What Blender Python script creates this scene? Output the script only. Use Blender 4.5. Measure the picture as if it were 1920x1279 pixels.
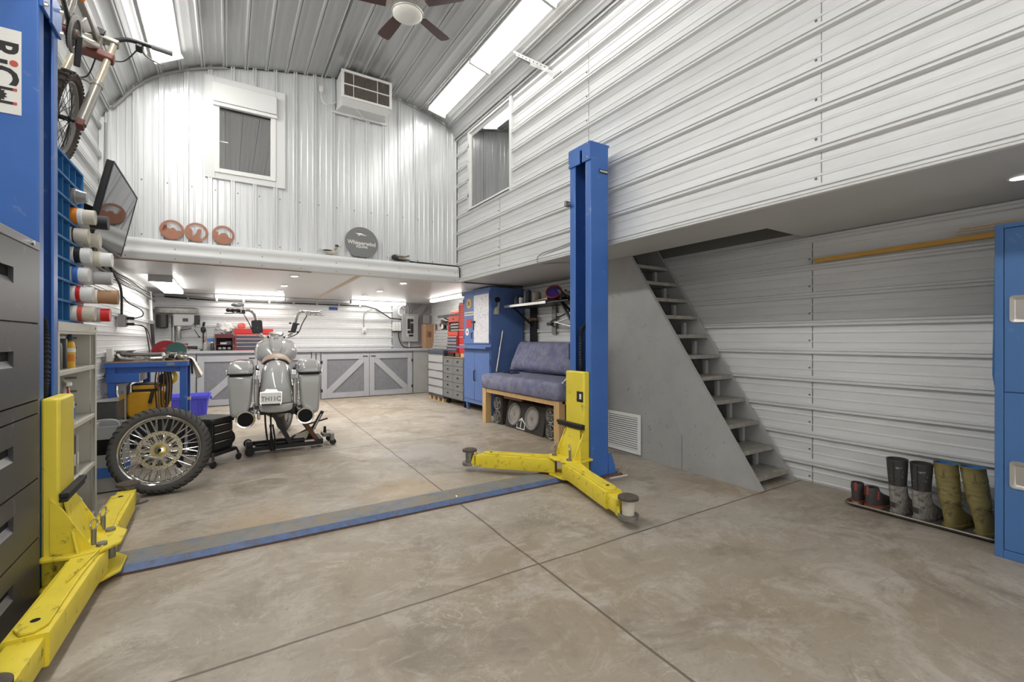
import bpy, bmesh, math, random
from mathutils import Matrix, Vector, Euler
random.seed(7)
SC = bpy.context.scene
for o in list(bpy.data.objects):
    bpy.data.objects.remove(o)
PI = math.pi
# ---------------------------------------------------------------- camera, world, exposure
FPX, CXP, HYP, CAMH = 853.3, 960.0, 637.0, 1.2
YAW = math.atan((CXP - 425.0) / FPX)
SN, CS = math.sin(YAW), math.cos(YAW)
cam = bpy.data.cameras.new('camera'); cam.sensor_width = 36.0; cam.lens = FPX / 1920 * 36.0
cam.shift_y = -(639.5 - HYP) / 1920.0
cam.clip_start = 0.05
co = bpy.data.objects.new('camera', cam); SC.collection.objects.link(co)
co.location = (0, 0, CAMH); co.rotation_euler = (PI / 2, 0, -YAW)
SC.camera = co
SC.view_settings.view_transform = 'Standard'
SC.view_settings.look = 'None'
SC.view_settings.gamma = 1.0
SC.view_settings.use_curve_mapping = False
SC.view_settings.exposure = -0.03
w = bpy.data.worlds.new('daylight'); SC.world = w; w.use_nodes = True
w.node_tree.nodes['Background'].inputs[0].default_value = (1.0, 0.985, 0.96, 1)
w.node_tree.nodes['Background'].inputs[1].default_value = 2.0
LAMP = 12.5          # emission of the fluorescent diffusers

# ---------------------------------------------------------------- measuring helpers (pixel + known plane -> place in the room)
def _ray(px, py):
    u = (px - CXP) / FPX
    return (SN + CS * u, CS - SN * u, (HYP - py) / FPX)
def atZ(px, py, Z=0.0):
    r = _ray(px, py); t = (Z - CAMH) / r[2]; return Vector((r[0] * t, r[1] * t, Z))
def atX(px, py, X):
    r = _ray(px, py); t = X / r[0]; return Vector((X, r[1] * t, CAMH + r[2] * t))
def atY(px, py, Y):
    r = _ray(px, py); t = Y / r[1]; return Vector((r[0] * t, Y, CAMH + r[2] * t))

# ---------------------------------------------------------------- mesh builder
class MB:
    def __init__(s): s.bm = bmesh.new()
    def _put(s, verts, m):
        if m is not None: bmesh.ops.transform(s.bm, matrix=m, verts=verts)
    def box(s, x0, x1, y0, y1, z0, z1, m=None):
        x0, x1 = min(x0, x1), max(x0, x1); y0, y1 = min(y0, y1), max(y0, y1); z0, z1 = min(z0, z1), max(z0, z1)
        v = [s.bm.verts.new((x, y, z)) for x in (x0, x1) for y in (y0, y1) for z in (z0, z1)]
        for f in ((0, 1, 3, 2), (4, 6, 7, 5), (0, 4, 5, 1), (2, 3, 7, 6), (0, 2, 6, 4), (1, 5, 7, 3)):
            s.bm.faces.new([v[i] for i in f])
        s._put(v, m); return s
    def hexa(s, p):      # 8 points: bottom 4 (ccw) then top 4
        v = [s.bm.verts.new(q) for q in p]
        for f in ((3, 2, 1, 0), (4, 5, 6, 7), (0, 1, 5, 4), (1, 2, 6, 5), (2, 3, 7, 6), (3, 0, 4, 7)):
            s.bm.faces.new([v[i] for i in f])
        return s
    def rings(s, rings, closed=True, cap=True, loop=False):
        R = [[s.bm.verts.new(q) for q in r] for r in rings]
        n = len(R[0]); k = len(R)
        for i in range(k if loop else k - 1):
            a, b = R[i], R[(i + 1) % k]
            for j in range(n if closed else n - 1):
                q = [a[j], a[(j + 1) % n], b[(j + 1) % n], b[j]]
                try: s.bm.faces.new(q)
                except ValueError: pass
        if cap and closed and not loop:
            s.bm.faces.new(list(reversed(R[0]))); s.bm.faces.new(R[-1])
        return s
    def bar(s, a, b, r, r2=None, n=12, cap=True):
        a, b = Vector(a), Vector(b); d = (b - a)
        if d.length < 1e-6: return s
        d.normalize(); u = d.orthogonal().normalized(); v = d.cross(u)
        r2 = r if r2 is None else r2
        ring = lambda c, q: [c + (u * math.cos(2 * PI * k / n) + v * math.sin(2 * PI * k / n)) * q for k in range(n)]
        return s.rings([ring(a, r), ring(b, r2)], cap=cap)
    def beam(s, a, b, wd, ht, up=(0, 0, 1)):   # rectangular bar from a to b; wd sideways, ht along up
        a, b = Vector(a), Vector(b); d = (b - a).normalized(); sd = d.cross(Vector(up))
        if sd.length < 1e-4: sd = d.cross(Vector((1, 0, 0)))
        sd.normalize(); u = sd.cross(d)
        q = lambda c: [c - sd * wd / 2 - u * ht / 2, c + sd * wd / 2 - u * ht / 2, c + sd * wd / 2 + u * ht / 2, c - sd * wd / 2 + u * ht / 2]
        return s.rings([q(a), q(b)])
    def tube(s, pts, r, n=8, closed=False, smooth=0, rad=None):
        pts = [Vector(p) for p in pts]
        if smooth: pts = spline(pts, smooth, closed)
        k = len(pts); R = []; prev = None
        for i in range(k):
            if closed: t = pts[(i + 1) % k] - pts[i - 1]
            else: t = pts[min(i + 1, k - 1)] - pts[max(i - 1, 0)]
            if t.length < 1e-9: t = Vector((0, 0, 1))
            t.normalize()
            if prev is None: u = t.orthogonal().normalized()
            else:
                u = prev - t * prev.dot(t)
                u = u.normalized() if u.length > 1e-6 else t.orthogonal().normalized()
            prev = u; v = t.cross(u); rr = rad(i / (k - 1.0)) if rad else r
            R.append([pts[i] + (u * math.cos(2 * PI * j / n) + v * math.sin(2 * PI * j / n)) * rr for j in range(n)])
        return s.rings(R, loop=closed)
    def lathe(s, prof, n=24, m=None, cap=True):   # (r, z) pairs about z
        R = [[Vector((max(r, 1e-4) * math.cos(2 * PI * j / n), max(r, 1e-4) * math.sin(2 * PI * j / n), z)) for j in range(n)] for r, z in prof]
        if m is not None: R = [[m @ q for q in ring] for ring in R]
        return s.rings(R, cap=cap)
    def torus(s, R, r, N=40, n=10, m=None, prof=None):
        prof = prof or [(R + r * math.cos(2 * PI * j / n), r * math.sin(2 * PI * j / n)) for j in range(n)]
        rings = [[Vector((q[0] * math.cos(2 * PI * i / N), q[0] * math.sin(2 * PI * i / N), q[1])) for q in prof] for i in range(N)]
        if m is not None: rings = [[m @ q for q in ring] for ring in rings]
        return s.rings(rings, loop=True)
    def prism(s, poly, h0, h1, m=None):      # poly in local xy, extruded along z
        R = [[Vector((x, y, h)) for x, y in poly] for h in (h0, h1)]
        if m is not None: R = [[m @ q for q in ring] for ring in R]
        return s.rings(R)
    def ball(s, c, r, n=16, k=10, m=None):
        r = r if hasattr(r, '__len__') else (r, r, r)
        R = []
        for i in range(1, k):
            a = PI * i / k
            R.append([Vector((c[0] + r[0] * math.sin(a) * math.cos(2 * PI * j / n), c[1] + r[1] * math.sin(a) * math.sin(2 * PI * j / n), c[2] - r[2] * math.cos(a))) for j in range(n)])
        if m is not None: R = [[m @ q for q in ring] for ring in R]
        return s.rings(R)
    def grid(s, G):
        V = [[s.bm.verts.new(q) for q in row] for row in G]
        for i in range(len(V) - 1):
            for j in range(len(V[0]) - 1):
                s.bm.faces.new((V[i][j], V[i + 1][j], V[i + 1][j + 1], V[i][j + 1]))
        return s
def spline(pts, k, closed=False):
    out = []; n = len(pts)
    for i in range(n if closed else n - 1):
        g = (lambda j: pts[j % n]) if closed else (lambda j: pts[min(max(j, 0), n - 1)])
        a, b, c, d = g(i - 1), g(i), g(i + 1), g(i + 2)
        for q in range(k):
            t = q / k
            out.append(0.5 * ((2 * b) + (c - a) * t + (2 * a - 5 * b + 4 * c - d) * t * t + (3 * b - a - 3 * c + d) * t ** 3))
    if not closed: out.append(pts[-1].copy())
    return out
def rrect(x0, x1, y0, y1, r, n=4):
    P = []
    for cx, cy, a0 in ((x1 - r, y1 - r, 0), (x0 + r, y1 - r, 90), (x0 + r, y0 + r, 180), (x1 - r, y0 + r, 270)):
        for i in range(n + 1):
            a = math.radians(a0 + 90 * i / n); P.append((cx + r * math.cos(a), cy + r * math.sin(a)))
    return P
def frame(o, x, y, z=None):     # matrix with given local x and y axes, origin o
    x = Vector(x).normalized(); y = Vector(y); z = x.cross(y).normalized(); y = z.cross(x)
    return Matrix(((x.x, y.x, z.x, o[0]), (x.y, y.y, z.y, o[1]), (x.z, y.z, z.z, o[2]), (0, 0, 0, 1)))
T = lambda x, y, z: Matrix.Translation((x, y, z))
def RZ(d): return Matrix.Rotation(math.radians(d), 4, 'Z')
def RX(d): return Matrix.Rotation(math.radians(d), 4, 'X')
def RY(d): return Matrix.Rotation(math.radians(d), 4, 'Y')

# ---------------------------------------------------------------- objects
WORLD = set()
def thing(name, label, cat, loc, rot=(0, 0, 0), group=None, local=False):
    o = bpy.data.objects.new(name, None); SC.collection.objects.link(o)
    o.empty_display_size = 0.1
    o.location = loc; o.rotation_euler = rot
    o['label'] = label; o['category'] = cat
    if group: o['group'] = group
    if not local: WORLD.add(o)
    return o
def topof(o):
    while o.parent: o = o.parent
    return o
def part(name, mb, mat, parent=None, bev=0.0, ang=35, label=None, seg=2):
    bm = mb.bm
    bmesh.ops.recalc_face_normals(bm, faces=bm.faces)
    if parent is not None:
        t = topof(parent)
        if t in WORLD: bm.transform((Matrix.Translation(t.location) @ t.rotation_euler.to_matrix().to_4x4()).inverted())
    me = bpy.data.meshes.new(name); bm.to_mesh(me); bm.free()
    me.materials.append(M[mat] if isinstance(mat, str) else mat)
    for p in me.polygons: p.use_smooth = True
    me.set_sharp_from_angle(angle=math.radians(ang))
    o = bpy.data.objects.new(name, me); SC.collection.objects.link(o)
    if parent is not None: o.parent = parent
    if bev > 0:
        b = o.modifiers.new('bevel', 'BEVEL'); b.width = bev; b.segments = seg; b.limit_method = 'ANGLE'; b.angle_limit = math.radians(40)
        b.harden_normals = False
    if label: o['label'] = label
    return o
def solo(name, mb, mat, label, cat, group=None, bev=0.0, ang=35):
    vs = [v.co for v in mb.bm.verts]
    lo = [min(v[i] for v in vs) for i in range(3)]; hi = [max(v[i] for v in vs) for i in range(3)]
    c = Vector(((lo[0] + hi[0]) / 2, (lo[1] + hi[1]) / 2, lo[2]))
    mb.bm.transform(Matrix.Translation(-c))
    o = part(name, mb, mat, None, bev, ang); o.location = c
    o['label'] = label; o['category'] = cat
    if group: o['group'] = group
    return o
def struct(name, mb, mat, bev=0.0, ang=35):
    o = part(name, mb, mat, None, bev, ang); o['kind'] = 'structure'; return o
def copy_tree(o, parent=None, loc=None, rotz=None, label=None):
    c = o.copy(); SC.collection.objects.link(c); c.parent = parent
    for ch in list(o.children): copy_tree(ch, c)
    if loc is not None: c.location = loc
    if rotz is not None: c.rotation_euler.z = rotz
    if label: c['label'] = label
    return c
def text_mb(body, size, m, depth=0.0015, align='CENTER', bold=0.0, sx=1.0):
    cu = bpy.data.curves.new('t', 'FONT'); cu.body = body; cu.size = size; cu.align_x = align; cu.align_y = 'CENTER'
    cu.extrude = depth; cu.offset = bold; cu.resolution_u = 3
    ob = bpy.data.objects.new('t', cu); SC.collection.objects.link(ob)
    dg = bpy.context.evaluated_depsgraph_get(); me = bpy.data.meshes.new_from_object(ob.evaluated_get(dg))
    bpy.data.objects.remove(ob); bpy.data.curves.remove(cu)
    mb = MB(); mb.bm.from_mesh(me); bpy.data.meshes.remove(me)
    mb.bm.transform(m @ Matrix.Diagonal((sx, 1, 1, 1))); return mb

# ---------------------------------------------------------------- materials
M = {}
def lin(c):
    return tuple(((v / 255) / 12.92 if v / 255 <= 0.04045 else ((v / 255 + 0.055) / 1.055) ** 2.4) for v in c)
def mat(name, rgb, rough=0.5, metal=0.0, var=0.0, vscale=8.0, bump=0.0, bscale=60.0, emit=0.0, trans=0.0, ior=1.45, coat=0.0, wear=None, wearamt=0.0, wscale=5.0, alpha=1.0, stretch=None):
    m = bpy.data.materials.new(name); m.use_nodes = True; nt = m.node_tree; N = nt.nodes; L = nt.links
    b = N['Principled BSDF']; c = lin(rgb)
    b.inputs['Base Color'].default_value = (*c, 1); b.inputs['Roughness'].default_value = rough; b.inputs['Metallic'].default_value = metal
    b.inputs['IOR'].default_value = ior; b.inputs['Transmission Weight'].default_value = trans; b.inputs['Coat Weight'].default_value = coat
    b.inputs['Alpha'].default_value = alpha
    if emit:
        b.inputs['Emission Color'].default_value = (*c, 1); b.inputs['Emission Strength'].default_value = emit
    tc = N.new('ShaderNodeTexCoord'); vec = tc.outputs['Object']
    if stretch:
        mp = N.new('ShaderNodeMapping'); mp.inputs['Scale'].default_value = stretch; L.new(vec, mp.inputs[0]); vec = mp.outputs[0]
    last = None
    if var > 0:
        no = N.new('ShaderNodeTexNoise'); no.inputs['Scale'].default_value = vscale; no.inputs['Detail'].default_value = 5; no.inputs['Roughness'].default_value = 0.6; L.new(vec, no.inputs['Vector'])
        mx = N.new('ShaderNodeMix'); mx.data_type = 'RGBA'
        mx.inputs['A'].default_value = (*[v * (1 - var) for v in c], 1); mx.inputs['B'].default_value = (*[min(1, v * (1 + var)) for v in c], 1)
        mr = N.new('ShaderNodeMapRange'); mr.inputs[1].default_value = 0.3; mr.inputs[2].default_value = 0.7; L.new(no.outputs['Fac'], mr.inputs[0])
        L.new(mr.outputs[0], mx.inputs['Factor']); L.new(mx.outputs['Result'], b.inputs['Base Color']); last = mx
    if wear:
        no = N.new('ShaderNodeTexNoise'); no.inputs['Scale'].default_value = wscale; no.inputs['Detail'].default_value = 8; no.inputs['Roughness'].default_value = 0.7; no.inputs['Distortion'].default_value = 0.4; L.new(vec, no.inputs['Vector'])
        mr = N.new('ShaderNodeMapRange'); mr.inputs[1].default_value = 0.62 - wearamt * 0.3; mr.inputs[2].default_value = 0.70 - wearamt * 0.15; L.new(no.outputs['Fac'], mr.inputs[0])
        mx = N.new('ShaderNodeMix'); mx.data_type = 'RGBA'; mx.inputs['B'].default_value = (*lin(wear), 1)
        if last: L.new(last.outputs['Result'], mx.inputs['A'])
        else: mx.inputs['A'].default_value = (*c, 1)
        L.new(mr.outputs[0], mx.inputs['Factor']); L.new(mx.outputs['Result'], b.inputs['Base Color'])
    if bump > 0:
        no = N.new('ShaderNodeTexNoise'); no.inputs['Scale'].default_value = bscale; no.inputs['Detail'].default_value = 4; L.new(vec, no.inputs['Vector'])
        bp = N.new('ShaderNodeBump'); bp.inputs['Strength'].default_value = bump; bp.inputs['Distance'].default_value = 0.01; L.new(no.outputs['Fac'], bp.inputs['Height']); L.new(bp.outputs[0], b.inputs['Normal'])
    M[name] = m; return m
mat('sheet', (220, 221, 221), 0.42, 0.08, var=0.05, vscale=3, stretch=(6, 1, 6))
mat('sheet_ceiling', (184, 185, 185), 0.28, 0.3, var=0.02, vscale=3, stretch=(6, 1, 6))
mat('sheet_up', (222, 224, 225), 0.28, 0.3, var=0.06, vscale=3, stretch=(9, 6, 0.6))
mat('lamp_left', (255, 253, 248), 0.5, emit=LAMP * 1.9)
mat('screw', (120, 120, 118), 0.4, 0.8)
mat('trim_white', (220, 221, 220), 0.38)
mat('soffit', (196, 196, 194), 0.5, var=0.04, vscale=2)
mat('soffit_loft', (214, 214, 213), 0.3, var=0.02, vscale=2)
mat('shaft_grey', (122, 121, 118), 0.6)
mat('ply_grey', (162, 162, 160), 0.6, var=0.06, vscale=5, wear=(120, 120, 118), wearamt=0.03, wscale=14)
mat('ply_wall', (172, 172, 174), 0.6, var=0.06, vscale=4)
mat('tread', (142, 139, 133), 0.6, var=0.1, vscale=20, wear=(172, 160, 142), wearamt=0.35, wscale=9)
mat('lamp', (255, 253, 248), 0.5, emit=LAMP * 0.65)
mat('lamp_strip', (255, 253, 248), 0.5, emit=LAMP * 0.85)
mat('potlight', (255, 250, 240), 0.5, emit=LAMP * 1.0)
mat('lift_blue', (66, 110, 184), 0.38, var=0.07, vscale=3, wear=(120, 145, 190), wearamt=0.02, wscale=7)
mat('lift_blue_dark', (42, 82, 158), 0.45)
mat('lift_yellow', (231, 210, 62), 0.45, var=0.06, vscale=6, wear=(120, 104, 50), wearamt=0.16, wscale=11)
mat('lift_yellow_clean', (233, 213, 72), 0.4, var=0.04, vscale=5, wear=(190, 168, 70), wearamt=0.08, wscale=9)
mat('rust', (110, 78, 58), 0.8, var=0.25, vscale=30)
mat('plate_blue', (116, 122, 132), 0.6, var=0.2, vscale=14, wear=(138, 128, 110), wearamt=0.7, wscale=6, bump=0.2, bscale=80)
mat('plate_edge_blue', (88, 108, 146), 0.55, var=0.2, vscale=20, wear=(105, 92, 80), wearamt=0.3, wscale=22)
mat('steel', (176, 176, 172), 0.3, 0.9, var=0.08, vscale=15)
mat('steel_dull', (140, 138, 134), 0.5, 0.7, var=0.15, vscale=20)
mat('chrome', (225, 225, 224), 0.1, 1.0)
mat('black_rubber', (38, 37, 36), 0.7, var=0.2, vscale=20)
mat('rubber_pad', (86, 78, 70), 0.85, var=0.25, vscale=40, bump=0.5, bscale=60)
mat('black_plastic', (34, 34, 36), 0.45)
mat('black_gloss', (20, 20, 22), 0.2)
mat('black_metal', (42, 41, 42), 0.4, 0.2)
mat('file_grey', (80, 80, 82), 0.42, 0.25, var=0.05, vscale=4, wear=(110, 110, 110), wearamt=0.03, wscale=12)
mat('file_edge', (130, 130, 132), 0.4, 0.3)
mat('dark_hole', (12, 12, 12), 0.9)
mat('paper', (234, 232, 226), 0.6, var=0.02)
mat('ink', (44, 44, 44), 0.6)
mat('ink_red', (196, 88, 76), 0.6)
mat('locker_blue', (74, 114, 168), 0.4, var=0.04, vscale=3, wear=(110, 145, 190), wearamt=0.02, wscale=6)
mat('cab_blue', (88, 116, 172), 0.45, var=0.07, vscale=4, wear=(110, 132, 178), wearamt=0.03, wscale=10)
mat('bench_blue', (52, 96, 176), 0.45, var=0.08, vscale=6, wear=(110, 140, 190), wearamt=0.03, wscale=12)
mat('pigeon_blue', (42, 112, 172), 0.55, var=0.06, vscale=8)
mat('beige_metal', (206, 203, 192), 0.5, var=0.04, vscale=6)
mat('wood', (205, 170, 118), 0.6, var=0.14, vscale=4, stretch=(20, 20, 1.5))
mat('wood_yellow', (205, 160, 80), 0.5, var=0.12, vscale=5, stretch=(20, 1.5, 20))
mat('wood_pale', (206, 186, 158), 0.6, var=0.1, vscale=5, stretch=(20, 1.5, 20))
mat('wood_top', (150, 130, 108), 0.6, var=0.25, vscale=10)
mat('counter_top', (186, 187, 190), 0.5, var=0.05)
mat('barn_frame', (166, 167, 172), 0.55, var=0.05, vscale=7)
mat('barn_panel', (122, 123, 129), 0.6, var=0.1, vscale=18)
mat('hinge_black', (40, 40, 42), 0.5)
mat('fabric_blue', (122, 124, 152), 0.95, var=0.28, vscale=9, bump=0.3, bscale=30, wear=(140, 140, 156), wearamt=0.5, wscale=7)
mat('carpet_black', (62, 59, 57), 0.95, var=0.25, vscale=80, bump=0.4, bscale=150)
mat('cone_grey', (120, 118, 115), 0.5, var=0.25, vscale=12)
mat('cone_pale', (150, 146, 140), 0.45, var=0.2, vscale=12)
mat('white_plastic', (228, 228, 226), 0.4)
mat('grey_plastic', (168, 168, 168), 0.5)
mat('grille_fin', (120, 112, 104), 0.7, var=0.35, vscale=14, stretch=(14, 1, 1))
mat('fan_wood', (74, 52, 50), 0.45, var=0.12, vscale=6)
mat('brushed', (188, 185, 180), 0.35, 0.6)
mat('opal', (232, 230, 224), 0.35)
mat('copper', (150, 104, 84), 0.45, 0.4, var=0.12, vscale=20)
mat('sign_grey', (124, 125, 125), 0.55, 0.2)
mat('moto_grey', (172, 172, 170), 0.12, 0.0, coat=0.8)
mat('moto_dark', (58, 56, 55), 0.4, 0.3)
mat('leather_tan', (176, 152, 134), 0.6, var=0.1, vscale=20)
mat('tyre', (78, 76, 73), 0.75, var=0.12, vscale=20)
mat('tyre_brown', (72, 64, 57), 0.85, var=0.15, vscale=20)
mat('disc_metal', (188, 180, 156), 0.35, 0.8, var=0.2, vscale=30)
mat('gold', (196, 170, 92), 0.3, 0.8, var=0.15, vscale=40)
mat('brown_red', (112, 62, 52), 0.45)
mat('fork_gold', (200, 190, 168), 0.25, 0.5)
mat('fork_grey', (146, 143, 137), 0.35, 0.4)
mat('orange', (222, 132, 40), 0.45)
mat('red_paint', (196, 40, 40), 0.35, var=0.06)
mat('red_saw', (158, 36, 40), 0.4, var=0.1)
mat('red_soft', (206, 82, 66), 0.5)
mat('maroon', (92, 38, 44), 0.5)
mat('slate', (70, 74, 88), 0.4)
mat('green_disc', (66, 102, 100), 0.7)
mat('cloth', (226, 223, 214), 0.95, var=0.06, vscale=30, bump=0.3, bscale=50)
mat('bin_blue', (78, 78, 200), 0.4)
mat('yellow_machine', (212, 158, 38), 0.4, var=0.08)
mat('yellow_tube', (226, 182, 46), 0.4)
mat('cord_brown', (120, 92, 66), 0.6)
mat('cardboard', (168, 132, 104), 0.75, var=0.05)
mat('cardboard_dark', (118, 86, 66), 0.75)
mat('bag', (222, 220, 216), 0.4, var=0.1, vscale=16, wear=(90, 110, 150), wearamt=0.3, wscale=18)
mat('bag_pink', (232, 120, 104), 0.5, var=0.15, vscale=20)
mat('olive', (136, 124, 78), 0.5, var=0.12, vscale=8, wear=(84, 72, 48), wearamt=0.3, wscale=12)
mat('boot_blue', (60, 118, 172), 0.6)
mat('boot_black', (62, 60, 60), 0.5, var=0.15, vscale=14, wear=(176, 172, 166), wearamt=0.06, wscale=16)
mat('boot_mud', (142, 138, 132), 0.9, var=0.25, vscale=22, wear=(92, 88, 84), wearamt=0.5, wscale=18, bump=0.4, bscale=50)
mat('shoe_grey', (70, 67, 65), 0.8, var=0.15, vscale=30)
mat('shoe_sole', (168, 132, 98), 0.7)
mat('shoe_red', (150, 70, 64), 0.8)
mat('purple', (92, 62, 168), 0.5)
mat('blue_label', (66, 116, 196), 0.45)
mat('yellow_label', (226, 178, 40), 0.45)
mat('dark_blue', (44, 56, 92), 0.5)
mat('amber', (210, 150, 60), 0.3)
mat('clear', (225, 225, 222), 0.15, trans=0.75)
mat('blinds_grey', (196, 196, 195), 0.5)
mat('mirror_grey', (150, 150, 148), 0.25, 0.5)
mat('whiteboard', (222, 223, 226), 0.3, wear=(176, 168, 190), wearamt=0.35, wscale=30)
mat('cable_black', (48, 47, 46), 0.6)
mat('cable_grey', (150, 149, 146), 0.5)
mat('bone', (150, 144, 130), 0.7, var=0.2, vscale=30)
mat('muddy_tray', (88, 80, 72), 0.7, var=0.2, vscale=12)
mat('stone_beige', (202, 196, 180), 0.6, var=0.06)
mat('screen', (8, 8, 9), 0.04, ior=2.1)
# floor: mottled concrete with sawn joints
def floor_mat():
    m = bpy.data.materials.new('concrete'); m.use_nodes = True; nt = m.node_tree; N = nt.nodes; L = nt.links; b = N['Principled BSDF']
    tc = N.new('ShaderNodeTexCoord'); V = tc.outputs['Object']
    def noise(sc, det, ro, dist=0.0, vec=None):
        n = N.new('ShaderNodeTexNoise'); n.inputs['Scale'].default_value = sc; n.inputs['Detail'].default_value = det; n.inputs['Roughness'].default_value = ro; n.inputs['Distortion'].default_value = dist
        L.new(vec or V, n.inputs['Vector']); return n.outputs['Fac']
    def rng(s, a, b_, c=0.0, d=1.0):
        r = N.new('ShaderNodeMapRange'); L.new(s, r.inputs[0]); r.inputs[1].default_value = a; r.inputs[2].default_value = b_; r.inputs[3].default_value = c; r.inputs[4].default_value = d; return r.outputs[0]
    def mix(f, a, c):
        x = N.new('ShaderNodeMix'); x.data_type = 'RGBA'; L.new(f, x.inputs['Factor'])
        for k, v in (('A', a), ('B', c)):
            if isinstance(v, tuple): x.inputs[k].default_value = (*lin(v), 1)
            else: L.new(v, x.inputs[k])
        return x.outputs['Result']
    def math_(op, a, c=None):
        x = N.new('ShaderNodeMath'); x.operation = op
        for i, v in enumerate((a, c)):
            if v is None: continue
            if isinstance(v, (int, float)): x.inputs[i].default_value = v
            else: L.new(v, x.inputs[i])
        return x.outputs[0]
    def stretched(sx, sy, ang):
        mp = N.new('ShaderNodeMapping'); mp.inputs['Scale'].default_value = (sx, sy, 1); mp.inputs['Rotation'].default_value = (0, 0, math.radians(ang)); L.new(V, mp.inputs[0]); return mp.outputs[0]
    c = mix(rng(noise(0.8, 6, 0.6, 0.3), 0.38, 0.62), (154, 140, 121), (168, 160, 148))
    c = mix(rng(noise(2.6, 8, 0.72, 0.9), 0.49, 0.63, 0, 0.75), c, (186, 178, 167))
    c = mix(rng(noise(1.9, 8, 0.7, 0.7), 0.52, 0.64, 0, 0.7), c, (128, 117, 104))
    c = mix(rng(noise(3.0, 8, 0.72, 0.5, stretched(1.0, 3.2, 25)), 0.54, 0.68, 0, 0.5), c, (184, 174, 160))
    c = mix(rng(noise(4.2, 8, 0.72, 0.5, stretched(1.0, 3.6, -30)), 0.55, 0.66, 0, 0.55), c, (150, 136, 120))
    c = mix(rng(noise(7.0, 6, 0.75, 1.6), 0.56, 0.68, 0, 0.4), c, (194, 186, 173))
    c = mix(rng(noise(11.0, 6, 0.75, 1.0), 0.56, 0.68, 0, 0.5), c, (146, 134, 120))
    c = mix(rng(noise(38.0, 4, 0.65), 0.58, 0.72, 0, 0.45), c, (126, 114, 100))
    # thin swirling scuffs
    sc = noise(3.6, 5, 0.6, 2.2); d = math_('ABSOLUTE', math_('SUBTRACT', sc, 0.5)); msk = rng(noise(1.7, 3, 0.5), 0.5, 0.62)
    c = mix(math_('MULTIPLY', rng(d, 0.0, 0.012, 0.5, 0.0), msk), c, (218, 208, 192))
    sc2 = noise(5.1, 4, 0.6, 1.9); d2 = math_('ABSOLUTE', math_('SUBTRACT', sc2, 0.47)); msk2 = rng(noise(1.3, 3, 0.5), 0.52, 0.6)
    c = mix(math_('MULTIPLY', rng(d2, 0.0, 0.010, 0.5, 0.0), msk2), c, (128, 116, 102))
    # soft darker spots, a pale patch, and rust along the lift plate
    sep = N.new('ShaderNodeSeparateXYZ'); L.new(V, sep.inputs[0]); X, Y = sep.outputs[0], sep.outputs[1]
    def spot(px, py, r, col, amt):
        nonlocal c
        dx = math_('SUBTRACT', X, px); dy = math_('SUBTRACT', Y, py)
        dd = math_('SQRT', math_('ADD', math_('MULTIPLY', dx, dx), math_('MULTIPLY', dy, dy)))
        dd = math_('ADD', dd, math_('MULTIPLY', noise(6, 4, 0.6), r * 0.9))
        c = mix(rng(dd, r * 0.6, r * 1.5, amt, 0.0), c, col)
    spot(0.28, 4.75, 0.22, (128, 118, 110), 0.75)
    spot(1.75, 5.3, 0.16, (150, 138, 126), 0.6)
    spot(1.25, 3.5, 0.45, (192, 162, 118), 0.45)
    spot(0.2, 3.45, 0.4, (176, 148, 108), 0.45)
    spot(1.7, 4.6, 0.5, (176, 176, 182), 0.35)
    wob = math_('MULTIPLY', math_('SUBTRACT', noise(2.0, 3, 0.5), 0.5), 0.03)
    j1 = math_('ABSOLUTE', math_('ADD', math_('SUBTRACT', math_('SUBTRACT', X, 1.355), math_('MULTIPLY', Y, 0.029)), wob))
    j2 = math_('ABSOLUTE', math_('ADD', math_('SUBTRACT', Y, 1.985), wob)); j3 = math_('ABSOLUTE', math_('SUBTRACT', Y, 5.22)); 
    jm = math_('MINIMUM', j1, math_('MINIMUM', j2, j3))
    c = mix(rng(jm, 0.004, 0.009, 0.85, 0.0), c, (92, 80, 70))
    L.new(c, b.inputs['Base Color'])
    L.new(rng(noise(2.5, 5, 0.6), 0.3, 0.7, 0.42, 0.68), b.inputs['Roughness'])
    bp = N.new('ShaderNodeBump'); bp.inputs['Strength'].default_value = 0.12; bp.inputs['Distance'].default_value = 0.01
    h = math_('ADD', noise(14, 6, 0.65), rng(jm, 0.002, 0.007, -0.8, 0.0)); L.new(h, bp.inputs['Height']); L.new(bp.outputs[0], b.inputs['Normal'])
    M['concrete'] = m
floor_mat()
def glass_mat(name, refl, tint, rough=0.02):
    m = bpy.data.materials.new(name); m.use_nodes = True; nt = m.node_tree; N = nt.nodes; L = nt.links
    N.remove(N['Principled BSDF']); g = N.new('ShaderNodeBsdfGlossy'); g.inputs['Roughness'].default_value = rough; g.inputs['Color'].default_value = (0.92, 0.92, 0.92, 1)
    t = N.new('ShaderNodeBsdfTransparent'); t.inputs['Color'].default_value = (tint, tint, tint, 1)
    fr = N.new('ShaderNodeLayerWeight'); fr.inputs['Blend'].default_value = refl
    mx = N.new('ShaderNodeMixShader'); L.new(fr.outputs['Fresnel'], mx.inputs[0]); L.new(t.outputs[0], mx.inputs[1]); L.new(g.outputs[0], mx.inputs[2]); L.new(mx.outputs[0], N['Material Output'].inputs[0])
    M[name] = m
glass_mat('glass_side', 0.82, 0.85)
glass_mat('glass_back', 0.80, 0.6)
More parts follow.
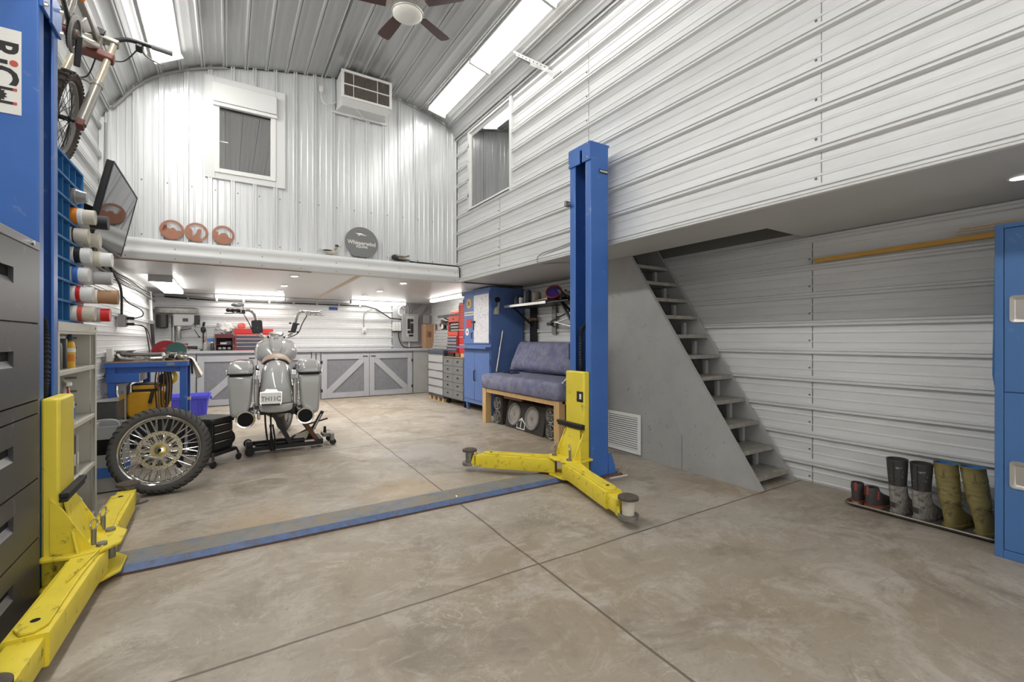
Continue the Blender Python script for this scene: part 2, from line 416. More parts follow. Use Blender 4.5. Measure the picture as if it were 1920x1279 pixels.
# ================================================================= ROOM SHELL
XL, XR, XM = -1.12, 4.17, 2.965       # left wall, right wall, loft-side (mezzanine) wall
YB, YU, YF = 10.3, 6.28, -2.4         # rear wall under the loft, upper rear wall, unseen front, left open for fill light
ZS = 2.07                             # soffit height
class Path:
    def __init__(s, pts):
        s.p = [Vector(q) for q in pts]; s.l = [0.0]
        for a, b in zip(s.p, s.p[1:]): s.l.append(s.l[-1] + (b - a).length)
        s.L = s.l[-1]
    def at(s, t):
        t = min(max(t, 0), s.L)
        for i in range(len(s.p) - 1):
            if t <= s.l[i + 1] + 1e-9: break
        a, b = s.p[i], s.p[i + 1]; k = (t - s.l[i]) / max(1e-9, s.l[i + 1] - s.l[i])
        f = lambda j: (s.p[min(j + 1, len(s.p) - 1)] - s.p[max(j - 1, 0)]).normalized()
        d = f(i).lerp(f(i + 1), k).normalized()
        return a.lerp(b, k), Vector((-d.y, d.x))
def corr_profile(path, pitch, phase, t0=0.0, t1=None, h=0.030, hm=0.004, flip=1):
    t1 = path.L if t1 is None else t1
    ev = {t0: 0.0, t1: 0.0}; k = int((t0 - phase) / pitch) - 2
    while phase + k * pitch < t1 + pitch:
        c = phase + k * pitch
        for d, v in ((-.027, 0), (-.020, h), (-.005, h), (-.003, h - .011), (.003, h - .011), (.005, h), (.020, h), (.027, 0)): ev[c + d] = v
        for q in (1 / 3., 2 / 3.):
            for d, v in ((-.010, 0), (-.004, hm), (.004, hm), (.010, 0)): ev[c + q * pitch + d] = v
        k += 1
    for v in path.l:
        if all(abs(v - e) > .006 for e in ev): ev[v] = None
    ks = sorted(t for t in ev if t0 - 1e-6 <= t <= t1 + 1e-6)
    out = []; 
    for t in ks:
        p, n = path.at(t); hv = ev[t] if ev[t] is not None else 0.0
        out.append((p + n * hv * flip, t))
    return [o[0] for o in out]
def corr_sheet(mb, prof, fn, e0, e1, thick=None):
    lo = lambda q, e: fn(q, e(q) if callable(e) else e)
    mb.grid([[lo(q, e0) for q in prof], [lo(q, e1) for q in prof]]); return mb

# floor: one slab
struct('floor', MB().box(XL - .1, XR + .1, YF - 1.5, YB + .1, -0.15, 0.0), 'concrete')

# ---- quonset arch: left wall, ceiling, loft-side wall
ARCH = [(-1.12, 3.20), (-1.118, 3.35), (-1.10, 3.50), (-1.04, 3.63), (-0.925, 3.80), (-0.80, 3.965), (-0.66, 4.09), (-0.47, 4.205), (-0.25, 4.305), (-0.02, 4.38), (0.41, 4.48), (0.78, 4.555), (1.18, 4.62), (1.5, 4.64), (1.96, 4.605), (2.24, 4.555), (2.47, 4.505), (2.64, 4.455), (2.76, 4.40), (2.86, 4.32), (2.93, 4.22), (2.965, 4.10)]
A3 = [Vector((q[0], q[1], 0)) for q in ARCH]
ap = Path([(q.x, q.y) for q in spline(A3, 3)])
alongY = lambda q, y: (q.x, y, q.y)
mb = MB(); corr_sheet(mb, corr_profile(ap, 0.2215, ap.l[min(range(len(ap.p)), key=lambda i: abs(ap.p[i].x - .413))], h=.022, hm=.002, flip=-1), alongY, YF, YB)
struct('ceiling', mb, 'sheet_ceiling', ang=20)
lp = Path([(XL, 0.0), (XL, 3.20)])
mb = MB(); corr_sheet(mb, corr_profile(lp, 0.2286, 0.13, flip=-1), alongY, YF, YB)
struct('wall_left', mb, 'sheet', ang=20)
# loft-side wall with a window opening
WY0, WY1, WZ0, WZ1 = 4.745, 5.84, 3.07, 4.15
mp_ = Path([(XM, ZS - .005), (XM, 4.10)])
mb = MB()
for a, b, t0, t1 in ((YF, WY0, 0, None), (WY1, YU + .02, 0, None), (WY0, WY1, 0, WZ0 - ZS + .005)):
    corr_sheet(mb, corr_profile(mp_, 0.2345, 0.03, t0, t1, h=.030, hm=.004, flip=1), alongY, a, b)
struct('wall_mezzanine', mb, 'sheet', ang=20)
# screws of the sheets on the loft-side wall: rows at the sheet laps
mb = MB()
for y in (1.33, 3.36, 5.05, 0.2):
    for k in range(9):
        z = ZS + .03 + .2345 * k + .055
        if z > 4.0 or (WY0 - .06 < y < WY1 + .06 and z > WZ0 - .08): continue
        mb.lathe([(.0075, 0), (.0075, .004), (.004, .008)], 8, frame((XM - .001, y, z), (0, 1, 0), (0, 0, 1)) @ RX(180))
    mb.box(XM - .0035, XM + .001, y - .03, y - .0275, ZS, 4.1 if not (WY0 < y < WY1) else WZ0 - .06)
struct('trim_5', mb, 'screw')
# right wall below the mezzanine; it runs on behind the mezzanine room
rp = Path([(XR, 0.0), (XR, 2.11)])
mb = MB(); corr_sheet(mb, corr_profile(rp, 0.2335, 0.171, flip=1), alongY, YF, YB)
struct('wall_right', mb, 'sheet', ang=20)
mb = MB()
for k in range(9): mb.lathe([(.0075, 0), (.0075, .004), (.004, .008)], 8, frame((XR - .001, 1.92, .05 + .2286 * k), (0, 1, 0), (0, 0, 1)) @ RX(180))
mb.box(XR - .004, XR + .002, 1.895, 1.899, 0, 2.1)
struct('trim_6', mb, 'screw')
struct('wall_right_upper', MB().box(XR, XR + .05, YF, YB, 2.11, 3.45), 'shaft_grey')
struct('ceiling_mezzanine', MB().hexa([(XM, YF, 4.10), (XR + .05, YF, 3.45), (XR + .05, YB, 3.45), (XM, YB, 4.10), (XM, YF, 4.15), (XR + .05, YF, 3.5), (XR + .05, YB, 3.5), (XM, YB, 4.15)]), 'ply_wall')
# upper rear wall, vertical sheets, window opening
BX0, BX1, BZ0, BZ1 = -0.085, 0.475, 3.165, 3.945
bp_ = Path([(-1.14, 0.0), (3.0, 0.0)])
def archz(x):
    pts = ap.p
    for a, b in zip(pts, pts[1:]):
        if a.x <= x <= b.x and b.x > a.x: return a.y + (b.y - a.y) * (x - a.x) / (b.x - a.x)
    return 4.1 if x > 1 else 3.45
upZ = lambda q, z: (q.x, YU + q.y, z)
mb = MB(); pf = corr_profile(bp_, 0.2225, 1.14 - 0.829, flip=-1)
def clip(pf, a, b): return [q for q in pf if a - 1e-6 <= q.x <= b + 1e-6]
top = lambda q: archz(q.x) + .03
corr_sheet(mb, clip(pf, -2, BX0), upZ, 2.2, top); corr_sheet(mb, clip(pf, BX1, 4), upZ, 2.2, top)
mid = [Vector((BX0, 0))] + clip(pf, BX0, BX1) + [Vector((BX1, 0))]
corr_sheet(mb, mid, upZ, 2.2, BZ0); corr_sheet(mb, mid, upZ, BZ1, top)
for a, b in ((clip(pf, -2, BX0)[-1], Vector((BX0, 0))), (Vector((BX1, 0)), clip(pf, BX1, 4)[0])):
    corr_sheet(mb, [a, b], upZ, 2.2, top)
struct('wall_back_upper', mb, 'sheet_up', ang=20)
mb = MB()
for k in range(17):
    for z in (2.34, 2.93):
        x = -1.0 + .2225 * k
        mb.lathe([(.007, 0), (.007, .004), (.004, .008)], 8, frame((x, YU - .001, z), (1, 0, 0), (0, 0, 1)))
struct('trim_7', mb, 'screw')
# loft: ledge at its edge (corrugated sheet laid along the edge), soffit under it
lp2 = [(6.275, 2.30), (6.20, 2.285), (6.185, 2.275), (6.175, 2.235), (6.185, 2.215), (6.185, 2.165), (6.17, 2.15), (6.17, 2.12), (6.185, 2.105), (6.185, 2.065), (6.20, 2.05), (6.275, 2.05)]
mb = MB().rings([[(x, y, z) for y, z in lp2] for x in (XL + .002, XM - .002)]); struct('trim_1', mb, 'trim_white', ang=50)
mb = MB()
for k in range(10):
    for z, y in ((2.19, 6.184), (2.085, 6.184)):
        mb.lathe([(.006, 0), (.006, .003), (.003, .007)], 8, frame((-.9 + .42 * k, y, z), (1, 0, 0), (0, 0, 1)))
struct('trim_8', mb, 'screw')
struct('trim_9', MB().box(XL + .01, 0.9, 6.172, 6.19, 2.042, 2.05), 'rust')
struct('soffit_loft', MB().box(XL, XR, 6.20, YB, 2.055, 2.09), 'soffit_loft')
struct('trim_10', MB().hexa([(1.47, 6.22, 2.046), (1.53, 6.22, 2.046), (1.60, 10.2, 2.046), (1.54, 10.2, 2.046), (1.47, 6.22, 2.056), (1.53, 6.22, 2.056), (1.60, 10.2, 2.056), (1.54, 10.2, 2.056)]), 'wood_pale')
# mezzanine floor with the stair opening
HX0, HX1, HY0, HY1 = 3.577, XR, 1.955, 4.0
mb = MB()
mb.box(XM + .02, HX0, YF, 6.20, ZS, ZS + .2); mb.box(HX0, XR, YF, HY0, ZS, ZS + .2); mb.box(HX0, XR, HY1, 6.20, ZS, ZS + .2)
struct('soffit_mezzanine', mb, 'soffit')
struct('trim_2', MB().box(XM - .024, XM + .01, YF, 6.185, ZS - .012, ZS + .022).box(XM - .012, XM + .01, YF, 6.185, ZS + .022, ZS + .05), 'trim_white', bev=.003)
# rear wall under the loft: horizontal sheets, then grey painted plywood at the panel end
rw = Path([(YB, 0.0), (YB, 2.06)])
mb = MB(); corr_sheet(mb, corr_profile(Path([(0, 0.98), (0, 2.055)]), 0.197, 0.278, flip=1), lambda q, x: (x, YB + q.x, q.y), XL, 3.22)
struct('wall_back', mb, 'sheet', ang=20)
struct('wall_back_panel', MB().box(3.20, XR, YB, YB + .06, 0, 2.055).box(XL, 3.25, YB + .01, YB + .06, 0, 1.0), 'ply_wall')
# corner posts
struct('trim_3', MB().box(XL + .001, XL + .045, YU - .05, YU - .005, 2.3, 3.5), 'trim_white', bev=.004)
struct('trim_4', MB().box(XM - .045, XM - .001, YU - .03, YU - .002, 2.28, 4.18), 'trim_white', bev=.004)

# ---- upper rear window with a roller shutter box
mb = MB(); y0 = YU - .032
mb.box(-.212, BX0 - .03, y0, YU + .01, 3.06, 4.235).box(BX1 + .03, .615, y0, YU + .01, 3.06, 4.235).box(BX0 - .03, BX1 + .03, y0, YU + .01, 3.06, BZ0 - .03).box(BX0 - .03, BX1 + .03, y0, YU + .01, 4.14, 4.235)
win = struct('window_1', mb, 'trim_white', bev=.003)
mb = MB(); a, b, c, d = BX0 - .035, BX1 + .035, BZ0 - .035, 3.96
mb.box(a, BX0 + .015, y0 - .012, YU + .03, c, d).box(BX1 - .02, b, y0 - .012, YU + .03, c, d).box(BX0 + .015, BX1 - .02, y0 - .012, YU + .03, c, BZ0 + .015)
part('window_frame', mb, 'white_plastic', win, bev=.003)
part('shutter_box', MB().box(a - .01, b + .01, YU - .085, YU, 3.93, 4.15), 'trim_white', win, bev=.008)
part('shutter_rail', MB().box(a - .012, b + .012, YU - .07, YU - .02, 3.89, 3.928), 'white_plastic', win, bev=.004)
part('pane', MB().box(BX0 + .015, BX1 - .02, YU + .005, YU + .011, BZ0 + .015, 3.93), 'glass_back', win, label='dark reflecting glass pane')
part('sash_line', MB().box(BX0 + .015, BX0 + .1, YU - .001, YU + .004, 3.50, 3.51), 'white_plastic', win)
# the dark room behind
struct('wall_loft_room', MB().box(XL, XM, 8.4, 8.45, 2.1, 4.6).box(XL, XM, YU + .1, 8.45, 2.09, 2.1), 'ply_wall')
# ---- window in the loft-side wall
mb = MB(); e = .05
mb.box(XM - .034, XM + .02, WY0 - e, WY0, WZ0 - e, WZ1 + e * .7).box(XM - .03, XM + .02, WY1, WY1 + e, WZ0 - e, WZ1 + e * .7).box(XM - .03, XM + .02, WY0, WY1, WZ0 - e, WZ0).box(XM - .03, XM + .02, WY0, WY1, WZ1, WZ1 + e * .7)
win2 = struct('window_2', mb, 'trim_white', bev=.003)
part('pane', MB().box(XM + .004, XM + .010, WY0, WY1, WZ0, WZ1), 'glass_side', win2, label='large reflecting glass pane')
part('stop_bead', MB().box(XM - .012, XM + .004, WY1 - .03, WY1, WZ0, WZ1).box(XM - .012, XM + .004, WY0, WY1 - .03, WZ0, WZ0 + .02), 'white_plastic', win2)
struct('wall_mezzanine_room', MB().box(3.9, 3.95, 4.3, 6.6, 2.27, 3.6).box(XM + .05, 3.95, 6.3, 6.35, 2.27, 3.9), 'sheet')

# ---- unseen wall behind the camera, its opening shaped to let in fill light
struct('wall_front', MB().box(XL, -0.9, YF - .1, YF, 0, 3.4).box(XL, XM, YF - .1, YF, 3.4, 4.7).box(3.9, XR, YF - .1, YF, 0, 3.4), 'sheet')

# ---- louvred vent grille in the stair side panel
t = thing('vent_grille', 'white louvred vent grille low in the grey stair side panel', 'vent', (3.545, 3.42, .02))
y0, y1, z0, z1 = 3.205, 3.70, .03, .435; e = .035
mb = MB().box(3.532, 3.55, y0, y0 + e, z0, z1).box(3.532, 3.55, y1 - e, y1, z0, z1).box(3.532, 3.55, y0 + e, y1 - e, z0, z0 + e).box(3.532, 3.55, y0 + e, y1 - e, z1 - e, z1)
part('frame', mb, 'white_plastic', t, bev=.003)
mb = MB(); n = 15
for k in range(n):
    z = z0 + e + (z1 - z0 - 2 * e) * (k + .5) / n
    mb.hexa([(3.534, y0 + e, z - .007), (3.547, y0 + e, z + .003), (3.547, y1 - e, z + .003), (3.534, y1 - e, z - .007), (3.534, y0 + e, z - .004), (3.547, y0 + e, z + .006), (3.547, y1 - e, z + .006), (3.534, y1 - e, z - .004)])
part('louvre_slats', mb, 'white_plastic', t)
part('backing', MB().box(3.549, 3.551, y0 + e, y1 - e, z0 + e, z1 - e), 'dark_hole', t)

struct('stair_blocker', MB().box(3.575, XR - .03, 4.012, 4.03, 0, ZS), 'shaft_grey')  # unseen panel added to darken the gaps between the treads
# ================================================================= STAIRS
t = thing('staircase', 'steep open-riser grey wooden staircase against the right wall', 'stairs', (3.85, 2.7, 0))
def sy(z): return 1.99 + .662 * z         # front edge line of the flight
SX0, SX1 = 3.552, 4.12
side = lambda poly, x0, x1: MB().rings([[(x, y, z) for y, z in poly] for x in (x0, x1)])
part('stringer', side([(sy(0) , 0), (sy(2.069), 2.069), (sy(2.069) + .52, 2.069), (sy(0) + .52, 0)], SX0, SX0 + .03), 'ply_grey', t, bev=.002)
part('stringer', side([(sy(0) + .02, 0), (sy(2.2) + .02, 2.2), (sy(2.2) + .36, 2.2), (sy(0) + .36, 0)], SX1 - .03, SX1), 'ply_grey', t, bev=.002)
part('side_panel', side([(sy(0) + .523, 0), (sy(2.069) + .523, 2.069), (4.03, 2.069), (4.03, 0)], SX0 + .004, SX0 + .022), 'ply_grey', t)
part('panel_seam', MB().box(SX0 + .002, SX0 + .006, 2.72, 2.725, 0.0, .32), 'shaft_grey', t)
part('edge_strip', side([(sy(0) - .012, 0.01), (sy(2.069) - .012, 2.069), (sy(2.069) + .004, 2.069), (sy(0) + .004, 0.01)], SX0 - .004, SX0 + .034), 'ply_grey', t)
for z in (.085, .269, .468, .66, .863, 1.055, 1.25, 1.44, 1.62, 1.80, 1.985):
    y = sy(z) + .005
    part('tread', MB().box(SX0 + .031, SX1 - .031, y, y + .25, z - .036, z), 'tread', t, bev=.004)
for k in range(10):
    z = .08 + .19 * k; y = sy(z) + .24
    part('riser_cleat', MB().box(SX1 - .12, SX1 - .08, y, y + .03, z, z + .155), 'ply_grey', t)
# ================================================================= LIGHT FITTINGS
def wrap_light(loc, L, wd, normal, label, group, two=False, mat_='lamp'):
    """surface wrap-around fluorescent fitting running along Y, its lens facing along normal"""
    n = Vector(normal).normalized(); x = Vector((0, 1, 0)); m = frame(loc, n.cross(x) * -1, x)   # local y along the fitting, z out of the lens
    zax = m.to_3x3() @ Vector((0, 0, 1))
    if zax.dot(n) < 0: m = m @ RY(180)
    t = thing('ceiling_light', label, 'lamp', loc, group=group)
    part('housing', MB().rings([[m @ Vector((a, y, b)) for a, b in ((-wd / 2, -.045), (wd / 2, -.045), (wd / 2, -.01), (-wd / 2, -.01))] for y in (-L / 2, L / 2)]), 'trim_white', t)
    if two:
        for s in (-1, 1):
            c = s * wd * .26; q = wd * .21
            part('lens', MB().rings([[m @ Vector((c + a, y, b)) for a, b in ((-q, -.008), (q, -.008), (q * .8, .028), (-q * .8, .028))] for y in (-L / 2 + .02, L / 2 - .02)]), mat_, t, bev=.004)
    else:
        part('lens', MB().rings([[m @ Vector((a, y, b)) for a, b in ((-wd / 2 + .01, -.009), (wd / 2 - .01, -.009), (wd / 2 - .03, .032), (-wd / 2 + .03, .032))] for y in (-L / 2 + .012, L / 2 - .012)]), mat_, t, bev=.004)
    for y in (-L / 2, L / 2): part('end_cap', MB().box(-wd / 2 - .003, wd / 2 + .003, y - .012, y + .012, -.046, .036, m), 'trim_white', t, bev=.002)
    return t
nr = (-.22, 0, -1)
wrap_light((2.54, 5.42, 4.445), 1.28, .26, nr, 'farthest bright ceiling light on right slope, near the rear wall', 'fluorescent ceiling lights')
wrap_light((2.55, 4.13, 4.44), 1.28, .27, nr, 'middle twin-tube ceiling light on the right slope above the bracket', 'fluorescent ceiling lights', True)
wrap_light((2.55, 2.84, 4.44), 1.28, .27, nr, 'ceiling light on the right slope nearest the open front', 'fluorescent ceiling lights', True)
nl = (.58, 0, -1)
LL = 'lamp_left'
wrap_light((-.52, 5.28, 4.125), 1.25, .27, nl, 'bright ceiling light on left slope beyond the bicycle handlebar', 'fluorescent ceiling lights', mat_=LL)
wrap_light((-.52, 4.0, 4.125), 1.25, .27, nl, 'left slope ceiling light above the hanging bicycle', 'fluorescent ceiling lights', mat_=LL)
wrap_light((-.52, 2.72, 4.125), 1.25, .27, nl, 'unseen added light on left slope over the left lift post', 'fluorescent ceiling lights', mat_=LL)  # out-of-view fitting added to the row to brighten the lower right wall
wrap_light((-.52, 1.44, 4.125), 1.25, .27, nl, 'left slope ceiling light over the filing cabinet', 'fluorescent ceiling lights', mat_=LL)
wrap_light((-.52, 0.16, 4.125), 1.25, .27, nl, 'unseen added light on left slope nearest the open front', 'fluorescent ceiling lights', mat_=LL)  # also out of view, added for more light on the right side
# square-section wrap fitting under the loft, at the left wall
t = thing('ceiling_light', 'boxy white wrap light under the loft above the workbench', 'lamp', (-.74, 8.45, 2.05), group='lights under the loft')
part('housing', MB().box(-.86, -.62, 7.55, 9.35, 2.02, 2.054), 'trim_white', t)
part('lens', MB().box(-.865, -.615, 7.56, 9.34, 1.965, 2.018), 'lamp_strip', t, bev=.008)
for q in ((-.87, -.61, 7.545, 7.56, 1.962, 2.052), (-.87, -.61, 9.34, 9.355, 1.962, 2.052)): part('end_cap', MB().box(*q), 'grey_plastic', t)
for x0, x1, lb in ((-.2, .99, 'left strip light under the loft along the rear wall'), (2.25, 3.47, 'strip light along the rear wall left of the breaker panel')):
    t = thing('strip_light', lb, 'lamp', ((x0 + x1) / 2, 10.1, 2.05), group='strip lights along the rear wall')
    part('housing', MB().box(x0, x1, 10.05, 10.17, 2.035, 2.054), 'trim_white', t)
    part('tube', MB().box(x0 + .02, x1 - .02, 10.06, 10.16, 1.985, 2.033), 'lamp_strip', t, bev=.012)
    for q in ((x0 - .003, x0 + .018, 10.05, 10.17, 1.98, 2.036), (x1 - .018, x1 + .003, 10.05, 10.17, 1.98, 2.036)): part('end_cap', MB().box(*q), 'grey_plastic', t)
t = thing('strip_light', 'strip light under the loft above the red tool chests', 'lamp', (3.66, 8.2, 2.05), group='lights under the loft')
part('housing', MB().box(3.60, 3.72, 7.45, 9.0, 2.035, 2.054), 'trim_white', t)
part('tube', MB().box(3.61, 3.71, 7.47, 8.98, 1.985, 2.033), 'lamp_strip', t, bev=.012)
for q in ((3.60, 3.72, 7.447, 7.468, 1.98, 2.036), (3.60, 3.72, 8.982, 9.003, 1.98, 2.036)): part('end_cap', MB().box(*q), 'grey_plastic', t)
ptl = {(0.77, 6.70): 'left front', (0.77, 7.97): 'left middle', (0.79, 8.85): 'left rear', (2.25, 6.66): 'right front', (2.27, 7.97): 'right middle', (2.27, 9.0): 'right rear'}
for (x, y), lb in ptl.items():
    t = thing('pot_light', 'small round recessed light, %s of the six under the loft' % lb, 'lamp', (x, y, 2.05), group='recessed lights under the loft')
    part('trim_ring', MB().torus(.05, .008, 24, 6, T(x, y, 2.052)), 'white_plastic', t)
    part('lens', MB().lathe([(.044, 2.049), (.044, 2.056)], 24, T(x, y, 0)), 'potlight', t)
    ld = bpy.data.lights.new('bulb', 'AREA'); ld.shape = 'DISK'; ld.size = .09; ld.energy = 16; ld.color = (1, .97, .92)
    lo = bpy.data.objects.new('bulb', ld); SC.collection.objects.link(lo); lo.parent = t; lo.location = (0, 0, -.004)
q = atZ(1916, 330, ZS)
t = thing('pot_light', 'small round recessed light in the soffit above the blue locker', 'lamp', (q.x, q.y, ZS - .005))
part('trim_ring', MB().torus(.05, .008, 24, 6, T(q.x, q.y, ZS - .004)), 'white_plastic', t)
part('lens', MB().lathe([(.044, ZS - .007), (.044, ZS)], 24, T(q.x, q.y, 0)), 'potlight', t)
# ================================================================= TWO-POST LIFT
CYM = 3.07                              # middle of the posts in depth
def lift(name, label, side, arms, loc):
    """side=+1: post at the right, open to the left. Everything is laid out for the right post and mirrored for the left one."""
    t = thing(name, label, 'car lift', loc)
    mx = (lambda x: x) if side > 0 else (lambda x: 1.9 - x)
    def BX(mb, x0, x1, *r): return mb.box(mx(x0), mx(x1), *r)
    H = 2.9; x0, x1, ya, yb = 2.632, 2.852, 2.932, 3.212; th = .012
    # folded C column with lips
    prof = [(x0, ya), (x1 - .02, ya), (x1, ya + .02), (x1, yb - .02), (x1 - .02, yb), (x0, yb), (x0, yb - .075), (x0 + th, yb - .075), (x0 + th, yb - th), (x1 - .024, yb - th), (x1 - th, yb - .026), (x1 - th, ya + .026), (x1 - .024, ya + th), (x0 + th, ya + th), (x0 + th, ya + .068), (x0, ya + .068)]
    part('column', MB().rings([[(mx(x), y, z) for x, y in prof] for z in (.016, H)]), 'lift_blue', t, bev=.007)
    part('top_cap', BX(MB(), x0 + .002, x1 - .002, ya + .002, yb - .002, H - .012, H + .004), 'lift_blue', t, bev=.003)
    a = part('header_plate', BX(BX(BX(MB(), x0 - .014, x0, ya - .004, ya + .10, H - .16, H - .002), x0 - .014, x0, ya + .13, yb + .004, H - .16, H - .002), x0 - .014, x0, ya + .10, ya + .13, H - .05, H - .002), 'lift_blue', t, bev=.003)
    for y in (ya + .022, yb - .022):
        for z in (H - .025, H - .135):
            part('bolt', MB().bar((mx(x0 - .014), y, z), (mx(x0 - .026), y, z), .011, .009, 8), 'chrome', a)
    # base plate and gusset
    part('base_plate', BX(MB(), 2.56, 2.98, 2.90, 3.30, 0, .016), 'rust', t, bev=.003)
    for y in (2.925, 3.205):
        part('anchor_bolt', MB().bar((mx(2.945), y, .0), (mx(2.945), y, .055), .009).bar((mx(2.945), y, .016), (mx(2.945), y, .03), .016, .016, 6), 'steel_dull', t)
    part('gusset', MB().rings([[(mx(x), y, z) for x, z in ((x1 - .01, .016), (x1 + .09, .016), (x1 + .025, .20), (x1 - .01, .20))] for y in (ya + .004, ya + .016)]), 'lift_blue', t, bev=.002)
    part('gusset', MB().rings([[(mx(x), y, z) for x, z in ((x1 - .01, .016), (x1 + .09, .016), (x1 + .025, .20), (x1 - .01, .20))] for y in (yb - .016, yb - .004)]), 'lift_blue', t, bev=.002)
    # cable rod and corrugated hose inside the channel
    part('lift_cable', MB().bar((mx(2.67), 3.035, .9), (mx(2.67), 3.035, H - .15), .0055, n=8), 'steel', t)
    pts = [(2.70, 3.02, .90), (2.665, 3.075, .91), (2.65, 3.08, 1.0), (2.65, 3.08, 1.22), (2.66, 3.07, 1.30), (2.69, 3.045, 1.325), (2.71, 3.02, 1.30)]
    sp = spline([Vector((mx(p[0]), p[1], p[2])) for p in pts], 40)
    part('ribbed_hose', MB().tube(sp, .018, 8, rad=lambda q: .019 if int(q * 240) % 4 < 2 else .013), 'black_rubber', t, ang=60)
    # carriage
    c = part('carriage', BX(MB(), 2.565, x0 - .001, 2.945, 3.190, .16, .925), 'lift_yellow_clean', t, bev=.012)
    if side > 0: c_tag = part('tag', BX(MB(), 2.563, 2.566, 2.955, 3.035, .665, .755), 'black_plastic', c)
    if side > 0: part('tag_mark', BX(MB(), 2.561, 2.5635, 2.975, 3.0, .69, .735), 'paper', c)
    part('rubber_guard', MB().rings([[(mx(x), y, z) for x, y in ((2.53, 2.93), (2.566, 2.93), (2.566, 3.285), (2.535, 3.285))] for z in (.455, .478)]), 'black_rubber', t, bev=.004)
    part('guard_strip', MB().rings([[(mx(x), y, z) for x, y in ((2.535, 2.93), (2.566, 2.93), (2.566, 3.275), (2.54, 3.275))] for z in (.435, .453)]), 'black_rubber', t, bev=.004)
    for s, y in ((-1, 2.945), (1, 3.19)):
        part('carriage_gusset', MB().rings([[(mx(x), y + q, z) for x, z in ((2.60, .175), (2.44, .175), (2.555, .40), (2.60, .46))] for q in (-.006, .006)]), 'lift_yellow', t, bev=.002)
    part('face_gusset', MB().rings([[(mx(x0_ - q), y, z) for x0_, y, z in ((2.565, 2.99, .43), (2.565, 3.15, .43), (2.50, 3.235, .19), (2.50, 2.90, .19))] for q in (0, .012)]), 'lift_yellow', t, bev=.003)
    plate = [(2.63, 2.90), (2.52, 2.88), (2.41, 2.90), (2.35, 2.98), (2.35, 3.15), (2.41, 3.235), (2.52, 3.255), (2.63, 3.235)]
    for z, nm in ((.175, 'pivot_plate'), (.035, 'lower_plate')):
        part(nm, MB().rings([[(mx(x), y, zz) for x, y in plate] for zz in (z, z + .016)]), 'lift_yellow', t, bev=.004)
    part('pivot_block', BX(MB(), 2.52, 2.63, 2.95, 3.18, .05, .176), 'lift_yellow', t, bev=.004)
    for y in (2.965, 3.165):
        pn = part('pivot_pin', MB().bar((mx(2.42), y, .04), (mx(2.42), y, .205), .022, n=16), 'steel_dull', t)
        part('pin_lever', MB().bar((mx(2.455), y + .03, .19), (mx(2.455), y + .03, .265), .011, n=10), 'steel_dull', pn)
        part('pull_ring', MB().torus(.026, .004, 24, 6, T(mx(2.455), y + .03, .288) @ RY(90) @ RX(20)), 'steel', pn)
    # arms
    for (ax, ay), (bx, by), L1 in arms:
        a = Vector((ax, ay, 0)); b = Vector((bx, by, 0)); d = (b - a); L = d.length; d.normalize(); sd = Vector((-d.y, d.x, 0))
        m = Matrix(((d.x, sd.x, 0, ax), (d.y, sd.y, 0, ay), (0, 0, 1, 0), (0, 0, 0, 1)))
        l1 = L * L1
        o = MB(); hw = .062
        o.rings([[m @ Vector((x, y * (1.12 if x < .06 else 1), z)) for y, z in rrect(-hw, hw, .052, .172, .008, 2)] for x in (-.005, .055, .13, l1)])
        arm = part('lift_arm', o, 'lift_yellow', t, ang=30, bev=0)
        pl = [(0.02, -.05), (l1 * .5, -.046), (l1 * .96, -.044), (l1 * .96, .044), (l1 * .5, .046), (.02, .05)]
        part('arm_top_plate', MB().prism([(0.0, -.052), (l1 * .45, -.04), (l1 * .93, -.046), (l1 * .985, -.02), (l1 * .985, .02), (l1 * .93, .046), (l1 * .45, .04), (0.0, .052)], .1725, .184, m), 'lift_yellow', arm, bev=.003)
        part('plate_hole', MB().lathe([(.014, .1842), (.014, .1850)], 16, m @ T(l1 * .88, 0, 0)), 'dark_hole', arm)
        part('arm_rib', MB().beam(m @ Vector((.02, hw * .85, .188)), m @ Vector((l1 * .5, .012, .188)), .008, .018), 'lift_yellow', arm, bev=.002)
        e = MB(); hw2 = .05
        e.rings([[m @ Vector((x, y, z)) for y, z in rrect(-hw2, hw2, .062, .158, .006, 2)] for x in (l1 - .06, L - .055)])
        ext = part('arm_extension', e, 'lift_yellow', t, ang=30)
        part('pad_ring', MB().torus(.05, .01, 28, 6, m @ T(L, 0, .07), prof=[(.042, -.014), (.066, -.014), (.066, .014), (.042, .014)]), 'steel_dull', ext)
        part('ring_cheek', MB().rings([[m @ Vector((x, y, z)) for x, z in ((L - .075, .058), (L - .02, .058), (L - .05, .158), (L - .075, .158))] for y in (-.05, -.042)]), 'lift_yellow', ext)
        part('ring_cheek', MB().rings([[m @ Vector((x, y, z)) for x, z in ((L - .075, .058), (L - .02, .058), (L - .05, .158), (L - .075, .158))] for y in (.042, .05)]), 'lift_yellow', ext)
        p = part('pad_screw', MB().bar(m @ Vector((L, 0, .05)), m @ Vector((L, 0, .178)), .039, n=24), 'stone_beige' if by < 3 else 'steel_dull', t)
        part('lift_pad', MB().lathe([(.05, .176), (.066, .18), (.066, .196), (.05, .203)], 28, m @ T(L, 0, 0)), 'rubber_pad', p)
    return t
tR = lift('lift_post', 'blue two-post lift column on the right with two yellow arms swung open', 1,
     [((2.43, 2.965), (2.18, 2.075), .80), ((2.43, 3.165), (1.885, 3.735), .84)], (2.74, 3.07, 0))
tL = lift('lift_post', 'blue lift column at left edge of photo behind the dark filing cabinet', -1,
     [((-.565, 2.965), (-.60, 1.92), .71), ((-.575, 3.165), (-.585, 4.13), .80)], (-.84, 3.07, 0))
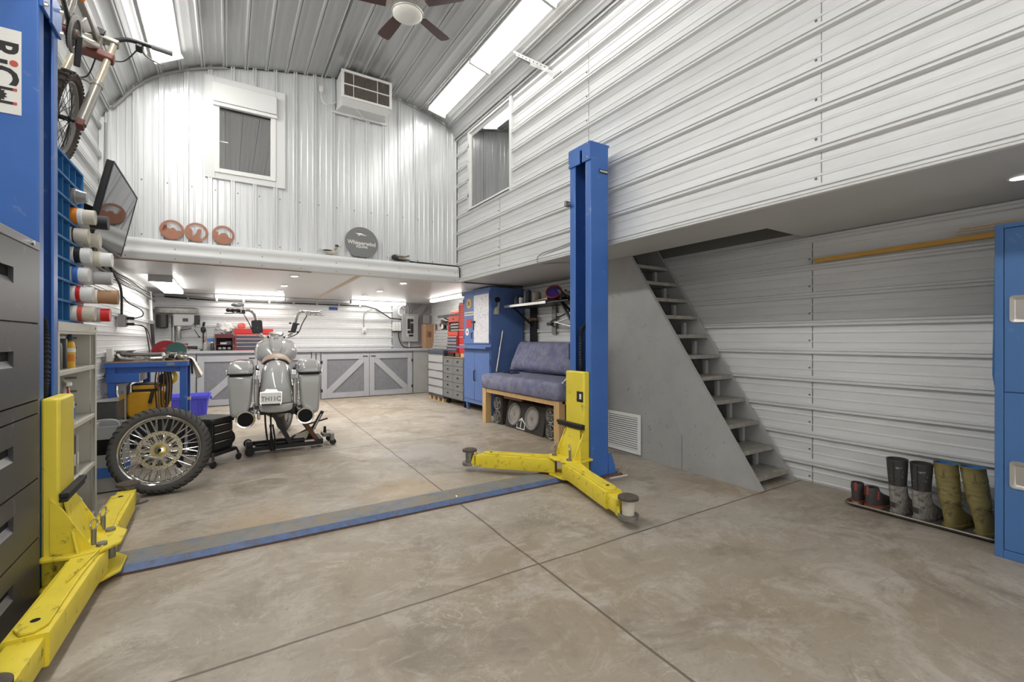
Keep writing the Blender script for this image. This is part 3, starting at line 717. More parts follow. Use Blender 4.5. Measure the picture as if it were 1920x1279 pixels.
# maker's plate on the right column
m = frame((2.775, 2.9305, 2.66), (1, 0, 0), (0, 0, 1))
n = part('name_plate', MB().box(-.048, .048, -.017, .017, 0, .004, m), 'black_plastic', tR, bev=.002)
part('name_lettering', text_mb('CHALLENGER', .021, m @ T(0, 0, .0045), .0006, bold=.0006, sx=.68), 'paper', n)
part('limit_switch', MB().box(2.585, 2.635, 3.208, 3.235, 2.40, 2.45).bar((2.60, 3.16, 2.415), (2.60, 3.25, 2.415), .007), 'steel_dull', tR, bev=.003)
part('hose_guard', MB().box(2.852, 2.872, 3.02, 3.12, 1.32, 1.68), 'black_plastic', tR, bev=.008)
# sticker on the left column: large lettering turned on its side
s = part('poster', MB().box(-.905, -.788, 2.9285, 2.9315, 2.215, 2.595), 'paper', tL, label='white banner sticker with black letters turned sideways')
mt = frame((-.85, 2.928, 2.595), (0, 0, -1), (1, 0, 0))
for tx, pos in (('R', .09), ('C', .212)):
    part('lettering', text_mb(tx, .14, mt @ T(pos, -.004, -.0005), .0008, bold=.004, sx=.86), 'ink', s)
part('lettering', MB().box(.143, .161, -.05, .018, -.0012, .0012, mt), 'ink', s)
part('dot_emblem', MB().lathe([(.014, -.0014), (.014, .0014)], 20, mt @ T(.152, .038, 0)), 'ink_red', s)
for q in (.27, .332):
    part('tube_stroke', MB().box(q - .006, q + .006, -.05, .042, -.0012, .0012, mt), 'ink', s)
    part('stroke_tip', MB().box(q - .0062, q + .0062, .036, .048, -.0016, .0016, mt), 'ink_red', s)
part('gear_mark', MB().prism([((.030 if k % 2 else .022) * math.cos(2 * PI * k / 24), (.030 if k % 2 else .022) * math.sin(2 * PI * k / 24)) for k in range(24)], -.0012, .0012, mt @ T(.301, -.012, 0)), 'ink', s)
# steel floor plate between the posts
t = thing('floor_plate', 'worn blue steel cover plate lying across the floor between lift posts', 'floor plate', (.95, 3.15, 0))
part('plate', MB().rings([[(x, y, z) for y, z in ((3.022, 0), (3.28, 0), (3.268, .03), (3.10, .034), (3.048, .03))] for x in (-.665, 2.56)]), 'plate_blue', t)
part('front_edge', MB().rings([[(x, y, z) for y, z in ((3.016, .004), (3.052, .030), (3.05, .036), (3.012, .012))] for x in (-.665, 2.56)]), 'plate_edge_blue', t)
part('rusty_edge', MB().box(-.665, 2.56, 3.008, 3.02, 0, .006), 'rust', t)
part('plate_screw', MB().lathe([(.01, .03), (.008, .037)], 10, T(1.45, 3.09, 0)), 'chrome', t)
# white dust at the foot of the right post is paint overspray
solo('paint_patch', MB().prism([(2.80, 2.87), (3.0, 2.86), (3.02, 2.89), (2.82, 2.905)], .0005, .0015), 'paper', 'strip of white paint on the floor beside the right lift post', 'paint')
# ================================================================= FILING CABINET (left foreground)
t = thing('filing_cabinet', 'dark grey lateral filing cabinet with five drawers at the left edge', 'cabinet', (-.87, 2.42, 0))
fx = -.735; y0, y1 = 1.95, 2.885; x0 = -1.06
part('body', MB().box(x0, fx, y0, y1, 0.0, 1.625), 'file_grey', t, bev=.004)
part('top', MB().box(x0 - .003, fx + .018, y0 - .003, y1 + .003, 1.60, 1.64), 'file_edge', t, bev=.005)
part('edge_strip', MB().box(fx, fx + .016, y1 - .014, y1, .03, 1.60), 'file_edge', t, bev=.002)
part('lock', MB().bar((fx + .016, y1 - .10, 1.622), (fx + .026, y1 - .10, 1.622), .011, n=14), 'chrome', t)
part('toe_strip', MB().box(fx - .002, fx + .012, y0, y1 - .015, .0, .045), 'file_edge', t)
for za, zb in ((1.275, 1.596), (.935, 1.268), (.585, .868), (.318, .578), (.05, .311)):
    hz = (za + zb) / 2 + .03; hy = 2.50
    m = MB()
    ya, yb = y0 + .004, y1 - .017; h0, h1 = hz - .042, hz + .022; ha, hb = hy - .075, hy + .075
    for b in ((ya, ha, za, zb), (hb, yb, za, zb), (ha, hb, za, h0), (ha, hb, h1, zb)): m.box(fx, fx + .02, *b)
    d = part('drawer', m, 'file_grey', t)
    part('pull_recess', MB().box(fx + .0005, fx + .004, ha, hb, h0, h1), 'dark_hole', d)
    part('pull_scoop', MB().rings([[(fx + .004, y, h0), (fx + .019, y, h0), (fx + .004, y, h0 + .026)] for y in (ha, hb)]), 'file_edge', d)
part('fixed_panel', MB().box(fx, fx + .018, y0 + .004, y1 - .017, .874, .928), 'file_grey', t)

# ================================================================= BLUE LOCKER (right foreground)
t = thing('locker', 'blue steel two-door locker at the right edge beside the boot tray', 'locker', (3.9, .25, 0))
fx = 3.625; ya, yb = -.25, .718
part('body', MB().box(fx, 4.15, ya, yb, 0, 1.835), 'locker_blue', t, bev=.003)
for nm, b in (('frame_upright', (yb - .034, yb, .0, 1.835)), ('frame_upright', (ya, ya + .034, 0, 1.835)), ('frame_rail', (ya + .034, yb - .034, 1.812, 1.835)), ('frame_rail', (ya + .034, yb - .034, 0, .046))):
    part(nm, MB().box(fx - .012, fx - .0005, *b), 'locker_blue', t, bev=.002)
for za, zb, hz in ((.915, 1.809, 1.366), (.049, .909, .466)):
    d = part('door', MB().box(fx - .009, fx - .0005, ya + .036, yb - .0365, za, zb), 'locker_blue', t, bev=.002)
    hy0, hy1 = .485, .664
    fr = MB().rings([[(fx - .009, y, z) for y, z in rrect(hy0, hy1, hz - .076, hz + .076, .018)], [(fx - .017, y, z) for y, z in rrect(hy0 + .004, hy1 - .004, hz - .072, hz + .072, .016)], [(fx - .014, y, z) for y, z in rrect(hy0 + .022, hy1 - .022, hz - .055, hz + .055, .01)], [(fx - .0095, y, z) for y, z in rrect(hy0 + .026, hy1 - .026, hz - .05, hz + .05, .008)]], cap=True)
    h = part('handle_cup', fr, 'brushed', d)
    part('latch', MB().box(fx - .017, fx - .009, hy0 + .05, hy0 + .09, hz - .02, hz + .05), 'black_metal', h, bev=.002)
# blue plastic sheet on the wall behind the locker
solo('plastic_sheet', MB().rings([[(3.70, y, z) for y, z in ((.70, .93), (.735, .925), (.745, 1.0), (.736, 1.66), (.70, 1.67))], [(3.712, y, z) for y, z in ((.70, .93), (.735, .925), (.745, 1.0), (.736, 1.66), (.70, 1.67))]]), 'boot_blue', 'flat blue plastic strip hanging beside the locker edge', 'sheet', bev=.003)
# ---- wood strips resting on the wall above the boots
solo('wooden_board', MB().beam((4.125, 1.86, 1.852), (4.125, .30, 1.875), .03, .034), 'wood_yellow', 'long yellow varnished wooden strip on right wall beside the locker', 'board', bev=.002)
for k, (y, z) in enumerate(((1.00, 1.915), (.98, 1.932), (.985, 1.90))):
    solo('wooden_strip', MB().beam((4.12 - .012 * k, y, z), (4.12 - .012 * k, .25, z + .004), .012, .008), 'wood_pale', ('upper', 'topmost', 'lower')[k] + ' thin pale wood strip above the long yellow board', 'board')
# ================================================================= BOOT TRAY
t = thing('boot_tray', 'long shallow dark boot tray along the right wall', 'tray', (3.97, 1.12, 0))
o = rrect(3.795, 4.135, .735, 1.53, .05, 5); i1 = rrect(3.812, 4.118, .752, 1.513, .04, 5); i2 = rrect(3.826, 4.104, .766, 1.499, .035, 5)
part('tray_pan', MB().rings([[(x, y, .0) for x, y in i2], [(x, y, .022) for x, y in o], [(x, y, .027) for x, y in o], [(x, y, .027) for x, y in i1], [(x, y, .006) for x, y in i2]]), 'muddy_tray', t)
part('rim', MB().tube([(x, y, .027) for x, y in rrect(3.80, 4.13, .74, 1.525, .048, 5)], .0055, 6, closed=True), 'steel_dull', t)

def bootshape(sections):    # (z, cx, cy, rx, ry) rounded sections from the foot up
    R = []
    for z, cx, cy, rx, ry, p in sections:
        ring = []
        for k in range(20):
            a = 2 * PI * k / 20; ca, sa = math.cos(a), math.sin(a)
            ring.append((cx + rx * math.copysign(abs(ca) ** p, ca), cy + ry * math.copysign(abs(sa) ** p, sa), z))
        R.append(ring)
    return R
def rubber_boot(loc, rot, label, kind, lean=0.0):
    """toe along +x in local space"""
    t = thing('rubber_boot', label, 'boot', loc, (0, 0, rot), 'boots on the tray', local=True)
    t.scale = (.93, .93, .85 if kind == 'olive' else .89)
    sx = lambda z: lean * max(0, z - .05)
    sole = [(0.0, .075, 0, .14, .044, .75), (.012, .075, 0, .145, .048, .75), (.028, .075, 0, .143, .047, .75)]
    foot = [(.028, .073, 0, .138, .044, .8), (.055, .070, 0, .136, .046, .85), (.085, .045, 0, .112, .046, .9), (.115, .018, 0, .084, .048, .95), (.15, .002, 0, .066, .05, 1.0), (.19, -.004, 0, .061, .051, 1.0)]
    if kind == 'olive':
        part('sole', MB().rings(bootshape([(z, cx, cy, rx + .004, ry + .004, p) for z, cx, cy, rx, ry, p in sole])), 'olive', t)
        sh = [(z, cx, sx(z), rx, ry, p) for z, cx, cy, rx, ry, p in foot]
        for k in range(6):
            z = .20 + .034 * k; w = .062 + .001 * k
            sh += [(z, -.004, sx(z), w - .001, w - .006, 1), (z + .014, -.004, sx(z + .014), w + .002, w - .003, 1), (z + .026, -.004, sx(z + .026), w + .002, w - .003, 1)]
        sh += [(.415, -.004, sx(.415), .068, .062, 1), (.47, -.004, sx(.47), .07, .064, 1)]
        c0, cr = sx(.47), .064
        sh += [(.473, -.004, c0, .0715, .0655, 1), (.476, -.004, c0, .07, .064, 1), (.474, -.004, c0, .066, .060, 1), (.34, -.004, sx(.34), .056, .052, 1)]
        part('shaft', MB().rings(bootshape(sh), cap=True), 'olive', t, ang=50)
        part('lining', MB().rings(bootshape([(.345, -.004, sx(.345), .0555, .0515, 1), (.4735, -.004, c0, .0652, .0592, 1)]), cap=False), 'boot_blue', t)
        part('vamp_band', MB().tube([Vector((.075 * math.cos(a) + .012, .054 * math.sin(a) + sx(.18), .155 + .045 * (1 + math.cos(a)) * -.5 + .05)) for a in [2 * PI * k / 20 for k in range(20)]], .005, 6, closed=True), 'olive', t)
    else:
        part('sole', MB().rings(bootshape(sole)), 'boot_mud', t)
        part('foot', MB().rings(bootshape(foot + [(.215, -.004, sx(.2), .0625, .0525, 1), (.225, -.004, sx(.22), .06, .05, 1)])), 'boot_mud', t, label='mud-caked grey lower boot')
        sh = [(.21, -.004, sx(.21), .060, .050, 1), (.24, -.004, sx(.24), .0605, .051, 1), (.30, -.004, sx(.30), .063, .055, 1), (.36, -.003, sx(.36), .066, .06, 1), (.405, -.003, sx(.4), .067, .062, 1), (.412, -.003, sx(.41), .069, .064, 1), (.424, -.003, sx(.41), .068, .063, 1), (.42, -.003, sx(.41), .062, .057, 1), (.28, -.004, sx(.28), .054, .048, 1)]
        part('shaft', MB().rings(bootshape(sh)), 'boot_black', t, ang=50)
        part('opening', MB().rings(bootshape([(.285, -.004, sx(.285), .0535, .0475, 1), (.40, -.003, sx(.4), .0605, .0555, 1)]), cap=False), 'black_plastic', t)
        part('back_strip', MB().rings([[(-.066 + .004 * 0, sx(z) + s * .01, z), (-.071, sx(z) + s * .01, z)] for z in (.23, .40) for s in ()] or [[(-.069, -.011, .23), (-.066, .011, .23), (-.071, .011, .23), (-.073, -.011, .23)], [(-.071, -.011 + sx(.41), .405), (-.069, .011 + sx(.41), .405), (-.074, .011 + sx(.41), .405), (-.075, -.011 + sx(.41), .405)]]), 'boot_black', t)
        part('heel_badge', MB().box(-.0735, -.066, -.016, .016, .062, .10), 'boot_black', t, bev=.002)
    return t
rubber_boot((3.905, 1.236, .006), math.radians(-12), 'tall black muddy rubber boot nearest the low shoes', 'black', .02)
rubber_boot((3.905, 1.113, .006), math.radians(-13), 'tall black muddy rubber boot next to the olive boots', 'black', .0)
rubber_boot((3.915, .963, .006), math.radians(-12), 'olive rubber boot with blue lining, left one beside black boots', 'olive', .09)
rubber_boot((3.925, .822, .006), math.radians(-12), 'olive rubber boot with blue lining leaning towards the locker side', 'olive', .14)
def low_shoe(loc, rot, label):
    t = thing('ankle_shoe', label, 'shoe', loc, (0, 0, rot), 'low shoes on the tray', local=True)
    part('outsole', MB().rings(bootshape([(0, .085, 0, .135, .042, .8), (.008, .085, 0, .14, .046, .8), (.022, .085, 0, .138, .045, .8)])), 'shoe_sole', t)
    part('red_welt', MB().rings(bootshape([(.022, .03, 0, .083, .0455, .85), (.03, .03, 0, .083, .045, .85)])), 'shoe_red', t)
    part('upper', MB().rings(bootshape([(.022, .083, 0, .132, .042, .85), (.05, .08, 0, .130, .043, .9), (.075, .055, 0, .105, .043, .95), (.095, .028, 0, .078, .042, 1), (.12, .005, 0, .056, .041, 1), (.15, -.002, 0, .047, .038, 1), (.154, -.002, 0, .044, .036, 1), (.15, -.002, 0, .040, .031, 1), (.09, .0, 0, .040, .031, 1)])), 'shoe_grey', t, ang=50)
    part('collar_opening', MB().rings(bootshape([(.092, .0, 0, .0395, .0305, 1), (.145, -.002, 0, .0395, .0305, 1)]), cap=False), 'black_rubber', t)
    part('pull_loop', MB().box(-.051, -.044, -.008, .008, .10, .162), 'shoe_red', t, bev=.003)
    part('elastic_gore', MB().box(-.006, .014, -.0445, -.036, .07, .13), 'shoe_red', t, bev=.004)
low_shoe((3.90, 1.474, .006), math.radians(8), 'dark grey low ankle shoe at the far left end of tray')
low_shoe((3.87, 1.376, .006), math.radians(-11), 'dark grey low ankle shoe with red trim beside the black boots')
# ================================================================= BEIGE SHELF UNIT
t = thing('shelf_unit', 'beige metal shelf unit behind the left lift post', 'shelf', (-.93, 3.75, 0))
X0, X1, Y0, Y1, ZT = -1.095, -.757, 3.32, 4.17, 1.298
for x, y in ((X1, Y1), (X1, Y0), (X0 + .03, Y1), (X0 + .03, Y0)):
    s = 1 if y == Y0 else -1
    mbx = MB().rings([[(x - .032, y, z), (x, y, z), (x, y + s * .032, z), (x - .003, y + s * .032, z), (x - .003, y + s * .003, z), (x - .032, y + s * .003, z)] for z in (0, ZT)])
    part('upright', mbx, 'beige_metal', t)
part('end_panel', MB().box(X0, X1 - .034, Y1 - .006, Y1 - .003, .04, ZT - .01), 'beige_metal', t)
part('back_panel', MB().box(X0, X0 + .003, Y0, Y1, .04, ZT - .01), 'beige_metal', t)
SH = (.03, .37, .70, 1.03)
for z in SH + (ZT - .038,):
    part('shelf_board', MB().box(X0 + .004, X1 - .004, Y0 + .004, Y1 - .007, z - .028, z), 'beige_metal', t, bev=.003)
part('top_rail', MB().box(X1 - .003, X1 + .001, Y0, Y1, ZT - .05, ZT), 'beige_metal', t)
for z0, z1 in ((1.03, 1.25), (.70, 1.0), (.37, .67), (.04, .34)):
    for k in range(3):
        z = z0 + (z1 - z0) * (k + .6) / 3.3
        part('slot', MB().box(X1 - .16, X1 - .10, Y1 - .0085, Y1 - .006, z, z + .014), 'steel_dull', t)
part('corner_bolt', MB().bar((X1, Y1 - .05, ZT - .022), (X1 + .006, Y1 - .05, ZT - .022), .008, n=8), 'steel', t)
# things standing in it
def bottle(name, loc, prof, mat_, label, parts=(), group=None, n=18, cat='bottle'):
    t = thing(name, label, cat, loc, group=group, local=True)
    part('body', MB().lathe(prof, n), mat_, t)
    for nm, pr, mt in parts: part(nm, MB().lathe(pr, n), mt, t)
    return t
bottle('spray_can', (-.83, 3.58, 1.03), [(.03, 0), (.032, .004), (.032, .13), (.028, .15), (.012, .158)], 'steel_dull', 'silver spray can on top shelf of beige unit', [('cap', [(.022, .15), (.022, .185), (.012, .19)], 'white_plastic')], 'bottles in the beige shelf')
bottle('oil_can', (-.835, 3.67, 1.03), [(.038, 0), (.038, .17), (.034, .176)], 'moto_dark', 'tall grey tin on the top shelf of the beige unit', [('lid', [(.03, .176), (.03, .19), (.01, .20)], 'white_plastic')], 'bottles in the beige shelf')
t = thing('lubricant_bottle', 'yellow lubricant bottle on top shelf of beige unit', 'bottle', (-.80, 3.735, 1.03))
part('body', MB().rings([[(x, y, z) for x, y in rrect(-.80 - .022 * k, -.80 + .022 * k, 3.735 - .032 * k, 3.735 + .032 * k, .014)] for z, k in ((1.03, 1), (1.16, 1), (1.185, .8), (1.195, .4))]), 'yellow_label', t)
part('spout', MB().lathe([(.012, 1.195), (.012, 1.225), (.004, 1.245)], 12, T(-.80, 3.735, 0)), 'dark_blue', t)
part('label_band', MB().rings([[(x, y, z) for x, y in rrect(-.823, -.777, 3.702, 3.768, .014)] for z in (1.07, 1.11)]), 'orange', t)
part('cap_band', MB().rings([[(x, y, z) for x, y in rrect(-.823, -.777, 3.702, 3.768, .014)] for z in (1.125, 1.15)]), 'paper', t)
bottle('small_jar', (-.87, 3.95, 1.03), [(.02, 0), (.02, .03), (.012, .04)], 'black_plastic', 'tiny black jar at the far end of the top shelf', [('lid', [(.012, .04), (.012, .055)], 'white_plastic')])
def trigger_bottle(loc, label, rot, col, lab):
    t = thing('trigger_bottle', label, 'bottle', loc, (0, 0, rot), 'spray bottles on the beige unit', local=True)
    part('body', MB().rings([[(x, y, z) for x, y in rrect(-.03 * k, .03 * k, -.055 * k2, .055 * k2, .02 * min(k, k2))] for z, k, k2 in ((0, 1, 1), (.006, 1.05, 1.03), (.13, 1, .95), (.165, .8, .55), (.195, .5, .26))]), col, t)
    part('label_band', MB().rings([[(x, y, z) for x, y in rrect(-.032, .032, -.056, .056, .02)] for z in (.035, .10)]), lab, t)
    part('collar', MB().lathe([(.016, .195), (.016, .215)], 14), 'white_plastic', t)
    part('trigger_head', MB().rings([[(x, y, z) for y, z in ((-.075, .232), (-.07, .252), (.045, .26), (.05, .225), (.0, .213), (-.03, .225))] for x in (-.013, .013)]), 'white_plastic', t, bev=.003)
    part('trigger', MB().tube([(0, -.03, .225), (0, -.045, .20), (0, -.038, .175)], .005, 6, smooth=4), 'red_paint', t)
    return t
trigger_bottle((-.80, 3.66, .70), 'white and blue trigger spray bottle with purple rings hanging beside it', .4, 'white_plastic', 'blue_label')
trigger_bottle((-.86, 3.52, .70), 'pale trigger spray bottle half hidden behind the lift post', .2, 'boot_blue', 'paper')
for k in range(4):
    solo('purple_band', MB().torus(.017, .0045, 20, 6, T(-.765, 3.575 + .006 * k, .70 - .03 * k) @ RY(80)), 'purple', ('top', 'second', 'third', 'lowest')[k] + ' purple ring of the four hung on the shelf edge', 'ring', 'purple rings')
for k, (y, h, mt) in enumerate(((3.56, .24, 'boot_blue'), (3.60, .235, 'moto_dark'), (3.65, .25, 'blinds_grey'), (3.71, .25, 'grey_plastic'), (3.77, .245, 'moto_dark'), (3.84, .24, 'grey_plastic'))):
    t_ = thing('binder', ('blue', 'thin dark', 'pale grey', 'mid grey', 'dark grey', 'last grey')[k] + ' binder in the row on third shelf of beige unit', 'binder', (-.88, y, .37), group='binders in the beige unit')
    part('cover', MB().box(-.99, -.785, y - .022, y + .022, .37, .37 + h), mt, t_, bev=.004)
    part('spine_label', MB().box(-.786, -.7835, y - .012, y + .012, .43, .50), 'paper', t_)
def jug(loc, label, h, r, lab, cap='blue_label'):
    t = thing('detergent_bottle', label, 'bottle', loc, group='bottles on the lowest shelf', local=True)
    part('body', MB().lathe([(r * .95, 0), (r, .006), (r, h * .62), (r * .85, h * .74), (r * .36, h * .88), (r * .32, h * .93)], 24), 'white_plastic', t)
    part('label_band', MB().lathe([(r * 1.012, h * .12), (r * 1.012, h * .60)], 24, cap=False), lab, t)
    part('label_flash', MB().lathe([(r * 1.016, h * .2), (r * 1.016, h * .3)], 24, cap=False), 'orange', t)
    part('cap', MB().lathe([(r * .36, h * .92), (r * .34, h * .98), (.006, h * 1.12)], 16), cap, t)
    return t
jug((-.80, 3.80, .03), 'white bottle with purple label on the bottom shelf of the unit', .25, .048, 'purple')
jug((-.82, 3.66, .03), 'white bottle with dark label beside the lift post, bottom shelf', .22, .042, 'moto_dark', 'white_plastic')

# ================================================================= PIGEONHOLE RACK on the unit
t = thing('pigeonhole_rack', 'blue wooden pigeonhole rack standing on the beige shelf unit', 'rack', (-.95, 3.7, 1.30))
PX0, PX1, PY0, PY1, PZ0, PZ1 = -1.085, -.80, 3.25, 4.05, 1.30, 2.285
part('back_board', MB().box(PX0, PX0 + .008, PY0, PY1, PZ0, PZ1), 'pigeon_blue', t)
part('side_board', MB().box(PX0 + .008, PX1, PY0, PY0 + .016, PZ0, PZ1), 'pigeon_blue', t, bev=.001)
part('side_board', MB().box(PX0 + .008, PX1, PY1 - .016, PY1, PZ0, PZ1), 'pigeon_blue', t, bev=.001)
NR = 8; rows = [PZ0 + (PZ1 - PZ0 - .014) * k / NR for k in range(NR + 1)]
for z in rows: part('rack_shelf', MB().box(PX0 + .008, PX1, PY0 + .016, PY1 - .016, z, z + .014), 'pigeon_blue', t, bev=.001)
NC = 6; cw = (PY1 - PY0) / NC
for k in range(1, NC):
    y = PY0 + cw * k; part('divider', MB().box(PX0 + .008, PX1 - .012, y - .006, y + .006, PZ0 + .014, PZ1 - .014), 'pigeon_blue', t)
cell = lambda r, c: (PX0 + .02, PY0 + cw * (c + .5), rows[r] + .015)
def laid_can(r, c, L, rad, mat_, cap, label, caplen=.03, nose=None, name='can', band='paper'):
    x, y, z = cell(r, c); R = min(rad, cw / 2 - .012, (rows[1] - rows[0] - .02) / 2)
    m = T(x, y, z + R) @ RY(90)
    t = thing(name, label, 'can' if name != 'cup' else 'cup', (x, y, z), group='containers lying in the blue rack')
    part('body', MB().lathe([(R * .96, .001), (R, .004), (R, L - caplen), (R * .94, L - caplen + .004)], 22, m), mat_, t)
    part('lid', MB().lathe([(R * .9, L - caplen + .004), (R * .9 if not nose else nose, L)], 22, m), cap, t)
    part('label_band', MB().lathe([(R * 1.01, L * .5), (R * 1.01, L * .78)], 22, m, cap=False), band, t)
    return t
laid_can(6, 4, .32, .052, 'clear', 'clear', 'clear plastic jar lying in the second row from the top', .05, .03)
laid_can(5, 4, .36, .05, 'white_plastic', 'stone_beige', 'white container with wide orange band in the blue rack', .06, band='orange')
laid_can(5, 5, .40, .05, 'moto_dark', 'black_plastic', 'dark container below the television, end of its row', .08)
laid_can(4, 4, .33, .052, 'moto_dark', 'stone_beige', 'brown container with beige end in fourth row of rack', .07)
laid_can(4, 5, .36, .05, 'stone_beige', 'stone_beige', 'plain beige container at far end of fourth row', .05)
laid_can(3, 4, .34, .052, 'black_metal', 'white_plastic', 'dark can with white lid in the middle row', .05)
laid_can(3, 5, .42, .052, 'stone_beige', 'white_plastic', 'long cream bottle with white screw cap sticking out', .06)
laid_can(2, 4, .33, .05, 'blue_label', 'white_plastic', 'blue and white tin in the third row from the bottom', .05)
laid_can(2, 5, .42, .048, 'white_plastic', 'grey_plastic', 'tall white paper cup end sticking out of the rack', .16, name='cup')
laid_can(1, 4, .35, .05, 'red_paint', 'white_plastic', 'red can with white end in second row from bottom', .06)
laid_can(1, 5, .45, .046, 'moto_dark', 'shoe_sole', 'tan coffee cup sticking out beside the red can', .14, .048, name='cup')
laid_can(0, 4, .36, .05, 'red_soft', 'stone_beige', 'cream container with patterned side in the lowest row', .06)
laid_can(0, 5, .41, .048, 'grey_plastic', 'red_paint', 'grey container with bright red end in lowest row', .05)

# ================================================================= TELEVISION
tc_ = Vector((-.80, 5.155, 2.28)); tilt = math.radians(11.8)
tm = Matrix.Translation(tc_) @ Matrix.Rotation(tilt, 4, 'Y')      # local: x out of the screen, y along the wall, z up
t = thing('television', 'black flat-screen television tilted forward on the left wall', 'tv', tc_)
hw, hh = .545, .308
part('housing', MB().box(-.045, -.004, -hw, hw, -hh, hh, tm), 'black_plastic', t, bev=.006)
part('screen', MB().box(-.004, .0, -hw + .012, hw - .012, -hh + .02, hh - .012, tm), 'screen', t)
part('rear_bulge', MB().hexa([tm @ Vector(p) for p in ((-.08, -.35, -.22), (-.045, -.42, -.26), (-.045, .42, -.26), (-.08, .35, -.22), (-.08, -.35, .1), (-.045, -.42, .14), (-.045, .42, .14), (-.08, .35, .1))]), 'black_plastic', t)
bz = MB()
for b in ((-hw, hw, -hh, -hh + .02), (-hw, hw, hh - .012, hh), (-hw, -hw + .012, -hh + .02, hh - .012), (hw - .012, hw, -hh + .02, hh - .012)): bz.box(-.004, .003, *b, tm)
part('bezel', bz, 'black_plastic', t)
part('mount_plate', MB().box(-.095, -.08, -.15, .15, -.15, .1, tm), 'black_metal', t)
part('wall_plate', MB().box(-1.10, -1.085, 5.0, 5.3, 2.15, 2.45), 'black_metal', t)
part('mount_arm', MB().beam((-1.085, 5.06, 2.28), (-.98, 4.9, 2.27), .03, .05), 'black_metal', t)
part('mount_arm', MB().beam((-.98, 4.9, 2.27), tm @ Vector((-.09, 0, -.03)), .03, .05), 'black_metal', t)
solo('television_cable', MB().tube([(-.93, 5.0, 2.02), (-1.0, 5.35, 1.95), (-1.06, 5.75, 2.06), (-1.08, 6.15, 1.97), (-1.085, 6.5, 1.9)], .016, 8, smooth=6), 'cable_black', 'thick black cable sleeve dropping from the television', 'cable')
# ================================================================= DOWNHILL BICYCLE hung nose-down on the left wall
H0 = Vector((-.893, 4.03, 2.635)); fv = Vector((.156, .36, .92)).normalized()
nv = Vector((1, .10, 0)); nv = (nv - fv * fv.dot(nv)).normalized(); bk = fv.cross(nv) * 1.0
if bk.y > 0: bk = -bk
def B(f, b, n=0.0): return H0 + fv * f + bk * b + nv * n
t = thing('mountain_bicycle', 'downhill mountain bicycle hung nose-down high on the left wall', 'bicycle', (-.9, 4.0, 2.3))
def bike_wheel(c, rot=0.0):
    m = frame(c, fv, bk) @ Matrix.Diagonal((.86, .86, .95, 1))
    tr = MB().torus(.30, .033, 48, 10, m); R = .335
    for i in range(54):
        a = 2 * PI * i / 54
        for s, w_ in ((-.016, .010), (.016, .010), (0, .008)):
            if s == 0 and i % 2: continue
            off = 0 if s == 0 else (.5 if i % 2 else 0) * 2 * PI / 54
            mm = m @ Matrix.Rotation(a + off, 4, 'Z')
            tr.box(R - .008, R + .009, -.010, .010, s - w_, s + w_, mm)
        for s in (-1, 1):
            mm = m @ Matrix.Rotation(a, 4, 'Z') @ T(R - .018, 0, s * .028) @ RY(-s * 40)
            tr.box(-.008, .010, -.011, .011, -.006, .006, mm)
    ty = part('knobby_tyre', tr, 'tyre_brown', t, ang=30)
    part('rim', MB().torus(.27, .01, 48, 6, m, prof=[(.262, -.016), (.282, -.018), (.282, .018), (.262, .016), (.252, 0)]), 'fork_grey', ty)
    sp = MB()
    for i in range(32):
        a = 2 * PI * i / 32; s = 1 if i % 2 else -1; q = a + (.5 if (i // 2) % 2 else -.5)
        sp.bar(m @ Vector((.025 * math.cos(q), .025 * math.sin(q), s * .03)), m @ Vector((.256 * math.cos(a), .256 * math.sin(a), 0)), .0016, n=5, cap=False)
    part('spokes', sp, 'black_metal', ty)
    part('hub', MB().lathe([(.012, -.06), (.012, -.04), (.03, -.036), (.03, -.03), (.018, -.02), (.018, .02), (.03, .03), (.03, .036), (.012, .04), (.012, .06)], 20, m), 'black_metal', ty)
    part('brake_disc', MB().torus(.09, .01, 36, 4, m, prof=[(.075, -.045), (.1, -.045), (.1, -.042), (.075, -.042)]), 'steel_dull', ty)
bike_wheel(H0); bike_wheel(B(.06, 1.14))
for s in (-1, 1):
    n = .085 * s
    part('fork_leg', MB().bar(B(-.01, 0, n), B(.36, 0, n), .030, .030, 18).bar(B(.34, 0, n), B(.375, 0, n), .034, .034, 18), 'fork_grey', t)
    part('stanchion', MB().bar(B(.36, 0, n), B(.80, 0, n), .021, .021, 16), 'fork_gold', t)
    part('axle_clamp', MB().box(-.035, .02, -.03, .03, -.02, .02, frame(B(0, 0, n), fv, bk)), 'brown_red' if s > 0 else 'black_metal', t, bev=.006)
part('lower_crown', MB().rings([[B(f, b, n) for f, b in ((.60, -.035), (.655, -.03), (.655, .035), (.60, .03))] for n in (-.118, -.05, .05, .118)]), 'brown_red', t, bev=.01)
part('upper_crown', MB().rings([[B(f, b, n) for f, b in ((.765, -.03), (.80, -.03), (.80, .03), (.765, .03))] for n in (-.112, .112)]), 'fork_grey', t, bev=.008)
part('arch_guard', MB().tube([B(.36, -.03, -.085), B(.40, -.04, 0), B(.36, -.03, .085)], .007, 6, smooth=5), 'fork_grey', t)
part('handlebar', MB().tube([B(.80, -.02, 0), B(.83, -.02, .07), B(.88, .0, .16), B(.895, .02, .38)], .0155, 10, smooth=5), 'black_metal', t)
part('handlebar', MB().tube([B(.80, -.02, 0), B(.83, -.02, -.07), B(.88, .0, -.14), B(.885, .02, -.24)], .0155, 10, smooth=5), 'black_metal', t)
part('grip', MB().bar(B(.890, .013, .28), B(.898, .022, .405), .021, .021, 14), 'sign_grey', t)
part('brake_lever', MB().tube([B(.87, -.02, .22), B(.85, -.06, .25), B(.84, -.07, .33), B(.82, -.05, .36)], .006, 6, smooth=4), 'steel_dull', t)
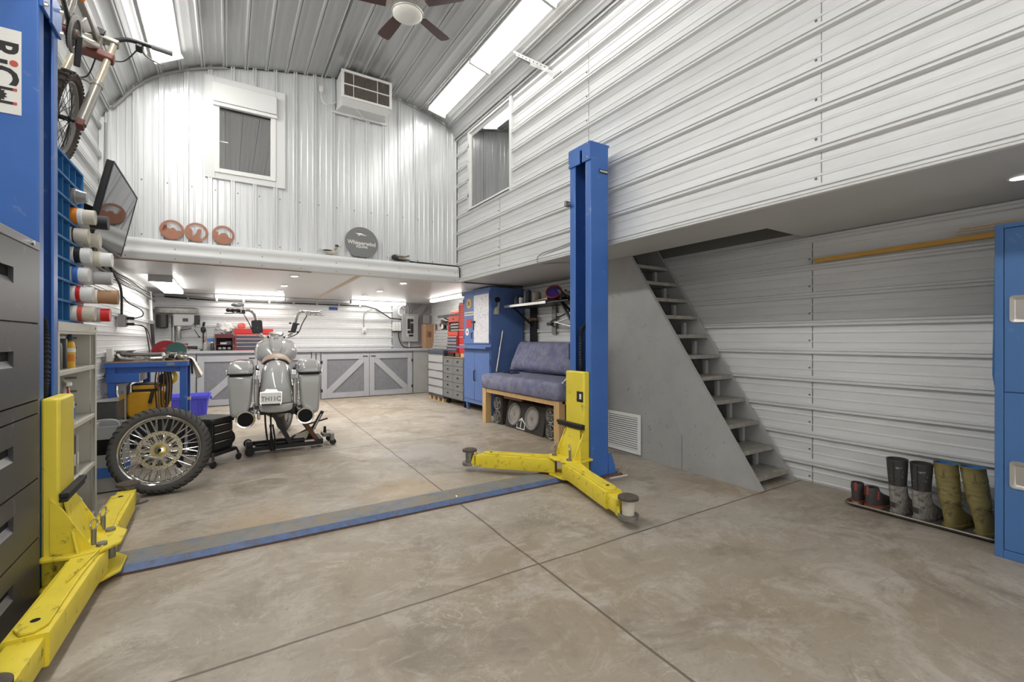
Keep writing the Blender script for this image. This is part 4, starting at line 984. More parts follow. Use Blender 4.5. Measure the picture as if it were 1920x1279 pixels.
part('lever_clamp', MB().box(-.03, .025, -.04, .02, -.02, .02, frame(B(.875, -.012, .21), fv, bk)), 'black_plastic', t, bev=.006)
part('stem', MB().box(-.03, .03, -.05, .05, -.03, .03, frame(B(.81, -.01, 0), fv, bk)), 'black_metal', t, bev=.008)
part('brake_hose', MB().tube([B(.86, -.04, .20), B(.76, -.10, .14), B(.68, -.07, .06), B(.62, -.05, -.06)], .005, 6, smooth=6), 'cable_black', t)
part('brake_hose', MB().tube([B(.60, -.02, .02), B(.48, -.08, 0), B(.40, -.05, -.05), B(.36, -.02, -.08)], .005, 6, smooth=6), 'cable_black', t)
part('head_tube', MB().bar(B(.66, 0, 0), B(.765, 0, 0), .032, .032, 16), 'fork_grey', t)
part('top_tube', MB().rings([[B(f0 + q * w_, b0 + r * w_ * .6, n * w_) for q, r, n in ((-1, -1, -.8), (-1, 1, .8), (1, 1, .8), (1, -1, -.8))] for f0, b0, w_ in ((.73, .02, .028), (.62, .30, .024), (.50, .56, .022))]), 'fork_grey', t, bev=.006)
part('down_tube', MB().tube([B(.68, .02), B(.52, .18), B(.30, .42), B(.24, .50)], .03, 12, smooth=4), 'fork_grey', t)
part('frame_web', MB().rings([[B(f, b, n) for f, b in ((.66, .04), (.62, .16), (.46, .30), (.44, .22))] for n in (-.012, .012)]), 'steel', t, bev=.004)
part('seat_tube', MB().bar(B(.25, .50), B(.66, .60), .018, .018, 12), 'fork_grey', t)
part('shock_spring', MB().tube([B(.48 - .11 * k / 60 * 1.6, .32 + .10 * k / 60 * 1.2, 0) + bk * .03 * math.cos(k * .9) * .4 + nv * .03 * math.sin(k * .9) + fv * .03 * math.cos(k * .9) for k in range(60)], .006, 6), 'black_metal', t)
part('rocker_link', MB().rings([[B(f, b, n) for f, b in ((.52, .28), (.47, .42), (.36, .46), (.40, .36))] for n in (.03, .045)]), 'fork_grey', t, bev=.004)
for s in (-1, 1):
    part('chain_stay', MB().bar(B(.24, .54, .03 * s), B(.07, 1.13, .065 * s), .013, .011, 10), 'moto_dark', t)
    part('seat_stay', MB().bar(B(.50, .58, .03 * s), B(.08, 1.13, .065 * s), .011, .010, 10), 'moto_dark', t)
cm = frame(B(.22, .50, .055), fv, bk)
part('bash_ring', MB().torus(.1, .01, 44, 6, cm, prof=[(.082, -.006), (.108, -.006), (.108, .006), (.082, .006)]), 'fork_grey', t)
cr = [((.09 if k % 2 else .083) * math.cos(2 * PI * k / 64), (.09 if k % 2 else .083) * math.sin(2 * PI * k / 64)) for k in range(64)]
part('chain_ring', MB().prism(cr, -.02, -.012, cm), 'black_metal', t)
part('crank_spider', MB().lathe([(.03, -.02), (.03, .012)], 20, cm), 'fork_grey', t)
part('crank_arm', MB().beam(B(.22, .50, .075), B(.08, .40, .085), .03, .018), 'black_metal', t, bev=.005)
part('crank_arm', MB().beam(B(.22, .50, -.075), B(.36, .60, -.085), .03, .018), 'black_metal', t, bev=.005)
part('pivot_ring', MB().torus(.022, .008, 24, 8, frame(B(.40, .62, .06), fv, bk)), 'orange', t)
part('bottom_bracket', MB().bar(B(.22, .50, -.07), B(.22, .50, .07), .025, .025, 16), 'brown_red', t)
part('saddle', MB().rings([[B(f, b, n) for f, b, n in ((.72, b0, -w_), (.75, b0, -w_ * .7), (.755, b0, w_ * .7), (.72, b0, w_))] for b0, w_ in ((.46, .02), (.58, .035), (.72, .075), (.76, .06))]), 'black_plastic', t, bev=.006)
part('wall_hook', MB().tube([Vector((XL + .01, 4.15, 3.34)), Vector((-.95, 4.18, 3.34)), B(.70, .0, -.05), B(.71, .05, .0)], .012, 8), 'black_metal', t)
# ================================================================= BLUE WORKBENCH
bx0, bx1, by0, by1, bz = -1.085, -.372, 6.28, 6.94, .967
t = thing('workbench', 'blue steel workbench with a drawer, cluttered with motorcycle parts', 'workbench', (-.73, 6.61, 0))
part('worktop', MB().box(bx0, bx1, by0, by1, bz - .014, bz), 'wood_top', t, bev=.002)
part('top_edge', MB().box(bx0, bx1, by0, by0 + .004, bz - .062, bz - .014), 'bench_blue', t)
part('top_edge', MB().box(bx1 - .004, bx1, by0 + .004, by1, bz - .062, bz - .014), 'bench_blue', t)
part('apron', MB().box(bx0, bx1 - .06, by0 + .05, by0 + .062, bz - .125, bz - .014), 'bench_blue', t)
part('apron', MB().box(bx1 - .062, bx1 - .05, by0 + .062, by1 - .02, bz - .125, bz - .014), 'bench_blue', t)
for x, y in ((bx1 - .075, by0 + .03), (bx1 - .075, by1 - .09), (bx0 + .25, by1 - .09), (bx0 + .02, by0 + .03)):
    part('leg', MB().box(x, x + .066, y, y + .066, 0, bz - .014), 'bench_blue', t, bev=.004)
part('badge', MB().box(-.56, -.49, by0 - .002, by0, bz - .05, bz - .025), 'steel_dull', t)
part('leg_tape', MB().box(bx1 - .078, bx1 - .006, by1 - .093, by1 - .022, .46, .50), 'beige_metal', t)
d = part('drawer', MB().box(bx0 + .01, -.80, by0 + .02, by1 - .05, bz - .225, bz - .126), 'bench_blue', t, bev=.003)
part('drawer_side', MB().box(-.80, -.796, by0 + .024, by1 - .05, bz - .222, bz - .13), 'blinds_grey', d)
# ---- on the bench
def on(x, y): return (x, y, bz)
t = thing('handlebar', 'bent chrome motorcycle handlebar lying along the bench front', 'handlebar', on(-.72, 6.42))
part('bar', MB().tube([(-1.0, 6.50, bz + .07), (-.97, 6.40, bz + .04), (-.90, 6.36, bz + .028), (-.75, 6.35, bz + .026), (-.62, 6.36, bz + .03), (-.55, 6.37, bz + .05)], .017, 10, smooth=6), 'chrome', t)
part('bar_sleeve', MB().tube([(-.97, 6.47, bz + .085), (-.88, 6.43, bz + .07), (-.70, 6.42, bz + .07), (-.60, 6.43, bz + .075)], .02, 10, smooth=5), 'steel_dull', t)
part('grip', MB().bar((-.55, 6.37, bz + .05), (-.50, 6.37, bz + .04), .021, .021, 12), 'black_rubber', t)
t = thing('carburettor', 'stacked silver carburettor body at left end of the bench', 'carburettor', on(-.98, 6.62))
for k, (r, z0, z1, mt) in enumerate(((.10, 0, .03, 'steel'), (.085, .03, .055, 'steel_dull'), (.11, .055, .075, 'steel'), (.075, .075, .10, 'steel_dull'), (.095, .10, .115, 'steel'))):
    part('ring', MB().lathe([(r - .004, bz + z0), (r, bz + z0 + .004), (r, bz + z1 - .004), (r - .004, bz + z1)], 24, T(-.965, 6.6, 0)), mt, t)
solo('paper_carton', MB().box(-1.08, -1.03, 6.36, 6.44, bz, bz + .14), 'paper', 'small white carton at the far left corner of bench', 'box', bev=.003)
solo('metal_strip', MB().box(-1.02, -.86, 6.31, 6.33, bz, bz + .008), 'brown_red', 'thin dark red flat bar on the bench front edge', 'bar')
rnd = random.Random(3)
for k, (x, y, s, lb) in enumerate(((-.60, 6.50, .05, 'middle of the bench'), (-.54, 6.42, .042, 'front right of the bench'), (-.49, 6.52, .05, 'right of the bench behind the cloth'), (-.66, 6.60, .04, 'bench middle rear'), (-.44, 6.46, .045, 'bench right front corner'))):
    t_ = thing('engine_part', ('lumpy', 'smaller lumpy', 'larger lumpy', 'round-ended', 'knobbly')[k] + ' silver engine part on the ' + lb, 'engine part', on(x, y), group='engine parts on the bench')
    part('casting', MB().ball((x, y, bz + s * .8), (s * 1.3, s, s * .8), 12, 7), 'steel', t_, ang=60)
    part('flange', MB().lathe([(s * .5, bz), (s * .5, bz + s * 1.9)], 12, T(x + s * .6, y, 0)), 'steel_dull', t_)
    part('stud', MB().bar((x - s, y, bz + s * .6), (x - s * 1.9, y - s * .3, bz + s * 1.1), s * .18, n=8), 'chrome', t_)
t = thing('small_bottle', 'tiny white glue bottle standing on bench before the saw', 'bottle', on(-.62, 6.70))
part('body', MB().lathe([(.016, bz), (.016, bz + .075), (.008, bz + .09)], 14, T(-.60, 6.40, 0)), 'white_plastic', t)
part('label_band', MB().lathe([(.0165, bz + .02), (.0165, bz + .05)], 14, T(-.60, 6.40, 0), cap=False), 'red_soft', t)
for k in range(9):
    x = -.93 + .062 * k + rnd.uniform(-.02, .02); y = 6.47 + rnd.uniform(-.02, .10); L = rnd.uniform(.05, .11); a = rnd.uniform(0, 3.1)
    solo('loose_part', MB().bar((x - L * math.cos(a) / 2, y - L * math.sin(a) / 2, bz + .026), (x + L * math.cos(a) / 2, y + L * math.sin(a) / 2, bz + .03), rnd.uniform(.012, .024), rnd.uniform(.010, .02), 10).bar((x, y, bz), (x, y, bz + .05), .016, n=8), ('steel', 'steel_dull', 'chrome')[k % 3], 'small silver metal part among the clutter on the workbench top', 'metal part', 'loose metal parts on the bench')
# chop saw
t = thing('chop_saw', 'red abrasive chop saw at the back of the workbench', 'saw', on(-.62, 6.78))
cx_, cz_ = -.60, bz + .085
sr = .70
gp = [(cx_ + .14 * math.cos(a), cz_ + .14 * math.sin(a)) for a in [math.radians(-25 + 215 * k / 24) for k in range(25)]]
part('blade_guard', MB().rings([[(x, y, z) for x, z in gp + [(cx_ - .10, cz_ - .055), (cx_ + .08, cz_ - .055)]] for y in (6.66, 6.76)]), 'red_saw', t, bev=.008)
part('guard_boss', MB().lathe([(.066, 0), (.062, .02), (.035, .03)], 28, frame((cx_ - .02, 6.66, cz_ - .005), (1, 0, 0), (0, 0, 1))), 'red_saw', t)
part('guard_arm', MB().rings([[(x, y, z) for x, z in ((cx_ + .04, cz_ + .132), (cx_ + .18, cz_ + .09), (cx_ + .21, cz_ + .035), (cx_ + .07, cz_ + .04))] for y in (6.68, 6.74)]), 'red_saw', t, bev=.01)
part('abrasive_disc', MB().lathe([(.10, 0), (.10, .004)], 40, frame((cx_ + .10, 6.63, cz_ + .018), (1, 0, 0), (0, 0, 1))), 'green_disc', t)
part('handle', MB().bar((cx_ + .19, 6.71, cz_ + .055), (cx_ + .30, 6.71, cz_ + .05), .018, .022, 12), 'moto_dark', t)
part('saw_base', MB().box(cx_ - .14, cx_ + .18, 6.64, 6.86, bz, bz + .028), 'red_saw', t, bev=.005)
part('motor', MB().bar((cx_ - .03, 6.76, cz_), (cx_ - .03, 6.88, cz_), .055, .05, 20), 'black_plastic', t)
# cloth draped over the corner
t = thing('rag', 'crumpled white cloth rag draped over right corner of the workbench', 'cloth', (-.37, 6.8, .83))
G = []
for i in range(14):
    u = i / 13.0; row = []
    for j in range(13):
        v = j / 12.0; y = 6.60 + .36 * v
        if u < .45: x = -.52 + .36 * (u / .45) * .47; z = bz + .012 + .018 * abs(math.sin(5 * u + 8 * v))
        else:
            k = (u - .45) / .55; x = -.352 + .022 * math.sin(9 * v + 1) * (.4 + k) + .075 * k; z = bz + .012 - .25 * k * (1 - .45 * abs(v - .35)) 
        row.append((x, y - .04 * u, z))
    G.append(row)
o = part('drape', MB().grid(G), 'cloth', t, ang=80); md = o.modifiers.new('thick', 'SOLIDIFY'); md.thickness = .006; md = o.modifiers.new('sub', 'SUBSURF'); md.levels = md.render_levels = 1
t = thing('plastic_wrap', 'crumpled white plastic wrapping on the right of the bench', 'plastic wrap', on(-.47, 6.62))
rp_ = random.Random(5); mb = MB(); mb.ball((-.50, 6.58, bz + .035), (.09, .06, .035), 18, 10)
for v in mb.bm.verts: v.co += Vector((rp_.uniform(-.012, .012), rp_.uniform(-.012, .012), rp_.uniform(-.0, .022)))
part('film', mb, 'cloth', t, ang=15)
t = thing('hanging_strap', 'short black strap with a white tip hanging at bench corner', 'strap', (-.37, 6.55, .8))
part('webbing', MB().tube([(-.362, 6.60, bz + .004), (-.352, 6.59, bz - .02), (-.35, 6.585, bz - .10), (-.345, 6.58, bz - .17)], .012, 6), 'black_rubber', t)
part('tip', MB().bar((-.345, 6.58, bz - .17), (-.343, 6.58, bz - .19), .013, .008, 8), 'white_plastic', t)
# ---- under the bench
t = thing('generator', 'yellow portable machine with tube handle under the workbench', 'machine', (-.75, 6.62, 0))
part('tank', MB().rings([[(x, y, z) for x, z in rrect(-.92, -.56, .34, .63, .06)] for y in (6.40, 6.78)]), 'yellow_machine', t, bev=.02)
part('base_skid', MB().box(-.92, -.56, 6.42, 6.76, .10, .34), 'black_metal', t, bev=.02)
part('front_panel', MB().box(-.87, -.66, 6.392, 6.40, .655, .70), 'yellow_machine', t, bev=.003)
part('panel_shelf', MB().box(-.88, -.64, 6.40, 6.70, .63, .71), 'black_metal', t, bev=.005)
part('tube_handle', MB().tube([(-.66, 6.48, .68), (-.56, 6.42, .70), (-.50, 6.40, .74), (-.49, 6.40, .79), (-.52, 6.40, .83), (-.58, 6.42, .82)], .019, 10, smooth=6), 'yellow_tube', t)
part('recoil', MB().lathe([(.06, 0), (.055, .03), (.02, .035)], 20, frame((-.60, 6.42, .76), (1, 0, 0), (0, 0, 1))), 'black_metal', t)
part('pull_handle', MB().beam((-.69, 6.37, .64), (-.72, 6.37, .50), .03, .03), 'black_plastic', t, bev=.006)
part('foot', MB().box(-.90, -.86, 6.44, 6.74, .0, .10), 'black_metal', t); part('foot', MB().box(-.62, -.58, 6.44, 6.74, .0, .10), 'black_metal', t)
t = thing('cord_bundle', 'bundle of brown and black cords hanging in loops beneath workbench', 'cords', (-.61, 6.345, .4))
for k in range(5):
    a = .012 * k
    part('cord_loop', MB().tube([(-.655 + .022 * k, 6.315 + a, .845), (-.665 + .024 * k, 6.31 + a, .70), (-.645 + .016 * k, 6.31 + a, .42 + .03 * k), (-.605 + .012 * k, 6.32 + a, .37 + .04 * k), (-.575 + .01 * k, 6.325 + a, .44 + .02 * k), (-.57 + .012 * k, 6.33 + a, .70), (-.585 + .012 * k, 6.33 + a, .845)], .0065, 6, smooth=6), 'cord_brown' if k % 2 else 'black_rubber', t)
t = thing('louvre_carton', 'tall white carton standing under the bench left of yellow machine', 'box', (-.97, 6.62, 0))
part('carton_body', MB().box(-1.0, -.93, 6.46, 6.72, 0, .69), 'paper', t, bev=.004)
part('flap', MB().hexa([(-1.0, 6.46, .69), (-.93, 6.46, .69), (-.93, 6.72, .69), (-1.0, 6.72, .69), (-1.03, 6.46, .72), (-.90, 6.46, .73), (-.90, 6.72, .73), (-1.03, 6.72, .72)]), 'paper', t)
part('print_strip', MB().box(-.975, -.955, 6.457, 6.46, .10, .64), 'grey_plastic', t)
t = thing('storage_tote', 'dark grey storage tote with a silver edge behind shelf unit', 'box', (-.98, 5.95, 0))
part('tote_body', MB().box(-1.09, -.90, 5.80, 6.16, 0, .60), 'file_grey', t, bev=.01); part('lid', MB().hexa([(-1.09, 5.79, .60), (-.89, 5.79, .60), (-.89, 6.17, .60), (-1.09, 6.17, .60), (-1.09, 5.79, .62), (-.89, 5.79, .64), (-.89, 6.17, .64), (-1.09, 6.17, .62)]), 'chrome', t)
# grey crate the wheel leans on
t = thing('plastic_crate', 'grey open plastic crate of tools behind the spoked wheel', 'crate', (-.80, 4.86, 0))
cr0, cr1, cy0, cy1, ch = -.90, -.70, 4.70, 5.02, .52
for b in ((cr0, cr1, cy0, cy0 + .01), (cr0, cr1, cy1 - .01, cy1), (cr0, cr0 + .01, cy0 + .01, cy1 - .01), (cr1 - .01, cr1, cy0 + .01, cy1 - .01)):
    part('crate_wall', MB().box(*b, 0, ch), 'grey_plastic', t, bev=.002)
part('crate_bottom', MB().box(cr0, cr1, cy0, cy1, 0, .01), 'grey_plastic', t)
part('handle', MB().tube([(cr0 + .02, cy0 - .004, ch - .02), (cr0 + .04, cy0 - .01, ch + .045), (cr1 - .04, cy0 - .01, ch + .045), (cr1 - .02, cy0 - .004, ch - .02)], .009, 8, smooth=4), 'grey_plastic', t)
part('dark_window', MB().box(cr0 + .04, cr1 - .05, cy0 - .002, cy0, .30, .42), 'dark_hole', t); part('blue_base', MB().box(cr0 - .004, cr1 + .004, cy0 - .006, cy1 + .004, .12, .20), 'blue_label', t)
t = thing('dark_block', 'added dark block on the floor behind the wheel spokes', 'tub', (-.55, 5.55, 0))  # block added to make the view through the spokes dark
part('block_body', MB().hexa([(-.68, 5.42, 0), (-.36, 5.42, 0), (-.36, 5.75, 0), (-.68, 5.75, 0), (-.72, 5.38, .44), (-.33, 5.38, .44), (-.33, 5.78, .44), (-.72, 5.78, .44)]), 'black_plastic', t, bev=.012)
part('block_lid', MB().box(-.735, -.315, 5.365, 5.795, .441, .465), 'black_metal', t, bev=.006)
# blue recycling bin behind the bench
t = thing('recycling_bin', 'blue plastic recycling bin on floor behind the workbench', 'bin', (-.52, 8.6, 0))
o = [[(x, y, z) for x, y in rrect(-.78 - q, -.27 + q, 8.42 - q, 8.86 + q, .05)] for z, q in ((0, 0), (.30, .035), (.302, .055), (.345, .06), (.345, .045), (.30, .025), (.02, -.01))]
part('tub', MB().rings(o), 'bin_blue', t)
part('grip_lip', MB().box(-.22, -.195, 8.55, 8.72, .27, .31), 'bin_blue', t, bev=.006)
for k in range(3): part('rib', MB().rings([[(x, 8.418 - q, z) for x, q, z in ((-.36 + .045 * k, .0, .01), (-.35 + .045 * k, .0, .01), (-.35 + .045 * k, .036, .29), (-.36 + .045 * k, .036, .29))], [(x, 8.41 - q, z) for x, q, z in ((-.36 + .045 * k, .0, .01), (-.35 + .045 * k, .0, .01), (-.35 + .045 * k, .036, .29), (-.36 + .045 * k, .036, .29))]]), 'bin_blue', t)

# ================================================================= SPOKED MOTORCYCLE WHEEL leaning on the crate
R = .33; lean = 9
t = thing('motorcycle_wheel', 'large spoked motorcycle wheel with black tyre leaning by the shelf unit', 'wheel', (-.435, 4.50, 0), local=True)
wm = T(0, .0, .333) @ RZ(-4) @ RX(90 - lean)      # local z of the wheel faces the camera (-Y) after this turn
tp = [(.262, .052), (.275, .062), (.295, .064), (.315, .055), (.327, .03), (.331, 0), (.327, -.03), (.315, -.055), (.295, -.064), (.275, -.062), (.262, -.052), (.256, 0)]
ty = part('tyre', MB().torus(R, 0, 72, 12, wm, prof=tp), 'tyre', t, ang=60)
gv = MB()
for i in range(44):
    for s in (-1, 1):
        a = 2 * PI * i / 44 + (0 if s > 0 else .07)
        pts = [Vector((r * math.cos(a + o_), r * math.sin(a + o_), z * s)) for r, z, o_ in ((.298, .0645, 0), (.317, .0555, .03), (.3285, .031, .075), (.332, .006, .12))]
        gv.tube([wm @ p for p in pts], .0042, 4)
part('tread_grooves', gv, 'black_rubber', ty)
part('rim', MB().torus(.25, 0, 72, 8, wm, prof=[(.266, .046), (.270, .050), (.262, .054), (.250, .046), (.243, .03), (.238, 0), (.243, -.03), (.250, -.046), (.262, -.054), (.270, -.05), (.266, -.046), (.256, 0)]), 'chrome', t, ang=50)
for s in (1, -1):
    sp = MB()
    for i in range(40):
        a = 2 * PI * i / 40; dq = .55 if i % 2 else -.55
        sp.bar(wm @ Vector((.045 * math.cos(a + dq), .045 * math.sin(a + dq), s * .045)), wm @ Vector((.243 * math.cos(a), .243 * math.sin(a), s * .014)), .0030, n=6, cap=False)
    part('spokes', sp, 'chrome', t)
part('hub', MB().lathe([(.02, -.06), (.055, -.055), (.055, -.04), (.03, -.03), (.03, .03), (.055, .04), (.055, .055), (.03, .062)], 28, wm), 'gold', t)
dk = MB(); dk.torus(.1, 0, 60, 4, wm, prof=[(.118, .062), (.146, .062), (.146, .066), (.118, .066)])
for k in range(10):
    a = 2 * PI * k / 10; dk.box(.045, .122, -.009, .009, .0625, .0655, wm @ Matrix.Rotation(a, 4, 'Z'))
dk.torus(.1, 0, 40, 4, wm, prof=[(.038, .0622), (.062, .0622), (.062, .0665), (.038, .0665)])
ds = part('brake_disc', dk, 'disc_metal', t, ang=30)
hl = MB()
for k in range(48):
    a = 2 * PI * k / 48; r = .126 + .012 * (k % 2); hl.lathe([(.0032, .0661), (.0032, .0666)], 8, wm @ T(r * math.cos(a), r * math.sin(a), 0))
part('disc_holes', hl, 'dark_hole', ds)
part('disc_bolts', MB().torus(.05, 0, 5, 4, wm, prof=[(.047, .066), (.053, .066), (.053, .07), (.047, .07)]), 'gold', ds)
part('bearing_cap', MB().lathe([(.026, .06), (.026, .074), (.018, .076)], 24, wm), 'chrome', t)
part('axle_hole', MB().lathe([(.013, .0762), (.013, .0772)], 20, wm), 'dark_hole', t)
part('marker_bar', MB().box(-.085, .085, -.008, .008, .068, .075, wm @ T(-.03, -.055, 0) @ RZ(-18)), 'steel', t, bev=.002)
# yellow hoop and small strap on floor by the wheel
solo('rubber_strap', MB().tube([(-.66, 4.28, .012), (-.60, 4.25, .012), (-.53, 4.27, .012), (-.50, 4.30, .012)], .011, 8, smooth=5), 'steel_dull', 'short grey strap lying on the floor below the wheel', 'strap')

# ================================================================= MECHANIC'S ROLLER SEAT
t = thing('roller_seat', 'black rolling mechanic seat with drawers beside the spoked wheel', 'stool', (-.135, 5.30, 0), (0, 0, math.radians(52)), local=True)
sw, sd_ = .13, .13
part('seat_pad', MB().rings([[(x * k, y * k, z) for x, y in rrect(-.155, .155, -.155, .155, .04)] for z, k in ((.40, .97), (.41, 1), (.44, 1), (.452, .95))]), 'black_metal', t)
part('cabinet', MB().box(-sw, sw, -sd_, sd_, .14, .40), 'black_plastic', t, bev=.006)
for k in range(3): 
    d = part('drawer', MB().box(-sw + .01, sw - .01, -sd_ - .012, -sd_, .155 + .08 * k, .225 + .08 * k), 'black_metal', t, bev=.004)
    part('drawer_trim', MB().box(-sw + .01, sw - .01, -sd_ - .016, -sd_ - .011, .222 + .08 * k, .228 + .08 * k), 'chrome', d)
part('tray', MB().rings([[(x, y, z) for x, y in rrect(-.165, .165, -.165, .165, .04)] for z in (.10, .135)]), 'black_plastic', t, bev=.006)
for x in (-.14, .14):
    for y in (-.14, .14):
        lg = part('caster_arm', MB().tube([(x * .7, y * .7, .12), (x * 1.1, y * 1.1, .12), (x * 1.2, y * 1.2, .07)], .012, 8), 'black_metal', t)
        part('caster_wheel', MB().lathe([(.03, -.011), (.033, -.006), (.033, .006), (.03, .011)], 18, T(x * 1.2, y * 1.2, .033) @ RX(90)), 'black_rubber', lg)
part('side_reel', MB().lathe([(.075, 0), (.08, .01), (.08, .035), (.075, .045)], 24, T(sw + .004, -.05, .22) @ RY(90)), 'black_plastic', t)
# ================================================================= MOTORCYCLE seen from behind, rear wheel removed
t = thing('motorcycle', 'grey bagger motorcycle without rear wheel raised on a black jack', 'motorcycle', (.415, 5.05, 0), (0, 0, math.radians(-4.7)), local=True)
def loft_y(polys):        # list of (y, [(x,z)...])
    return MB().rings([[(x, y, z) for x, z in p] for y, p in polys])
# rear fender
prof = spline([Vector((0, y, z)) for y, z in ((.010, .565), (.002, .63), (.014, .72), (.06, .81), (.145, .89), (.27, .95), (.42, .98), (.58, .975))], 4)
def fender_rows(prof, w, dp, inner):
    rows = []
    for i, p in enumerate(prof):
        d = (prof[min(i + 1, len(prof) - 1)] - prof[max(i - 1, 0)]).normalized(); n = Vector((0, -d.z, d.y))
        rows.append([Vector((w * math.sin(math.radians(88) * s / 8.0), 0, 0)) + p - n * (dp * min(1, .35 + i / len(prof) * 1.3) if dp > .05 else dp) * (1 - math.cos(math.radians(88) * s / 8.0)) - n * (inner if abs(s) == 9 else 0) for s in range(-8, 9)])
        rows[-1] = [rows[-1][0] - n * inner] + rows[-1] + [rows[-1][-1] - n * inner]
    return rows
fd = part('rear_fender', MB().grid(fender_rows(prof, .138, .12, .12)), 'moto_grey', t, ang=60)
md = fd.modifiers.new('thick', 'SOLIDIFY'); md.thickness = .006; md.offset = -1
pr2 = [Vector((0, y, z)) for y, z in ((.024, .480), (.014, .485), (.009, .50), (.008, .53), (.009, .562))]
fx_ = part('fender_extension', MB().grid(fender_rows(pr2, .145, .045, .14)), 'moto_grey', t, ang=60)
md = fx_.modifiers.new('thick', 'SOLIDIFY'); md.thickness = .006; md.offset = -1
part('fender_seam', MB().grid([[Vector((r.x * 1.002, r.y - .001, r.z)) for r in row] for row in fender_rows([Vector((0, .009, .5625)), Vector((0, .009, .5655))], .1455, .045, .1)]), 'moto_dark', fd)
# license plate
pm = T(-.045, -.018, .63) @ RX(84) @ RZ(-1)
pl = part('license_plate', MB().prism(rrect(-.092, .092, -.052, .05, .01), -.002, .002, pm), 'paper', t)
part('plate_lettering', text_mb('TH11C', .062, pm @ T(0, -.012, .0022), .0008, bold=.0012, sx=.92), 'sign_grey', pl)
part('plate_holder', MB().prism([(-.098, -.05), (-.098, .058), (-.06, .064), (-.045, .085), (.045, .085), (.06, .064), (.098, .058), (.098, -.05), (.085, -.07), (-.085, -.07)], -.008, -.0025, pm), 'chrome', t, bev=.003)
part('plate_lip', MB().prism([(-.085, -.055), (.085, -.055), (.078, -.074), (-.078, -.074)], -.006, .010, pm), 'moto_dark', t, bev=.003)
# saddlebags
for s in (-1, 1):
    bag = [(s * .205, .845), (s * .42, .845), (s * .418, .75), (s * .40, .47), (s * .38, .435), (s * .30, .43), (s * .255, .47), (s * .222, .56)]
    if s < 0: bag = bag[::-1]
    cx = s * .30; cz = .66
    sc = lambda k: [(cx + (x - cx) * k, cz + (z - cz) * k) for x, z in bag]
    bg = part('saddlebag', loft_y([(.085, sc(.90)), (.10, sc(.97)), (.13, sc(1.0)), (.70, sc(1.0)), (.76, sc(.94)), (.79, sc(.8))]), 'moto_grey', t, bev=.018, ang=40, seg=3)
    lid = lambda z, g, e: [(x, y, z) for x, y in rrect(min(s * .20, s * .425) + g, max(s * .20, s * .425) - g, .07 + e, .80 - e, .05)]
    ld = part('bag_lid', MB().rings([lid(.868, 0, 0), lid(.90, -.001, -.003), lid(.95, .014, .02), lid(.975, .03, .05), lid(.984, .06, .09)]), 'moto_grey', bg, ang=50)
    part('lid_gasket', MB().rings([lid(.852, .004, .004), lid(.867, .004, .004)]), 'black_rubber', bg)
    part('bag_latch', MB().box(min(s * .418, s * .44), max(s * .418, s * .44), .14, .20, .855, .90), 'chrome', bg, bev=.006)
    mf = part('muffler', MB().rings([[(s * .262 + r * math.cos(a), y, .432 + r * math.sin(a)) for a in [2 * PI * k / 28 for k in range(28)]] for y, r in ((-.02, .068), (-.022, .080), (-.005, .084), (.05, .078), (.95, .06))]), 'chrome', t, ang=50)
    part('muffler_bore', MB().rings([[(s * .262 + .067 * math.cos(a), y, .432 + .067 * math.sin(a)) for a in [2 * PI * k / 28 for k in range(28)]] for y in (-.0235, -.0215)]), 'dark_hole', mf)
    part('muffler_strap', MB().box(min(s * .20, s * .33), max(s * .20, s * .33), .10, .16, .50, .525), 'black_metal', mf, bev=.004)
    fl = part('filler_strut', MB().rings([[(s * .172 + x, .075 + y, z) for x, y in rrect(-.022, .022, -.02, .02, .016)] for z in (.55, .79, .81)]), 'fork_grey', t)
    part('strut_foot', MB().box(s * .172 - .02, s * .172 + .02, .054, .095, .515, .55), 'moto_dark', fl, bev=.003)
    part('strut_slot', MB().box(s * .172 - .012, s * .172 - .002, .052, .056, .57, .76), 'steel', fl).rotation_euler.z = 0
    lm = part('marker_lamp', MB().box(s * .160 - .022, s * .160 + .022, .085, .12, .845, .895), 'chrome', t, bev=.005)
    part('lamp_lens', MB().box(s * .160 - .014, s * .160 + .014, .083, .086, .853, .887), 'opal', lm)
    part('side_bracket', MB().tube([(s * .165, .10, .90), (s * .175, .20, .93), (s * .17, .35, .90)], .016, 8), 'moto_dark', t)
    part('frame_rail', MB().tube([(s * .12, .10, .70), (s * .13, .45, .78), (s * .12, .75, .80), (s * .13, 1.0, .45)], .016, 8, smooth=4), 'moto_dark', t)
    part('footboard', MB().box(min(s * .20, s * .34), max(s * .20, s * .34), .95, 1.25, .34, .36), 'black_metal', t, bev=.006)
# seat
part('seat', MB().rings([[(w_ * math.cos(a), y, z + h * math.sin(a)) for a in [PI * k / 14 for k in range(15)]] for y, w_, z, h in ((.50, .118, .93, .055), (.54, .138, .93, .085), (.64, .15, .935, .10), (.74, .14, .945, .10), (.86, .12, .96, .09), (.92, .07, .97, .06))]), 'leather_tan', t, ang=70)
part('seat_edge', MB().tube([(.122, .495, .935), (.09, .49, .97), (.0, .485, .988), (-.09, .49, .97), (-.122, .495, .935)], .010, 8, smooth=5), 'moto_dark', t)
part('seat_tab', MB().ball((0, .475, .993), (.02, .012, .012), 12, 6), 'chrome', t)
